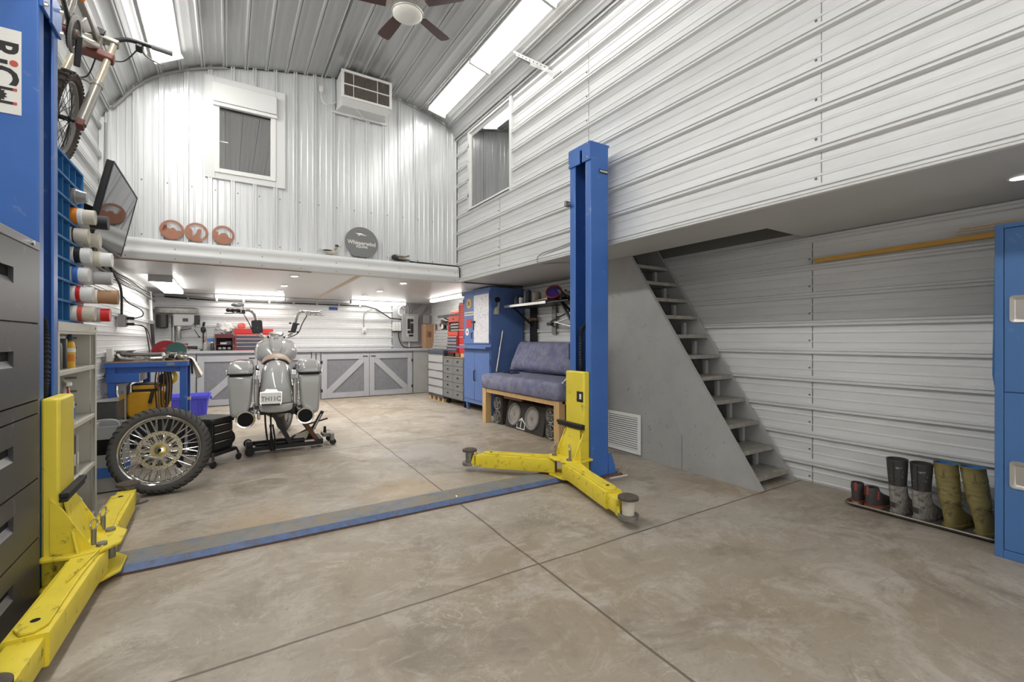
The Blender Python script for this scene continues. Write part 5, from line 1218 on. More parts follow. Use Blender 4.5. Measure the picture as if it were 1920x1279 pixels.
# tank with console
tk = MB(); rows = []
for y, w_, z0, h in ((.78, .10, .96, .08), (.84, .17, .93, .17), (.94, .215, .92, .25), (1.08, .23, .93, .27), (1.22, .215, .95, .255), (1.34, .155, 1.0, .19), (1.42, .06, 1.07, .07)):
    rows.append([(w_ * math.copysign(abs(math.cos(a)) ** .8, math.cos(a)), y, z0 + h * .5 + h * .55 * math.copysign(abs(math.sin(a)) ** .8, math.sin(a))) for a in [2 * PI * k / 24 for k in range(24)]])
tk.rings(rows); tank = part('fuel_tank', tk, 'moto_grey', t, ang=70)
con = part('dash_console', MB().rings([[(x, y, z) for x, y, z in ((-w_, y, z0), (-w_ * .8, y, z1), (w_ * .8, y, z1), (w_, y, z0))] for y, w_, z0, z1 in ((.78, .055, 1.0, 1.085), (.86, .072, 1.06, 1.165), (.96, .08, 1.12, 1.225), (1.08, .092, 1.14, 1.245), (1.22, .09, 1.15, 1.275), (1.32, .06, 1.13, 1.255))]), 'moto_grey', t, bev=.012)
dm = T(0, 1.13, 1.268) @ RX(14)
sp_ = part('speedometer', MB().lathe([(.078, -.01), (.082, .0), (.08, .012), (.068, .016)], 32, dm), 'chrome', con)
part('dial_face', MB().lathe([(.066, .0162), (.066, .0175)], 32, dm), 'mirror_grey', sp_)
part('filler_cap', MB().lathe([(.026, 0), (.03, .008), (.024, .016)], 20, T(0, .95, 1.205) @ RX(24)), 'chrome', con)
part('cap_insert', MB().lathe([(.014, .0165), (.014, .018)], 16, T(0, .95, 1.205) @ RX(24)), 'moto_dark', con)
# handlebars
for s in (-1, 1):
    z1 = 1.50
    hb = part('handlebar', MB().tube([(s * .07, 1.30, 1.235), (s * .13, 1.30, 1.24), (s * .185, 1.29, 1.30), (s * .215, 1.27, 1.42), (s * .235, 1.25, 1.50), (s * .275, 1.21, 1.545), (s * .335, 1.15, 1.545), (s * .44, 1.06, 1.525)], .017, 12, smooth=6), 'chrome', t)
    gr = part('grip', MB().lathe([(.019, 0), (.022, .01), (.022, .03), (.019, .035), (.019, .07), (.0215, .075), (.0215, .085), (.019, .09), (.019, .12), (.022, .125), (.022, .14), (.014, .15)], 16, frame((s * .385, 1.107, 1.536), (0, 0, 1), Vector((s * .16, -.135, -.03)).cross(Vector((0, 0, 1))) * 1)), 'black_metal' if s < 0 else 'chrome', hb)
    part('switch_housing', MB().box(-.03, .03, -.028, .028, -.03, .028, T(s * .36, 1.125, 1.53) @ RZ(s * -40)), 'chrome', hb, bev=.008)
    part('lever', MB().tube([(s * .34, 1.17, 1.525), (s * .42, 1.14, 1.51), (s * .52, 1.05, 1.50)], .008, 8, smooth=4), 'chrome', hb)
    part('control_cable', MB().tube([(s * .35, 1.16, 1.52), (s * .29, 1.22, 1.40), (s * .24, 1.28, 1.28), (s * .12, 1.33, 1.22)], .006, 6, smooth=6), 'cable_black' if s > 0 else 'chrome', hb)
part('mirror', MB().ball((-.40, 1.13, 1.605), (.068, .012, .024), 20, 10), 'mirror_grey', t)
part('mirror_stalk', MB().tube([(-.34, 1.14, 1.55), (-.35, 1.14, 1.59), (-.38, 1.14, 1.60)], .006, 6, smooth=4), 'chrome', t)
pb = part('phone_pouch', MB().prism(rrect(-.058, .058, -.078, .078, .022), -.03, .03, T(-.205, 1.235, 1.355) @ RX(82) @ RZ(4)), 'black_plastic', t, bev=.008)
part('pouch_stud', MB().ball((-.20, 1.20, 1.34), .005, 8, 5), 'chrome', pb)
ck = part('phone_clamp', MB().prism(rrect(-.03, .03, -.062, .062, .01), -.015, .015, T(.20, 1.24, 1.35) @ RX(82) @ RZ(-14)), 'black_plastic', t, bev=.005)
for x, z in ((-.045, .055), (.045, .045), (-.055, -.05), (.04, -.055)): part('clamp_jaw', MB().box(.20 + x - .014, .20 + x + .014, 1.225, 1.25, 1.35 + z - .01, 1.35 + z + .01), 'black_plastic', ck, bev=.003)
part('handlebar_riser', MB().box(-.10, .10, 1.28, 1.32, 1.215, 1.245), 'black_metal', t, bev=.008)
# engine, forks, front wheel
part('engine_case', MB().rings([[(w_ * math.cos(a), y, .48 + h * math.sin(a)) for a in [2 * PI * k / 20 for k in range(20)]] for y, w_, h in ((.62, .10, .12), (.70, .15, .16), (1.0, .15, .17), (1.12, .10, .12))]), 'steel_dull', t, ang=50)
for y0, y1 in ((.85, .74), (.98, 1.16)):
    cyl = MB()
    for k in range(9):
        f = k / 8.0; cyl.box(-.085, .085, y0 + (y1 - y0) * f - .075, y0 + (y1 - y0) * f + .075, .60 + .028 * k, .615 + .028 * k)
    cyl.bar((0, y0, .56), (0, y1, .88), .06, .06, 16)
    part('cylinder', cyl, 'black_metal', t)
for s in (-1, 1): part('exhaust_header', MB().tube([(s * .05, 1.20, .80), (s * .17, 1.25, .66), (s * .20, 1.05, .46), (s * .26, .90, .435)], .024, 10, smooth=5), 'chrome', t)
for s in (-1, 1): part('fork_tube', MB().bar((s * .11 + .05, 1.66, .30), (s * .11, 1.42, 1.15), .026, .024, 14), 'chrome', t)
part('headlamp', MB().lathe([(.04, 0), (.085, .04), (.09, .10), (.085, .115)], 24, T(0, 1.45, 1.03) @ RX(-90)), 'chrome', t)
fw = T(.10, 1.68, .315) @ RZ(-14) @ RY(90)
ft = part('front_tyre', MB().torus(.26, .058, 48, 12, fw), 'tyre', t, ang=60)
part('front_rim', MB().torus(.2, 0, 48, 6, fw, prof=[(.205, -.04), (.215, -.045), (.215, .045), (.205, .04), (.195, 0)]), 'chrome', ft)
part('front_hub', MB().lathe([(.04, -.06), (.04, .06)], 20, fw), 'chrome', ft)
part('front_fender', MB().grid([[fw @ Vector((r * math.cos(a), r * math.sin(a), zz)) for r, zz in ((.30, -.075), (.335, -.06), (.345, 0), (.335, .06), (.30, .075))] for a in [math.radians(120 + 130 * k / 20) for k in range(21)]]), 'moto_grey', t, ang=60)
part('swing_arm', MB().box(-.10, .10, .35, .75, .42, .47), 'moto_dark', t, bev=.01)
part('belt_guard', MB().box(-.17, -.14, .12, .60, .40, .50), 'chrome', t, bev=.012)
part('brake_caliper', MB().box(.13, .19, .20, .34, .42, .54), 'moto_dark', t, bev=.015)

# ================================================================= MOTORCYCLE JACK
t = thing('motorcycle_jack', 'low black scissor jack with casters holding up the motorcycle', 'jack', (.56, 5.6, 0))
YJ = 5.46
def J(px, py, Y=YJ): return atY(px, py, Y)
for y in (YJ, YJ + .34):
    part('side_rail', MB().beam((.20, y, .05), (.90, y, .05), .03, .045), 'black_metal', t, bev=.003)
    part('rail_edge', MB().beam((.24, y - .017, .03), (.90, y - .017, .03), .004, .008), 'steel', t)
part('cross_tube', MB().bar((.20, YJ - .05, .055), (.20, YJ + .40, .055), .028, n=16), 'black_metal', t)
for y in (YJ - .06, YJ + .41):
    part('roller', MB().lathe([(.02, -.018), (.043, -.016), (.043, .016), (.02, .018)], 20, T(.20, y, .044) @ RX(90)), 'black_rubber', t)
part('end_plate', MB().box(.17, .23, YJ - .035, YJ - .02, .03, .14), 'black_metal', t, bev=.004)
part('cross_tube', MB().box(.86, .92, YJ, YJ + .34, .03, .09), 'black_metal', t, bev=.004)
part('base_tube', MB().bar((.26, YJ + .12, .075), (.74, YJ + .12, .075), .036, n=16), 'black_metal', t)
for y in (YJ + .02, YJ + .32):
    a = J(546, 842); b = J(512, 778)
    part('lift_link', MB().beam((a.x, y, .07), (b.x, y, .42), .02, .045), 'black_metal', t, bev=.002)
    a = J(596, 840); b = J(556, 780)
    part('lift_link', MB().beam((a.x, y, .07), (b.x, y, .42), .02, .045), 'rust' if y < YJ + .1 else 'black_metal', t, bev=.002)
part('saddle_beam', MB().box(.30, .70, YJ, YJ + .05, .405, .435), 'black_metal', t, bev=.004); part('saddle_beam', MB().box(.30, .70, YJ + .29, YJ + .34, .405, .435), 'black_metal', t, bev=.004)
for k, (px0, px1) in enumerate(((497, 505), (507, 510))):
    a = J(px0, 786, YJ - .06); b = J(px1, 846, YJ - .06)
    part('tie_strap', MB().tube([(a.x, YJ - .05, .47), (a.x + .005, YJ - .055, .30), (b.x - .01, YJ - .055, .10), (b.x + .02, YJ - .05, .035), (b.x + .035, YJ - .03, .09), (b.x + .01, YJ - .02, .30)], .009, 6, smooth=6), 'black_rubber', t)
part('hydraulic_ram', MB().bar((.62, YJ + .17, .09), (.86, YJ + .17, .20), .03, .024, 14), 'steel', t)
part('ram_bracket', MB().rings([[(x, y, z) for x, z in ((.60, .06), (.76, .09), (.80, .18), (.66, .15))] for y in (YJ + .10, YJ + .115)]), 'stone_beige', t)
a = J(582, 826); b = J(609, 776)
part('foot_pedal', MB().beam((a.x, YJ + .14, .10), (b.x, YJ + .14, .38), .06, .03), 'black_metal', t, bev=.004)
part('pedal_slot', MB().beam((a.x + .02, YJ + .105, .13), (b.x - .02, YJ + .105, .35), .006, .012), 'steel', t)
part('jack_handle', MB().bar((.80, YJ + .30, .215), (1.03, YJ + .38, .25), .010, n=8), 'black_metal', t)
ck = part('caster_block', MB().box(.93, 1.05, YJ + .08, YJ + .24, .09, .13), 'steel_dull', t, bev=.006)
for y in (YJ + .04, YJ + .28):
    part('caster_fork', MB().box(1.0, 1.04, y - .02, y + .02, .05, .13), 'steel_dull', ck, bev=.004)
    part('caster_wheel', MB().lathe([(.015, -.012), (.034, -.010), (.034, .010), (.015, .012)], 18, T(1.03, y, .034) @ RX(78)), 'black_rubber', ck)
part('release_knob', MB().bar((.96, YJ + .14, .13), (.96, YJ + .14, .20), .018, .014, 10), 'black_metal', ck)
# ================================================================= REAR COUNTER AND BARN-DOOR CABINETS
CF = 9.75                       # cabinet front
def barn_cabinet(x0, x1, label, z0=.015, z1=.955):
    t = thing('barn_cabinet', label, 'cabinet', ((x0 + x1) / 2, 10.0, 0))
    part('carcass', MB().box(x0, x1, CF + .02, YB - .03, 0, z1 + .01), 'barn_frame', t)
    mid = (x0 + x1) / 2; g = .008
    for s, (a, b) in ((-1, (x0 + g, mid - g / 2)), (1, (mid + g / 2, x1 - g))):
        zt = z1 - .05; st = .105
        d = part('door_panel', MB().box(a + .02, b - .02, CF + .004, CF + .016, z0 + .02, zt - .02), 'barn_panel', t)
        fr = ((a, a + st, z0, zt), (b - st, b, z0, zt), (a + st, b - st, z0, z0 + st), (a + st, b - st, zt - st, zt))
        for q in fr: part('frame_board', MB().box(q[0], q[1], CF - .016, CF + .004, q[2], q[3]), 'barn_frame', d, bev=.002)
        ia, ib, iz0, iz1 = a + st, b - st, z0 + st, zt - st; w_ = .075
        if s < 0: br = [(ia, iz0), (ia + w_ * 1.25, iz0), (ib, iz1 - w_), (ib, iz1), (ib - w_ * 1.25, iz1), (ia, iz0 + w_)]
        else: br = [(ib, iz0), (ib, iz0 + w_), (ia + w_ * 1.25, iz1), (ia, iz1), (ia, iz1 - w_), (ib - w_ * 1.25, iz0)]
        part('diagonal_brace', MB().rings([[(x, y, z) for x, z in br] for y in (CF - .014, CF + .004)]), 'barn_frame', d, bev=.002)
        hx = b - .03 if s < 0 else a + .03
        part('pull', MB().box(hx - s * 0 - (.10 if s < 0 else 0), hx + (0 if s < 0 else .10), CF - .03, CF - .0165, zt - .055, zt - .04), 'hinge_black', d, bev=.003)
        for z in (z0 + .16, zt - .16): part('hinge', MB().box((a - .012 if s < 0 else b - .02), (a + .02 if s < 0 else b + .012), CF - .022, CF - .0165, z - .03, z + .03), 'hinge_black', d)
    return t
barn_cabinet(-.45, 1.42, 'grey barn-door cabinet behind the motorcycle under the rear counter')
barn_cabinet(1.60, 3.50, 'grey barn-door cabinet with two cross-braced doors in clear view')
t = thing('filler_cabinet', 'plain grey end cabinet right of the clear barn doors', 'cabinet', (3.8, 10, 0))
part('carcass', MB().box(3.51, 4.13, CF + .02, YB - .03, 0, .965), 'ply_grey', t, bev=.003); part('front_board', MB().box(3.52, 3.86, CF, CF + .018, .01, .955), 'ply_grey', t, bev=.002)
for nm, x0, x1, lb in (('wooden_post', 1.43, 1.59, 'narrow grey post between the two barn-door cabinets'), ('storage_cabinet', -1.10, -.46, 'plain grey cabinet face in rear left corner behind workbench')):
    t = thing(nm, lb, 'cabinet' if x0 < 0 else 'post', ((x0 + x1) / 2, 9.9, 0))
    part('face', MB().box(x0, x1, CF + .005, YB - .03, 0, .965), 'barn_frame', t, bev=.003)
    if x0 > 0: part('dark_gap', MB().box(1.50, 1.515, CF + .003, CF + .006, .0, .93), 'dark_hole', t)
t = thing('rear_worktop', 'long grey worktop running along the rear wall', 'worktop', (1.5, 10.0, .96))
part('slab', MB().box(XL + .02, 4.15, CF - .03, YB - .025, .967, 1.0), 'counter_top', t, bev=.003)
part('front_strip', MB().box(XL + .02, 3.88, CF - .042, CF - .03, .955, .998), 'barn_frame', t, bev=.002)
CT = 1.0
# drill press
t = thing('drill_press', 'grey bench drill press in the rear left corner on the counter', 'drill press', (-.72, 10.0, CT))
part('base', MB().box(-.90, -.58, 9.82, 10.22, CT, CT + .03), 'grey_plastic', t, bev=.008)
part('column', MB().bar((-.80, 10.08, CT), (-.80, 10.08, 1.62), .035, n=18), 'steel', t)
part('head', MB().rings([[(x, y, z) for x, z in ((-.80, 1.44), (-.80, 1.665), (-.44, 1.665), (-.44, 1.56), (-.52, 1.44))] for y in (9.92, 10.12)]), 'grey_plastic', t, bev=.02)
part('belt_cover', MB().rings([[(x, y, z) for x, y in rrect(-1.06, -.43 + q, 9.88 - q, 10.16 + q, .08)] for z, q in ((1.665, 0), (1.69, .005), (1.75, 0), (1.77, -.03))]), 'steel_dull', t)
part('front_cap', MB().rings([[(x, y, z) for x, y in rrect(-.50, -.41, 9.91, 10.13, .03)] for z in (1.47, 1.64)]), 'black_metal', t)
part('motor', MB().bar((-.96, 10.02, 1.42), (-.96, 10.02, 1.64), .09, .09, 20).ball((-.96, 10.02, 1.42), (.09, .09, .03), 20, 8), 'moto_dark', t)
part('quill', MB().lathe([(.05, 1.44), (.05, 1.36), (.035, 1.36), (.035, 1.24), (.02, 1.20)], 20, T(-.72, 10.0, 0)), 'steel', t)
part('badge', MB().box(-.66, -.58, 9.917, 9.92, 1.52, 1.58), 'moto_dark', t)
hb = part('feed_hub', MB().bar((-.50, 9.90, 1.40), (-.50, 9.84, 1.40), .03, n=16), 'steel_dull', t)
for a in (60, 190, 300):
    c, s_ = math.cos(math.radians(a)), math.sin(math.radians(a))
    part('feed_handle', MB().bar((-.50, 9.85, 1.40), (-.50 + .17 * c, 9.85, 1.40 + .17 * s_), .007, n=8).ball((-.50 + .17 * c, 9.85, 1.40 + .17 * s_), .016, 10, 6), 'black_metal', hb)
part('table', MB().lathe([(.13, 1.10), (.14, 1.12), (.14, 1.135)], 28, T(-.72, 9.97, 0)), 'steel_dull', t)
t = thing('work_lamp', 'small black lamp head clamped on the counter beside drill press', 'lamp', (-.36, 10.0, CT))
part('base', MB().lathe([(.05, CT), (.05, CT + .02), (.012, CT + .03)], 18, T(-.36, 10.0, 0)), 'black_metal', t)
part('stem', MB().bar((-.36, 10.0, CT + .02), (-.36, 10.0, 1.42), .012, n=10), 'black_metal', t)
part('head', MB().ball((-.36, 9.98, 1.38), (.042, .03, .06), 16, 8), 'black_metal', t); part('arm', MB().beam((-.36, 9.98, 1.44), (-.345, 9.97, 1.52), .03, .03), 'black_metal', t, bev=.005)
# red toolbox with black drawers
def tool_chest(name, label, x0, x1, y0, y1, z0, z1, n, shell, face, trim, front='y', lid=0.0, group=None, split=False):
    """chest of drawers; front='y' faces -Y, front='x' faces -X"""
    t = thing(name, label, 'tool chest' if 'tool' in name else 'drawer unit', ((x0 + x1) / 2, (y0 + y1) / 2, z0), group=group)
    part('case', MB().box(x0, x1, y0, y1, z0, z1), shell, t, bev=.004)
    if lid: part('lid', MB().box(x0 - .01, x1 + .01, y0 - .012, y1 + .002, z1 - lid, z1 + .004), shell, t, bev=.006)
    h = (z1 - lid - z0 - .03) / n
    for k in range(n):
        za = z0 + .015 + h * k + .004; zb = za + h - .008
        if front == 'y':
            d = part('drawer', MB().box(x0 + .02, x1 - .02, y0 - .012, y0 + .001, za, zb), face, t, bev=.002)
            part('drawer_trim', MB().box(x0 + .02, x1 - .02, y0 - .02, y0 - .011, zb - .014, zb), trim, d)
        else:
            d = part('drawer', MB().box(x0 - .012, x0 + .001, y0 + .02, y1 - .02, za, zb), face, t, bev=.002)
            part('drawer_trim', MB().box(x0 - .02, x0 - .011, y0 + .02, y1 - .02, zb - .014, zb), trim, d)
    return t
tool_chest('toolbox', 'red toolbox with dark drawers on the rear counter behind motorcycle', .13, .75, 9.86, 10.14, CT, 1.40, 4, 'red_paint', 'slate', 'steel', 'y', .09)
t = thing('organizer', 'maroon open organizer with two dark shelves on the rear counter', 'organizer', (-.03, 10.0, CT))
for b in ((-.175, -.16, 9.84, 10.12, CT, 1.29), (.09, .105, 9.84, 10.12, CT, 1.29), (-.16, .09, 10.105, 10.12, CT, 1.29)): part('wall', MB().box(*b), 'maroon', t)
part('top', MB().box(-.18, .11, 9.83, 10.12, 1.23, 1.30), 'maroon', t, bev=.004); part('shelf', MB().box(-.16, .09, 9.845, 10.105, 1.10, 1.112), 'black_metal', t); part('bottom', MB().box(-.16, .09, 9.845, 10.105, CT, 1.012), 'black_metal', t)
for k, (x, y, z, mt) in enumerate(((-.05, 9.9, 1.112, 'grey_plastic'), (.03, 9.93, 1.112, 'slate'))): solo('small_case', MB().box(x - .05, x + .05, y - .03, y + .05, z, z + .04 + .02 * k), mt, ('pale flat case lying on upper shelf of maroon organizer', 'darker case at the right of the maroon organizer shelf')[k], 'case', bev=.004)
for k, x in enumerate((-.11, -.04, .04)): solo('hardware_bag', MB().ball((x, 9.91, 1.04), (.035, .04, .028), 10, 6), 'cone_pale', ('left', 'middle', 'right')[k] + ' clear bag of hardware at bottom of the maroon organizer', 'bag', ang=15)
def crumple(name, c, r, mt, label, cat, seed, amp=.02, sub=None):
    rr = random.Random(seed); mb = MB(); mb.ball(c, r, 18, 12)
    for v in mb.bm.verts: v.co += Vector((rr.uniform(-amp, amp), rr.uniform(-amp, amp), rr.uniform(-amp, amp)))
    return solo(name, mb, mt, label, cat, ang=15)
crumple('plastic_bag', (-.03, 9.97, 1.42), (.14, .11, .11), 'bag', 'crumpled plastic bag of coloured packets atop the maroon organizer', 'bag', 11)
crumple('plastic_bag', (.24, 9.97, 1.46), (.065, .05, .05), 'bag_pink', 'small pink plastic bag on the red counter toolbox', 'bag', 12, .014)
t = thing('parts_jar', 'clear square jar with blue base left of the maroon organizer', 'jar', (-.24, 9.98, CT))
part('jar_body', MB().box(-.31, -.19, 9.92, 10.05, 1.22, 1.40), 'clear', t, bev=.008); part('blue_base', MB().box(-.30, -.195, 9.925, 10.045, 1.17, 1.22), 'blue_label', t, bev=.006); part('stand', MB().box(-.29, -.20, 9.94, 10.04, CT, 1.17), 'grey_plastic', t, bev=.006)
bottle('pump_bottle', (-.33, 9.88, CT), [(.028, 0), (.03, .01), (.03, .13), (.014, .16)], 'clear', 'clear pump bottle with pink top on the rear counter', [('pump', [(.012, .16), (.012, .19), (.006, .21)], 'red_soft')])
bottle('dark_bottle', (-.225, 9.86, CT), [(.024, 0), (.026, .01), (.026, .11), (.012, .14)], 'moto_dark', 'small dark bottle with white cap on rear counter', [('cap', [(.013, .14), (.013, .165)], 'white_plastic')])
# conduit, outlet, sticker, breaker panel
t = thing('conduit_pipe', 'thin dark conduit running along the top of the rear wall', 'pipe', (1.0, 10.26, 1.9))
part('pipe', MB().tube([(-.95, YB - .05, 1.975), (-.3, YB - .05, 1.945), (2.6, YB - .05, 1.945), (2.85, YB - .05, 1.88), (3.15, YB - .05, 1.69), (3.43, YB - .05, 1.665)], .014, 8), 'cable_black', t)
part('pipe', MB().tube([(-.95, YB - .05, 2.01), (-.3, YB - .05, 1.985), (2.3, YB - .05, 1.985)], .010, 8), 'cable_grey', t)
for k in range(8): part('clip', MB().box(-.62 + .44 * k, -.58 + .44 * k, YB - .07, YB - .03, 1.92, 1.99), 'grey_plastic', t, bev=.004)
t = thing('power_outlet', 'white socket on the rear wall with conduit curving up', 'outlet', (2.58, YB - .03, 1.35))
part('box', MB().box(2.53, 2.62, YB - .06, YB - .012, 1.34, 1.47), 'white_plastic', t, bev=.006); part('conduit', MB().tube([(2.57, YB - .03, 1.47), (2.57, YB - .03, 1.72), (2.62, YB - .03, 1.82), (2.75, YB - .03, 1.88)], .012, 8, smooth=4), 'cable_grey', t); part('plug', MB().box(2.555, 2.60, YB - .09, YB - .06, 1.35, 1.40), 'grey_plastic', t, bev=.004)
t = thing('blue_sticker', 'small blue and dark sticker high on the rear wall', 'sticker', (1.93, YB - .02, 1.84)); part('sheet', MB().box(1.84, 2.02, YB - .040, YB - .034, 1.83, 1.90), 'blue_label', t); part('dark_print', MB().box(1.86, 1.90, YB - .0415, YB - .040, 1.845, 1.885), 'dark_blue', t); part('dark_print', MB().box(1.91, 1.955, YB - .0415, YB - .040, 1.845, 1.885), 'dark_blue', t); part('dark_print', MB().box(1.965, 2.005, YB - .0415, YB - .040, 1.845, 1.885), 'dark_blue', t)
t = thing('breaker_panel', 'grey electrical breaker panel with open cover on rear wall', 'electrical panel', (3.6, YB - .05, 1.16))
part('cabinet', MB().box(3.42, 3.79, YB - .10, YB, 1.16, 1.79), 'grey_plastic', t, bev=.004)
pc = part('cover', MB().box(3.415, 3.795, YB - .115, YB - .10, 1.155, 1.795), 'grey_plastic', t, bev=.005)
part('breaker_field', MB().box(3.51, 3.70, YB - .119, YB - .115, 1.27, 1.74), 'blinds_grey', pc)
for i in range(2):
    for k in range(10):
        if (i, k) in ((0, 2), (1, 7)): continue
        part('breaker', MB().box(3.535 + .075 * i, 3.60 + .075 * i, YB - .135, YB - .119, 1.345 + .034 * k, 1.374 + .034 * k), 'black_plastic', t, bev=.002)
part('main_switch', MB().box(3.57, 3.67, YB - .14, YB - .119, 1.275, 1.32), 'black_plastic', t, bev=.003)
part('conduit', MB().bar((3.60, YB - .05, CT), (3.60, YB - .05, 1.16), .013, n=10), 'white_plastic', t)
for k, x in enumerate((3.50, 3.58, 3.64, 3.70)): part('conduit', MB().tube([(x, YB - .05, 1.79), (x, YB - .05, 1.88), (x + .05 * (k - 1), YB - .05, 1.95), (x + .12 * (k - 1.2), YB - .05, 2.03)], .014, 8, smooth=4), 'cable_grey', t)
part('conduit', MB().tube([(3.44, YB - .05, 1.75), (3.36, YB - .05, 1.80), (3.36, YB - .05, 1.92), (3.46, YB - .05, 2.02)], .018, 8, smooth=4), 'white_plastic', t)
t = thing('junction_box', 'three small pale fuse boxes side by side left of breaker panel', 'electrical box', (3.3, YB - .04, 1.36))
for k in range(3): part('fuse_box', MB().box(3.215 + .066 * k, 3.275 + .066 * k, YB - .07, YB, 1.40, 1.60), 'white_plastic', t, bev=.006)
part('bottom_strip', MB().box(3.215, 3.41, YB - .055, YB, 1.375, 1.398), 'black_metal', t)
solo('power_cable', MB().tube([(3.35, YB - .04, 1.37), (3.35, YB - .06, 1.25), (3.40, YB - .08, 1.10), (3.50, YB - .10, 1.025), (3.70, YB - .14, 1.02), (3.86, YB - .18, 1.03)], .012, 8, smooth=5), 'cable_black', 'black cable curling from the fuse boxes down to counter', 'cable')
solo('junction_box', MB().box(3.93, 4.10, YB - .07, YB, 1.58, 1.78), 'ply_wall', 'flat grey box on the plywood above the cardboard box', 'electrical box', bev=.006)
for k in range(4): solo('grey_cable', MB().tube([(3.82 + .04 * k, YB - .03, 1.50 - .0 * k), (3.86 + .03 * k, YB - .03, 1.70 + .03 * k), (3.96 + .02 * k, YB - .03, 1.86), (4.05 + .02 * k, YB - .03, 1.98)], .008, 6, smooth=5), 'cable_grey', ('leftmost', 'second', 'third', 'rightmost')[k] + ' of four grey cables fanning up beside the breaker panel', 'cable', 'cables by the breaker panel')
t = thing('cardboard_box', 'tall brown cardboard box on right end of the rear counter', 'box', (4.0, 10.0, CT))
part('carton', MB().box(3.88, 4.14, 9.93, 10.22, CT, 1.56), 'cardboard', t, bev=.003); part('print_mark', MB().prism(rrect(-.04, .04, -.07, .07, .03), -.001, .001, frame((3.98, 9.929, 1.32), (1, 0, 0), (0, 0, 1))), 'cardboard_dark', t); part('side_print', MB().box(3.91, 3.925, 9.9285, 9.93, 1.25, 1.42), 'cardboard_dark', t)
part('white_tape', MB().box(4.085, 4.10, 9.928, 9.93, CT, 1.56), 'paper', t)
# ================================================================= RIGHT SIDE UNDER THE LOFT: chests
t = tool_chest('tool_chest', 'low silver tool chest on wooden feet at the rear right', 3.50, 4.1, 8.04, 8.80, .12, .93, 5, 'slate', 'grey_plastic', 'chrome', 'x')
part('grey_plinth', MB().box(3.50, 4.1, 8.04, 8.80, .08, .12), 'slate', t)
for y in (8.08, 8.30, 8.52, 8.72): part('wood_foot', MB().box(3.52, 4.08, y, y + .07, 0, .08), 'wood', t)
part('top_tray', MB().box(3.49, 4.1, 8.03, 8.81, .93, 1.0), 'slate', t, bev=.006)
t = thing('tool_chest', 'silver slant-front top tool chest standing on the low silver chest', 'tool chest', (3.8, 8.42, 1.0))
part('case', MB().hexa([(3.58, 8.05, 1.0), (4.1, 8.05, 1.0), (4.1, 8.79, 1.0), (3.58, 8.79, 1.0), (3.66, 8.05, 1.40), (4.1, 8.05, 1.40), (4.1, 8.79, 1.40), (3.66, 8.79, 1.40)]), 'slate', t)
for k in range(6):
    za = 1.015 + .063 * k; xo = 3.58 + .08 * (za - 1.0) / .4
    d = part('drawer', MB().hexa([(xo - .012, 8.07, za), (xo + .01, 8.07, za), (xo + .01, 8.77, za), (xo - .012, 8.77, za), (xo, 8.07, za + .056), (xo + .02, 8.07, za + .056), (xo + .02, 8.77, za + .056), (xo, 8.77, za + .056)]), 'steel', t, bev=.002)
    part('drawer_trim', MB().box(xo - .015, xo + .004, 8.07, 8.77, za + .044, za + .054), 'chrome', d)
t = thing('grinder', 'dark red and black motor lump atop the silver top chest', 'motor', (3.85, 8.45, 1.40))
part('body', MB().ball((3.80, 8.50, 1.49), (.12, .15, .09), 16, 10), 'moto_dark', t); part('red_cap', MB().ball((3.72, 8.62, 1.50), (.05, .06, .05), 12, 8), 'maroon', t); part('pulley', MB().lathe([(.05, 0), (.05, .03)], 18, T(3.68, 8.45, 1.46) @ RY(-90)), 'chrome', t); part('cross_arm', MB().beam((3.75, 8.30, 1.50), (3.75, 8.70, 1.58), .05, .05), 'black_metal', t, bev=.008); part('base', MB().box(3.72, 3.98, 8.35, 8.65, 1.40, 1.43), 'black_metal', t)
crumple('shop_rag', (3.72, 8.22, 1.44), (.06, .10, .05), 'bone', 'pale crumpled rag on the silver top chest', 'cloth', 21, .012)
t = tool_chest('drawer_cabinet', 'grey drawer cabinet with two columns of black-knobbed drawers', 3.50, 4.1, 7.17, 8.03, .12, .87, 1, 'sign_grey', 'sign_grey', 'sign_grey', 'x')
for o in list(t.children):
    if o.name.startswith('drawer'):
        for c in list(o.children): bpy.data.objects.remove(c)
        bpy.data.objects.remove(o)
for c, (ya, yb) in enumerate(((7.60, 8.02), (7.18, 7.59))):
    for k in range(5):
        za = .135 + .146 * k
        d = part('drawer', MB().box(3.488, 3.501, ya, yb, za, za + .138), 'barn_panel' if 0 else 'sign_grey', t, bev=.003)
        part('knob', MB().ball((3.478, (ya + yb) / 2, za + .085), (.014, .03, .014), 10, 6), 'hinge_black', d)
part('worktop', MB().box(3.48, 4.1, 7.16, 8.035, .87, .885), 'wood_top', t)
for x, y in ((3.53, 7.22), (3.53, 7.95), (4.03, 7.22), (4.03, 7.95)): part('caster', MB().lathe([(.02, -.015), (.05, -.012), (.05, .012), (.02, .015)], 16, T(x + .04, y, .05) @ RX(90)).box(x + .02, x + .06, y - .02, y + .02, .06, .12), 'black_rubber', t)
for k, (ya, yb, mt) in enumerate(((7.20, 7.40, 'wood'), (7.45, 7.62, 'cord_brown'), (7.70, 7.98, 'black_metal'))): solo('wood_block', MB().box(3.55, 3.95, ya, yb, .886, .955), mt, ('pale wooden', 'brown wooden', 'black')[k] + ' block between the grey drawer cabinet and red chests', 'block', bev=.004)
t = tool_chest('tool_chest', 'red tool chest with silver and black drawers on the grey cabinet', 3.58, 4.05, 7.585, 8.03, .956, 1.28, 5, 'red_paint', 'slate', 'chrome', 'x')
t = thing('tool_chest', 'red upper tool chest with open top tray below wall shelf', 'tool chest', (3.8, 7.8, 1.28))
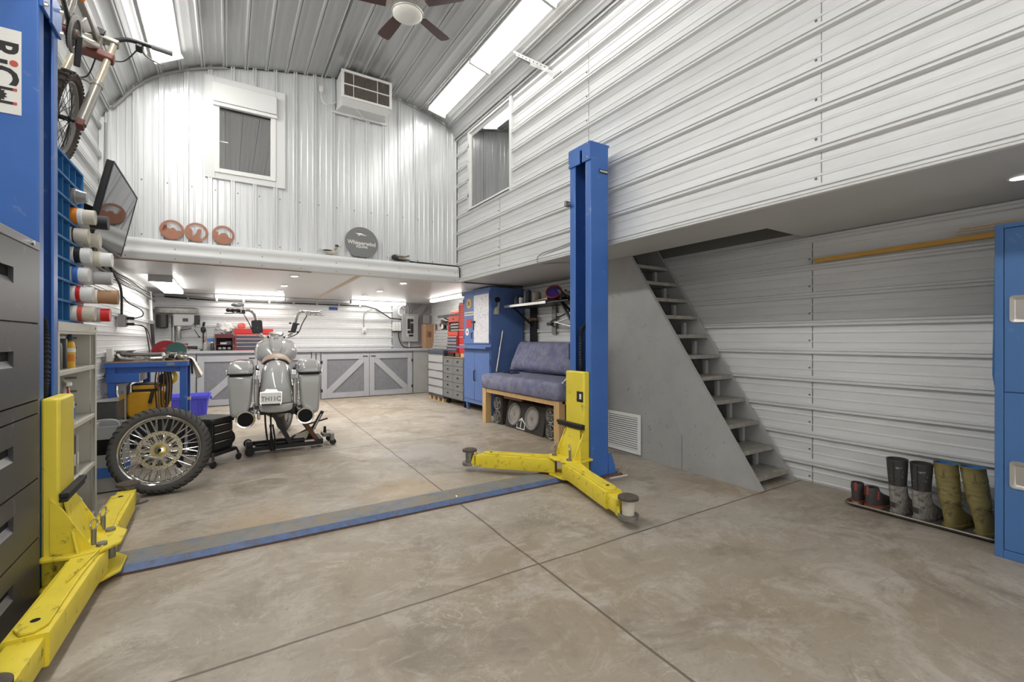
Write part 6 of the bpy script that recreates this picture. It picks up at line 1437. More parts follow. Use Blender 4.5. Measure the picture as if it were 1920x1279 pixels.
for nm, b in (('case', (3.70, 4.05, 7.585, 8.03, 1.282, 1.64)), ('top_panel', (3.60, 3.70, 7.585, 8.03, 1.53, 1.64)), ('lower_panel', (3.58, 3.70, 7.585, 8.03, 1.282, 1.35))): part(nm, MB().box(*b), 'red_soft', t, bev=.003)
for k in range(3):
    part('cassette', MB().box(3.605, 3.70, 7.60, 8.0, 1.355 + .055 * k, 1.40 + .055 * k), 'moto_dark', t, bev=.003); part('silver_tray', MB().box(3.60, 3.69, 7.60, 7.93, 1.362 + .055 * k, 1.392 + .055 * k), 'steel', t)
part('lock', MB().box(3.594, 3.60, 7.80, 7.83, 1.57, 1.60), 'black_metal', t); part('upright', MB().box(3.585, 3.60, 8.0, 8.03, 1.35, 1.53), 'red_soft', t)
t = thing('tool_chest', 'tall narrow red chest squeezed beside the blue cabinet', 'tool chest', (3.8, 7.38, .96))
part('case', MB().box(3.60, 4.05, 7.20, 7.575, .956, 1.86), 'red_paint', t, bev=.004)
for k in range(12):
    za = 1.40 + .036 * k; d = part('small_drawer', MB().box(3.588, 3.601, 7.215, 7.56, za, za + .03), 'red_soft', t, bev=.002); part('pull', MB().box(3.582, 3.589, 7.50, 7.55, za + .008, za + .02), 'black_metal', d)
for za in (1.0, 1.14, 1.27): part('silver_rail', MB().box(3.592, 3.60, 7.21, 7.57, za + .1, za + .112), 'chrome', t)
part('white_top', MB().box(3.59, 4.05, 7.20, 7.575, 1.862, 1.90), 'white_plastic', t, bev=.006)
t = thing('tool_shelf', 'grey wall shelf above the red and silver chests', 'shelf', (3.95, 8.25, 1.66)); part('board', MB().box(3.70, XR - .02, 7.62, 8.78, 1.655, 1.685), 'blinds_grey', t, bev=.003); part('bracket', MB().beam((XR - .03, 8.7, 1.5), (3.80, 8.7, 1.65), .02, .02), 'black_metal', t); part('lip', MB().box(3.69, 3.70, 7.62, 8.78, 1.645, 1.695), 'moto_dark', t)
crumple('plastic_bag', (3.86, 7.86, 1.765), (.10, .16, .075), 'bag', 'white and red plastic bag at right end of wall shelf', 'bag', 31, .016)
crumple('plastic_bag', (3.84, 8.22, 1.735), (.08, .15, .045), 'bag_pink', 'flat pink bag in the middle of the grey wall shelf', 'bag', 32, .012)
# ================================================================= TALL BLUE CABINET
cx0, cy0, cy1 = 3.50, 6.21, 7.15
t = thing('tall_cabinet', 'tall blue steel cabinet with whiteboard door beyond the futon', 'cabinet', (3.8, 6.68, 0))
part('carcass', MB().box(cx0, 4.11, cy0, cy1, .13, 2.03), 'cab_blue', t, bev=.005)
for x in (cx0 + .03, 4.05):
    for y in (cy0 + .03, cy1 - .08): part('leg', MB().hexa([(x, y, 0), (x + .03, y, 0), (x + .03, y + .03, 0), (x, y + .03, 0), (x - .01, y - .01, .13), (x + .04, y - .01, .13), (x + .04, y + .05, .13), (x - .01, y + .05, .13)]), 'cab_blue', t)
mid = 6.745
for (ya, yb, nm) in ((mid + .003, cy1 - .02, 'L'), (cy0 + .02, mid - .003, 'R')):
    d = part('upper_door', MB().box(cx0 - .014, cx0 - .001, ya, yb, 1.13, 1.985), 'cab_blue', t, bev=.003)
    if nm == 'R':
        part('whiteboard', MB().box(cx0 - .017, cx0 - .0145, ya + .015, yb + .01, 1.15, 1.93), 'whiteboard', d, label='white dry-erase sheet covered with pale scribbles')
    else:
        part('round_emblem', MB().lathe([(.085, 0), (.085, .002)], 10, frame((cx0 - .0145, ya + .19, 1.81), (0, -1, 0), (0, 0, 1))), 'yellow_label', d); part('emblem_centre', MB().lathe([(.045, 0), (.045, .003)], 10, frame((cx0 - .0145, ya + .19, 1.81), (0, -1, 0), (0, 0, 1))), 'olive', d)
        q = part('name_strip', MB().box(cx0 - .016, cx0 - .0145, ya + .02, yb - .03, 1.61, 1.67), 'paper', d); [part('print_stroke', MB().box(cx0 - .0172, cx0 - .016, ya + .035 + .045 * k, ya + .065 + .045 * k, 1.625, 1.655), 'slate', q) for k in range(7)]
        part('red_sheet', MB().box(cx0 - .016, cx0 - .0145, ya + .08, yb - .10, 1.40, 1.55), 'red_paint', d); part('round_sticker', MB().lathe([(.06, 0), (.06, .002)], 24, frame((cx0 - .0145, yb - .13, 1.33), (0, -1, 0), (0, 0, 1))), 'paper', d); part('sticker_heart', MB().lathe([(.025, 0), (.025, .003)], 16, frame((cx0 - .0145, yb - .13, 1.33), (0, -1, 0), (0, 0, 1))), 'red_soft', d)
    for z in (1.25, 1.86): part('hinge', MB().bar((cx0 - .018, (yb + .004 if nm == 'L' else ya - .008), z - .04), (cx0 - .018, (yb + .004 if nm == 'L' else ya - .008), z + .04), .011, n=10), 'cab_blue', d)
    d2 = part('lower_door', MB().box(cx0 - .012, cx0 - .001, ya, yb, .20, 1.02), 'cab_blue', t, bev=.003)
    for z in (.35, .85): part('hinge', MB().bar((cx0 - .016, (yb + .004 if nm == 'L' else ya - .008), z - .04), (cx0 - .016, (yb + .004 if nm == 'L' else ya - .008), z + .04), .011, n=10), 'cab_blue', d2)
part('latch_handle', MB().box(cx0 - .045, cx0 - .014, mid - .05, mid + .05, 1.48, 1.51).box(cx0 - .03, cx0 - .014, mid - .005, mid + .02, 1.36, 1.50), 'black_metal', t, bev=.003)
part('key', MB().tube([(cx0 - .02, mid + .06, 1.32), (cx0 - .035, mid + .06, 1.30), (cx0 - .03, mid + .06, 1.22)], .008, 6), 'moto_dark', t)
part('lower_handle', MB().tube([(cx0 - .012, mid - .03, .52), (cx0 - .035, mid - .03, .53), (cx0 - .035, mid - .03, .68), (cx0 - .012, mid - .03, .69)], .010, 8), 'black_metal', t)
part('work_ledge', MB().box(cx0 - .10, cx0 + .01, cy0 - .01, cy1 + .10, 1.055, 1.085), 'cab_blue', t, bev=.004)
part('round_magnet', MB().lathe([(.045, 0), (.042, .02)], 20, frame((3.62, cy0 - .0, 1.83), (1, 0, 0), (0, 0, 1))), 'black_metal', t)
solo('work_glove', MB().rings([[(3.60 + x, y, 1.70 + z) for x, z in ((-.05, -.10), (.035, -.10), (.05, .02), (.055, .10), (.03, .105), (.02, .03), (-.03, .0))] for y in (cy0 - .014, cy0 - .001)]), 'stone_beige', 'beige glove-shaped tag stuck on side of tall blue cabinet', 'glove', bev=.004)
solo('metal_pole', MB().bar((3.56, 6.13, .70), (3.705, 6.185, 1.34), .014, n=12), 'steel', 'thin silver pole leaning against the side of the tall blue cabinet', 'pole')
# ================================================================= FUTON BENCH on a timber frame
t = thing('futon_bench', 'blue-grey suede futon seat on a rough timber frame', 'sofa', (3.6, 5.0, 0))
fx0 = 3.17; fy0, fy1 = 4.06, 5.87
for x, y in ((fx0, fy0), (fx0, fy1 - .10), (4.0, fy0), (4.0, fy1 - .10)):
    part('leg', MB().box(x, x + .09, y, y + .10, 0, .50), 'wood', t, bev=.003)
part('front_rail', MB().box(fx0 + .01, fx0 + .05, fy0 + .10, fy1 - .10, .44, .495), 'wood', t, bev=.002)
part('slat_base', MB().box(fx0 + .05, 4.09, fy0, fy1, .47, .50), 'wood', t)
part('brace_block', MB().box(fx0 + .05, fx0 + .09, 4.9, 5.35, .40, .47), 'brown_red', t)
def cushion(name, P, mat_, parent, quilts=()):
    """P(u,v,w) maps a unit block; puffed faces"""
    mb = MB(); n, k = 22, 14
    def pt(u, v, top):
        e = min(1, min(u, 1 - u) * 9) ** .5 * min(1, min(v, 1 - v) * 6) ** .5
        d = sum(math.exp(-((u - a) ** 2 + (v - b) ** 2) / .0022) for a, b in quilts) * .18
        return P(u, v, (.5 + .5 * e - d * e if top else .5 - .5 * e))
    R = []
    G = [[pt(i / n, j / k, True) for j in range(k + 1)] for i in range(n + 1)]; H = [[pt(i / n, j / k, False) for j in range(k + 1)] for i in range(n + 1)]
    mb.grid(G); mb.grid([list(reversed(r)) for r in H])
    bmesh.ops.remove_doubles(mb.bm, verts=mb.bm.verts, dist=.0015)
    return part(name, mb, mat_, parent, ang=70)
def seatP(u, v, w): return Vector((3.145 + .86 * v, 4.04 + 1.84 * u, .50 + .215 * w))
part('mattress', MB().rings([[(x, y, z) for x, y in rrect(3.145 + q, 3.98 - q, 4.04 + q, 5.885 - q, .05)] for z, q in ((.502, .02), (.52, 0), (.665, 0), (.695, .012), (.708, .04), (.713, .12))]), 'fabric_blue', t, ang=70)
def backP(u, v, w):
    b = Vector((3.80, 4.55 + 1.50 * u, .715)); up = Vector((.20, 0, .43)); n = Vector((-.43, 0, .20)).normalized()
    return b + up * v + n * (.17 * w - .03)
cushion('back_cushion', backP, 'fabric_blue', t, [(a, b) for a in (.18, .4, .62, .84) for b in (.55,)])
solo('tablet', MB().box(3.42, 3.58, 5.50, 5.78, .714, .728, T(0, 0, 0)), 'black_gloss', 'black flat tablet lying on the left end of futon seat', 'tablet', bev=.004)
# ---- speakers under the futon
def cone(mb_parent, m, r, deep=True):
    s = part('surround', MB().torus(r, 0, 36, 6, m, prof=[(r * .72, -.002), (r, 0), (r, .012), (r * .92, .02), (r * .82, .014), (r * .74, .008)]), 'cone_grey', mb_parent)
    part('speaker_cone', MB().lathe([(r * .75, .004), (r * .45, -.006), (r * .2, -.012)], 30, m), 'cone_pale' if deep else 'black_plastic', s)
    part('dust_cap', MB().lathe([(r * .24, -.004), (r * .16, .006), (.004, .010)], 20, m), 'cone_grey', s)
    if not deep:
        for k in range(5): part('grille_spoke', MB().box(r * .12, r * .86, -.008, .008, .012, .02, m @ Matrix.Rotation(2 * PI * k / 5 + .3, 4, 'Z')), 'cone_grey', s)
        part('grille_ring', MB().torus(r * .5, .006, 24, 6, m @ T(0, 0, .016)), 'cone_grey', s)
    return s
faceX = lambda y, z, x: frame((x, y, z), (0, -1, 0), (0, 0, 1))
t = thing('subwoofer_box', 'wide black carpeted subwoofer box with two round cones under the futon', 'speaker', (3.45, 5.0, 0))
part('enclosure', MB().rings([[(x, y, z) for x, z in ((3.285, .0), (3.62, 0), (3.62, .36), (3.345, .36))] for y in (4.53, 5.43)]), 'carpet_black', t, bev=.01)
tm_ = lambda y, z: Matrix.Translation((3.285 + .06 * z / .36 - .001, y, z)) @ RY(0) @ frame((0, 0, 0), (0, -1, 0), (.164, 0, .986))
for y in (5.22, 4.80): cone(t, tm_(y, .19), .155)
tri = [(5.12, .02), (4.93, .02), (4.93, .10), (5.025, .17), (5.12, .10)]
em = part('corner_emblem', MB().rings([[(3.281 + .16 * z - q, y, z) for y, z in tri] for q in (0, .006)]), 'white_plastic', t)
for a, b in ((5.105, 5.035), (5.015, 4.945)): part('emblem_cutout', MB().rings([[(3.274 + .16 * z - q, y, z) for y, z in ((a, .035), (b, .035), (b, .10 + (.04 if b == 5.035 else 0)), (a, .10 + (.04 if a == 5.015 else 0)))] for q in (0, .002)]), 'carpet_black', em)
for lb, ya, yb in (('small black twin speaker box under the left end of futon', 5.50, 5.74), ('small black twin speaker box beside the right timber leg', 4.22, 4.48)):
    t = thing('speaker_box', lb, 'speaker', (3.4, (ya + yb) / 2, 0))
    part('enclosure', MB().box(3.285, 3.55, ya, yb, 0, .40), 'carpet_black', t, bev=.008)
    for z in (.10, .29): cone(t, faceX((ya + yb) / 2, z, 3.284), .095, False)
    part('divider_line', MB().box(3.282, 3.286, ya + .005, yb - .005, .194, .20), 'black_plastic', t)
# ---- black machine beside the futon
t = thing('canister_heater', 'tall black canister machine half hidden behind the right lift post', 'machine', (3.32, 3.86, 0))
cx, cy = 3.36, 3.80
part('lower_drum', MB().lathe([(.10, .36), (.135, .38), (.135, .82), (.12, .84)], 28, T(cx, cy, 0)), 'black_metal', t)
part('band', MB().lathe([(.125, .84), (.13, .85), (.13, .89), (.125, .90)], 28, T(cx, cy, 0)), 'chrome', t)
part('upper_drum', MB().lathe([(.115, .90), (.12, .91), (.12, 1.17), (.10, 1.19)], 28, T(cx, cy, 0)), 'black_metal', t)
part('seam', MB().lathe([(.1365, .585), (.1365, .592)], 28, T(cx, cy, 0), cap=False), 'steel_dull', t)
part('side_panel', MB().box(cx - .16, cx - .13, cy + .06, cy + .13, .98, 1.16), 'black_plastic', t, bev=.005)
part('top_cap', MB().lathe([(.06, 1.19), (.05, 1.215)], 20, T(cx, cy, 0)), 'beige_metal', t)
part('chrome_stud', MB().ball((cx - .132, cy + .04, .70), (.012, .01, .016), 10, 6), 'chrome', t)
part('crank', MB().bar((cx - .12, cy + .06, .90), (cx - .17, cy + .20, .72), .008, n=8).ball((cx - .17, cy + .205, .715), (.022, .018, .016), 10, 6), 'steel', t)
for a in (40, 160, 280): part('leg', MB().bar((cx + .10 * math.cos(math.radians(a)), cy + .10 * math.sin(math.radians(a)), .37), (cx + .15 * math.cos(math.radians(a)), cy + .15 * math.sin(math.radians(a)), 0), .012, n=8), 'black_metal', t)
# ---- black wall shelf with supplies
t = thing('supply_shelf', 'black wall shelf with silver front edge in bay above the futon', 'shelf', (3.9, 5.3, 1.70))
part('board', MB().box(3.70, XR - .02, 4.55, 6.12, 1.70, 1.722), 'black_metal', t, bev=.003)
part('front_edge', MB().box(3.685, 3.70, 5.02, 6.12, 1.695, 1.735), 'steel', t, bev=.003)
for y in (5.95, 4.75): part('bracket', MB().beam((XR - .03, y, 1.40), (3.76, y, 1.70), .02, .03), 'black_metal', t)
part('wall_rail', MB().box(XR - .06, XR - .025, 5.86, 6.02, .95, 1.70), 'black_metal', t, bev=.004); part('rail_clip', MB().box(XR - .10, XR - .06, 5.80, 6.02, 1.50, 1.54), 'cord_brown', t)
SZ = 1.7225
def shelf_item(name, label, y, x, prof, mt, cap=None, cat='can'):
    t = thing(name, label, cat, (x, y, SZ), group='supplies on the black shelf', local=True)
    part('body', MB().lathe(prof, 18), mt, t)
    h = prof[-1][1]
    part('cap', MB().lathe([(prof[-1][0] * .8, h), (prof[-1][0] * .7, h + .018)], 14), cap or 'black_plastic', t)
shelf_item('spray_bottle', 'blue-grey bottle with brown top, leftmost on the black shelf', 5.88, 3.78, [(.045, 0), (.047, .01), (.047, .10), (.02, .14)], 'slate', 'maroon', 'bottle')
shelf_item('polish_can', 'white and black can, second from left on the black shelf', 5.74, 3.77, [(.04, 0), (.04, .11)], 'white_plastic')
shelf_item('blue_can', 'tall plain blue can on the black shelf', 5.60, 3.78, [(.055, 0), (.055, .20), (.05, .205)], 'slate', 'steel_dull')
shelf_item('patterned_tin', 'square-looking patterned pale tin in middle of black shelf', 5.36, 3.78, [(.065, 0), (.065, .15)], 'bone', 'steel')
solo('flat_tray', MB().hexa([(3.72, 5.02, SZ), (3.90, 5.02, SZ), (3.90, 5.28, SZ), (3.72, 5.28, SZ), (3.70, 5.0, SZ + .05), (3.92, 5.0, SZ + .09), (3.92, 5.3, SZ + .06), (3.70, 5.3, SZ + .03)]), 'steel', 'tilted flat silver tray on the black shelf', 'tray', bev=.004)
t = thing('helmet', 'orange-red bowl-shaped helmet with blue lining on the black shelf', 'helmet', (3.86, 4.98, SZ))
hm = T(3.82, 5.0, SZ + .125) @ RZ(-55) @ RX(62)
part('shell', MB().rings([[hm @ Vector((1.15 * r * math.cos(a), r * math.sin(a), z)) for a in [2 * PI * k / 24 for k in range(24)]] for r, z in ((.03, -.09), (.075, -.07), (.10, -.02), (.105, .03), (.095, .035), (.085, -.01))], cap=True), 'red_soft', t, ang=50)
part('lining', MB().rings([[hm @ Vector((1.12 * r * math.cos(a), r * math.sin(a), z)) for a in [2 * PI * k / 24 for k in range(24)]] for r, z in ((.087, .022), (.07, .012), (.02, .006))]), 'purple', t)
part('strap', MB().tube([hm @ Vector((-.10, 0, .03)), hm @ Vector((0, .05, .07)), hm @ Vector((.10, 0, .03))], .008, 6, smooth=4), 'dark_blue', t)
part('rest_block', MB().box(3.80, 3.96, 4.93, 5.02, SZ, SZ + .035), 'black_plastic', t)
for k, (y, r) in enumerate(((4.78, .07), (4.66, .06), (4.60, .05))):
    t_ = thing('black_part', ('largest', 'middle', 'small')[k] + ' lumpy black motorcycle part at right end of black shelf', 'engine part', (3.85, y, SZ), group='black parts on the shelf')
    part('lump', MB().ball((3.83, y, SZ + r), (r, r * .8, r), 12, 8), 'black_metal', t_, ang=20); part('stub', MB().bar((3.80, y, SZ + r), (3.76, y + .05, SZ + r * 2.1), .018, n=8), 'steel_dull', t_); part('stub', MB().bar((3.84, y, SZ + r), (3.80, y - .05, SZ + r * 1.9), .02, n=8), 'black_metal', t_)
# ---- folding bike stand on the wall
t = thing('bike_rack', 'black and silver folding rack arms on wall behind right lift post', 'rack', (4.0, 5.3, 1.4))
part('mounting_plate', MB().box(XR - .045, XR - .022, 5.36, 5.46, 1.28, 1.74), 'steel_dull', t, bev=.004)
for (a, b), mt in zip((((1033, 603), (1075, 580)), ((1040, 605), (1075, 594)), ((1042, 604), (1078, 614))), ('black_metal', 'steel', 'steel')):
    p0 = atX(*a, 3.95); p1 = atX(*b, 3.95); part('arm', MB().bar(p0, p1, .011, n=10), mt, t)
p0 = atX(1031, 608, 3.95); part('clamp', MB().box(p0.x - .03, p0.x + .03, p0.y - .06, p0.y + .04, p0.z - .02, p0.z + .025), 'black_plastic', t, bev=.005)
part('stay', MB().bar((p0.x, p0.y, p0.z), (XR - .04, 5.41, p0.z - .03), .012, n=8), 'steel_dull', t)
part('black_tube', MB().tube([atX(1028, 564, 3.75), atX(1050, 566, 3.75), atX(1062, 584, 3.75), atX(1076, 612, 3.75)], .018, 8, smooth=4), 'black_metal', t)
# ================================================================= CEILING FAN
t = thing('ceiling_fan', 'ceiling fan with dark wooden blades and a round light below', 'fan', (1.48, 4.26, 4.62))
C0 = T(1.48, 4.26, 0)
part('canopy', MB().lathe([(.07, 4.64), (.07, 4.60), (.03, 4.56)], 28, C0), 'brushed', t)
part('down_rod', MB().bar((1.48, 4.26, 4.50), (1.48, 4.26, 4.60), .015), 'brushed', t)
part('motor_housing', MB().lathe([(.06, 4.52), (.11, 4.50), (.115, 4.46), (.10, 4.455), (.13, 4.44), (.135, 4.40), (.125, 4.395), (.145, 4.385), (.148, 4.36), (.14, 4.355)], 40, C0), 'brushed', t, ang=25)
part('light_bowl', MB().lathe([(.142, 4.355), (.14, 4.335), (.12, 4.318), (.06, 4.308), (.005, 4.306)], 40, C0), 'opal', t, ang=60)
part('lower_ring', MB().torus(.145, .008, 40, 8, C0 @ T(0, 0, 4.35)), 'brushed', t)
for k in range(5):
    m = C0 @ T(0, 0, 4.41) @ RZ(26 + 72 * k) @ RX(10)
    b = part('blade', MB().prism([(.20, -.05), (.30, -.058), (.52, -.066), (.56, -.058), (.57, 0), (.56, .058), (.52, .066), (.30, .058), (.20, .05)], -.004, .004, m), 'fan_wood', t, bev=.002)
    part('blade_iron', MB().prism([(.10, -.02), (.22, -.035), (.26, 0), (.22, .035), (.10, .02)], .004, .012, m), 'brushed', b)
# ================================================================= WALL AIR CONDITIONER
t = thing('air_conditioner', 'white boxed air conditioner with dusty grille high on rear wall', 'air conditioner', (1.53, 6.1, 4.2))
ax0, ax1, ay, az0, az1 = 1.215, 1.845, 5.93, 4.235, 4.585
part('case', MB().box(ax0, ax1, ay + .02, YU - .023, az0, az1), 'trim_white', t, bev=.006)
fr = MB()
for b in ((ax0 - .004, ax0 + .03, az0, az1), (ax1 - .03, ax1 + .004, az0, az1), (ax0 + .03, ax1 - .03, az1 - .03, az1 + .003), (ax0 + .03, ax1 - .03, az0, az0 + .03), (ax0 + .03, ax1 - .03, 4.40, 4.415)): fr.box(b[0], b[1], ay, ay + .02, b[2], b[3])
part('front_frame', fr, 'white_plastic', t, bev=.003)
gr = MB()
for k in range(46): x = ax0 + .035 + (ax1 - ax0 - .07) * k / 45; gr.box(x - .003, x + .003, ay + .004, ay + .018, az0 + .03, az1 - .03)
gp = part('grille_backing', MB().box(ax0 + .03, ax1 - .03, ay + .0185, ay + .0198, az0 + .03, az1 - .03), 'dark_hole', t)
part('grille_fins', gr, 'grille_fin', gp)
for x in (ax0 + .14, ax0 + .44): part('grille_bar', MB().box(x, x + .008, ay + .001, ay + .004, az0 + .03, az1 - .03), 'white_plastic', gp)
part('lower_tray', MB().hexa([(ax0 + .03, ay + .10, az0 - .06), (ax1 - .05, ay + .10, az0 - .06), (ax1 - .02, YU - .025, az0 - .06), (ax0 - .02, YU - .025, az0 - .06), (ax0, ay + .015, az0), (ax1, ay + .015, az0), (ax1, YU - .025, az0), (ax0, YU - .025, az0)]), 'trim_white', t, bev=.004)
part('wall_ledge', MB().box(ax0 - .06, ax1 + .03, YU - .05, YU - .023, az0 - .085, az0 - .06), 'trim_white', t, bev=.003)
part('brace_wire', MB().tube([(ax0 + .20, ay + .10, az0 - .06), (ax0 + .32, ay + .22, az0 - .10), (ax0 + .40, YU - .03, az0 - .11)], .006, 6), 'white_plastic', t)
part('badge_strip', MB().box(ax0 + .03, ax0 + .10, ay + .095, ay + .10, az0 - .05, az0 - .04), 'mirror_grey', t)
t = thing('power_outlet', 'white outlet with plugged cord left of the air conditioner', 'outlet', (1.03, YU - .03, 4.38))
part('box', MB().box(1.0, 1.05, YU - .06, YU - .02, 4.37, 4.45), 'white_plastic', t, bev=.005); part('cord', MB().tube([(1.025, YU - .05, 4.37), (1.03, YU - .06, 4.27), (1.08, YU - .07, 4.22), (1.17, YU - .06, 4.26), (1.21, YU - .04, 4.30)], .007, 6, smooth=5), 'white_plastic', t); part('riser', MB().bar((1.03, YU - .03, 4.45), (1.04, YU - .03, 4.60), .006), 'white_plastic', t)
# ================================================================= LEDGE ORNAMENTS
LZ = 2.303
def saw_disc(x, label, seed, shape):
    t = thing('saw_blade', label, 'saw blade', (x, YU - .06, LZ), group='copper saw blades on the ledge', rot=(math.radians(-6), 0, 0), local=True)
    R = .108; m = T(0, 0, R) @ RX(90); n = 44
    ring_o = [((R + (.006 if k % 2 else -.003)) * math.cos(2 * PI * k / (2 * n)), (R + (.006 if k % 2 else -.003)) * math.sin(2 * PI * k / (2 * n))) for k in range(2 * n)]
    mb = MB(); ri = R - .022
    rings = []
    for z in (-.0015, .0015):
        rings.append([m @ Vector((x_, y_, z)) for x_, y_ in ring_o])
    ii = [[m @ Vector((ri * math.cos(2 * PI * k / (2 * n)), ri * math.sin(2 * PI * k / (2 * n)), z)) for k in range(2 * n)] for z in (.0015, -.0015)]
    mb.rings([rings[0], rings[1], ii[0], ii[1]], loop=True)
    b = part('toothed_ring', mb, 'copper', t, ang=30)
    for poly in shape: part('cut_figure', MB().prism([(x_ * ri * 1.04, y_ * ri * 1.04) for x_, y_ in poly], -.0014, .0014, m), 'copper', b)
    return t
arc = lambda a0, a1, n=10: [(math.cos(math.radians(a0 + (a1 - a0) * k / n)), math.sin(math.radians(a0 + (a1 - a0) * k / n))) for k in range(n + 1)]
saw_disc(-.512, 'leftmost copper saw blade with a hill and trees cut out', 1, [arc(195, 352) + [(.75, .0), (.5, -.1), (.3, .2), (.05, .28), (-.2, .1), (-.45, .22), (-.6, .55), (-.78, .5)], arc(120, 195) + [(-.6, 0), (-.45, .3)]])
saw_disc(-.288, 'middle copper saw blade of three with standing animal figures', 2, [arc(225, 300) + [(.3, -.4), (.45, -.1), (.55, .35), (.3, .5), (.05, .3), (-.05, -.2), (-.3, -.5)], arc(150, 225) + [(-.45, -.35), (-.4, .1), (-.55, .4)]])
saw_disc(-.032, 'rightmost copper saw blade of three with a crouching figure', 3, [arc(205, 335) + [(.6, -.25), (.45, .1), (.2, .3), (-.15, .25), (-.4, .05), (-.6, -.2)], arc(150, 205) + [(-.6, -.1), (-.55, .25)]])
t = thing('round_sign', 'round grey metal sign with cut-out bird and lettering on the ledge', 'sign', (1.53, YU - .078, LZ), rot=(math.radians(-5), 0, 0), local=True)
R = .215; dm = T(0, 0, .19) @ RX(90)
dsk = part('disc', MB().prism([(R * math.cos(2 * PI * k / 64), max(-.19, R * math.sin(2 * PI * k / 64))) for k in range(64)], -.002, .002, dm), 'sign_grey', t)
part('lettering', text_mb('Whisperwind', .076, dm @ T(0, -.005, .0022) @ RZ(-2), .0006, bold=.0012, sx=.88), 'paper', dsk)
part('lettering', text_mb('EQUINE', .042, dm @ T(0, -.055, .0022) @ RZ(-2), .0006, bold=.0008), 'paper', dsk)
part('bird_mark', MB().prism([(-.085, .125), (-.05, .132), (.0, .135), (.01, .122), (.05, .108), (.08, .118), (.045, .100), (-.005, .108), (-.03, .098), (-.045, .088), (-.04, .103), (-.06, .118)], .002, .0032, dm), 'paper', dsk)
part('mark_dark_shape', MB().prism([(-.08, .132), (-.05, .142), (.005, .143), (.008, .135), (-.05, .134)], .002, .003, dm), 'moto_dark', dsk)  # darker shape along the top of the bird mark
t = thing('duck_decoy', 'small carved duck decoy standing on the ledge left of sign', 'ornament', (1.13, YU - .05, LZ), local=True)
part('body', MB().rings([[(x, w_ * math.cos(a), .03 + z + h * math.sin(a)) for a in [2 * PI * k / 14 for k in range(14)]] for x, w_, h, z in ((-.13, .006, .004, .03), (-.08, .022, .014, .012), (-.02, .032, .028, .0), (.04, .030, .028, .0), (.085, .012, .014, .006))]), 'stone_beige', t, ang=60)
part('wing', MB().ball((-.03, -.022, .045), (.06, .014, .012), 14, 8), 'moto_dark', t)
part('neck', MB().tube([(.06, 0, .05), (.075, 0, .085), (.08, 0, .105)], .014, 10), 'bone', t)
part('head', MB().ball((.085, 0, .118), (.024, .017, .017), 14, 8), 'moto_dark', t); part('bill', MB().rings([[(.10, y, z) for y, z in ((-.01, .11), (.01, .11), (.01, .12), (-.01, .12))], [(.14, y, z) for y, z in ((-.008, .108), (.008, .108), (.008, .112), (-.008, .112))]]), 'gold', t)
t = thing('alligator_head', 'dark alligator head ornament with open jaws on the ledge', 'ornament', (2.05, YU - .06, LZ), local=True)
part('skull', MB().ball((-.07, 0, .04), (.05, .04, .04), 14, 9), 'moto_dark', t)
part('upper_jaw', MB().rings([[(x, w_ * math.cos(a), z + h * math.sin(a)) for a in [2 * PI * k / 12 for k in range(12)]] for x, w_, h, z in ((-.06, .04, .025, .06), (0, .03, .014, .062), (.07, .022, .011, .062), (.125, .018, .014, .078), (.14, .010, .008, .082))]), 'bone', t, ang=60)
part('lower_jaw', MB().rings([[(x, w_ * math.cos(a), z + h * math.sin(a)) for a in [2 * PI * k / 12 for k in range(12)]] for x, w_, h, z in ((-.07, .038, .018, .02), (0, .03, .013, .013), (.08, .022, .010, .012), (.14, .014, .007, .02))]), 'moto_dark', t, ang=60)
part('mouth', MB().rings([[(x, y, z) for y, z in ((-.018, .02), (.018, .02), (.018, h), (-.018, h))] for x, h in ((-.04, .05), (.04, .045), (.10, .03))]), 'bone', t)
# ================================================================= SMALL WALL AND CEILING FIXTURES
t = thing('strap_bracket', 'perforated white metal strap bracket between ceiling and loft wall', 'bracket', (2.85, 4.0, 4.0))
a = Vector((2.70, 4.28, 4.395)); b = Vector((2.945, 3.80, 3.99)); c = Vector((2.86, 4.18, 4.27)); e = Vector((2.935, 3.92, 4.10))
part('strap', MB().beam(a, e, .035, .006, (1, 0, .4)), 'trim_white', t); part('strap', MB().beam(c, b, .03, .006, (1, 0, .4)), 'trim_white', t); part('spacer', MB().beam(a, c, .03, .006, (0, 1, 0)), 'steel_dull', t); part('foot', MB().box(2.93, 2.945, 3.72, 3.86, 3.97, 3.99), 'steel_dull', t); part('pin', MB().bar(e - Vector((.03, 0, 0)), e + Vector((.02, 0, 0)), .012), 'steel', t)
hl = MB()
for k in range(9): q = a.lerp(e, (k + .7) / 10); hl.ball(q + Vector((-.004, 0, 0)), .0075, 8, 5)
part('strap_holes', hl, 'steel_dull', t)
pts = []
for x, z in ARCH[1:14]:
    n = Vector((1.5 - x, 0, 3.2 - z)).normalized(); pts.append((x + n.x * .03, YU - .03, z + n.z * .03))
solo('edge_conduit', MB().tube(pts[2:9], .016, 8, smooth=3), 'cable_grey', 'grey conduit bent along the arch at upper left of rear wall', 'conduit')
solo('corner_pipe', MB().tube([(XL + .055, YU - .045, 3.45), (XL + .05, YU - .045, 3.1), (XL + .045, YU - .045, 2.75), (XL + .04, YU - .045, 2.34)], .010, 8), 'cable_grey', 'thin grey pipe down the corner behind the television', 'pipe')
solo('arch_cable', MB().tube([(x, YU - .022, z - .012) for x, z in ARCH[9:15]], .006, 6, smooth=3), 'cable_black', 'thin black cable along the ceiling edge above the window', 'cable')
pr = []
for x, z in ARCH[14:20]: pr.append((x - .02, YU - .03, z - .03))
solo('arch_cable', MB().tube(pr, .008, 6, smooth=3), 'cable_grey', 'grey cable along ceiling edge right of the air conditioner', 'cable')
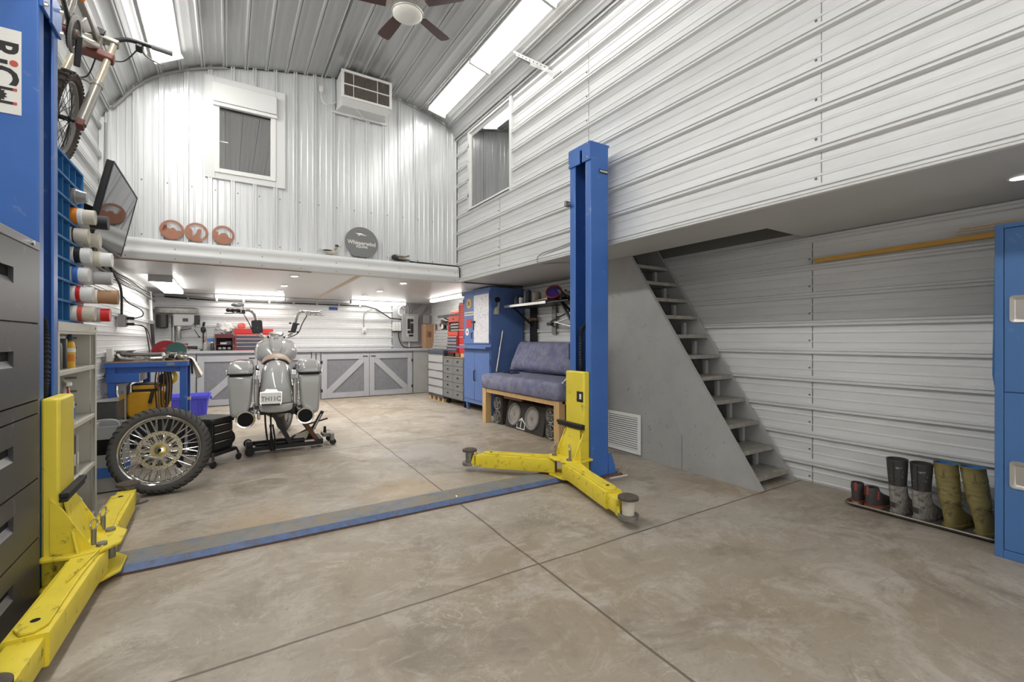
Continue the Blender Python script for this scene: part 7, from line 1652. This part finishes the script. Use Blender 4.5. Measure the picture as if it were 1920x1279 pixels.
solo('ledge_cable', MB().tube([(2.2, YU - .025, 2.31), (2.93, YU - .03, 2.305), (2.94, 6.165, 2.26), (2.945, 6.16, 2.09), (3.05, 6.14, 2.055), (3.40, 6.10, 2.05), (3.75, 6.12, 2.052), (4.05, 6.14, 2.055)], .010, 6), 'cable_black', 'black cable running down the corner and under the mezzanine', 'cable')
solo('wire_loop', MB().tube([(2.94, 3.35, 2.20), (2.94, 3.75, 2.165), (2.94, 4.05, 2.15), (2.935, 4.15, 2.11), (2.95, 4.12, 2.045), (3.1, 4.05, 2.055), (3.3, 3.9, 2.055)], .007, 6, smooth=5), 'cable_grey', 'thin grey wire looping under the mezzanine edge beside right post', 'wire')
# wiring on the left wall under the loft
t = thing('cable_bundle', 'bundle of dark cables strung along the left wall under loft', 'cables', (-1.08, 7.0, 1.95))
rr = random.Random(9)
for k in range(6):
    part('cable', MB().tube([(XL + .035 + .004 * k, y, 2.0 - .022 * k + rr.uniform(-.02, .02)) for y in (4.6, 5.2, 5.8, 6.4, 7.0, 7.7, 8.5, 9.3, 10.1)], .007, 6, smooth=4), 'cable_black' if k % 2 else 'cable_grey', t)
t = thing('power_outlet', 'grey outlet box with two plugs on the left wall above bench', 'outlet', (-1.08, 7.13, 1.36))
part('box', MB().box(XL + .02, XL + .09, 7.06, 7.20, 1.35, 1.50), 'grey_plastic', t, bev=.006); part('cover', MB().box(XL + .09, XL + .10, 7.07, 7.19, 1.36, 1.49), 'steel_dull', t)
part('feed', MB().tube([(XL + .06, 6.45, 1.97), (XL + .06, 6.9, 1.86), (XL + .05, 7.12, 1.74), (XL + .05, 7.13, 1.50)], .013, 8, smooth=5), 'cable_black', t)
for z in (1.46, 1.39): part('plug', MB().box(XL + .10, XL + .17, 7.10, 7.14, z - .02, z + .015), 'black_plastic', t, bev=.005)
part('cord', MB().tube([(XL + .17, 7.12, 1.46), (XL + .25, 7.1, 1.49), (XL + .24, 7.1, 1.56), (XL + .12, 7.12, 1.64), (XL + .06, 7.13, 1.72)], .006, 6, smooth=5), 'cable_black', t)
part('cord', MB().tube([(XL + .17, 7.12, 1.38), (XL + .27, 7.05, 1.36), (XL + .31, 7.0, 1.22), (XL + .34, 6.96, .98)], .006, 6, smooth=5), 'cable_black', t)
part('cord', MB().tube([(XL + .17, 7.12, 1.385), (XL + .29, 7.05, 1.34), (XL + .34, 7.0, 1.18), (XL + .38, 6.96, .98)], .006, 6, smooth=5), 'brown_red', t)
t = thing('corner_pole', 'white and black pole leaning in the rear left corner', 'pole', (-1.03, 9.6, 1.0))
part('white_tube', MB().bar((-1.06, 9.62, 1.48), (-1.08, 9.62, 2.0), .022, n=12), 'white_plastic', t); part('black_tube', MB().bar((-1.03, 9.62, 1.0), (-1.06, 9.62, 1.5), .024, n=12), 'black_metal', t); part('clamp', MB().box(-1.10, -1.02, 9.58, 9.66, 1.46, 1.52), 'steel_dull', t, bev=.006)
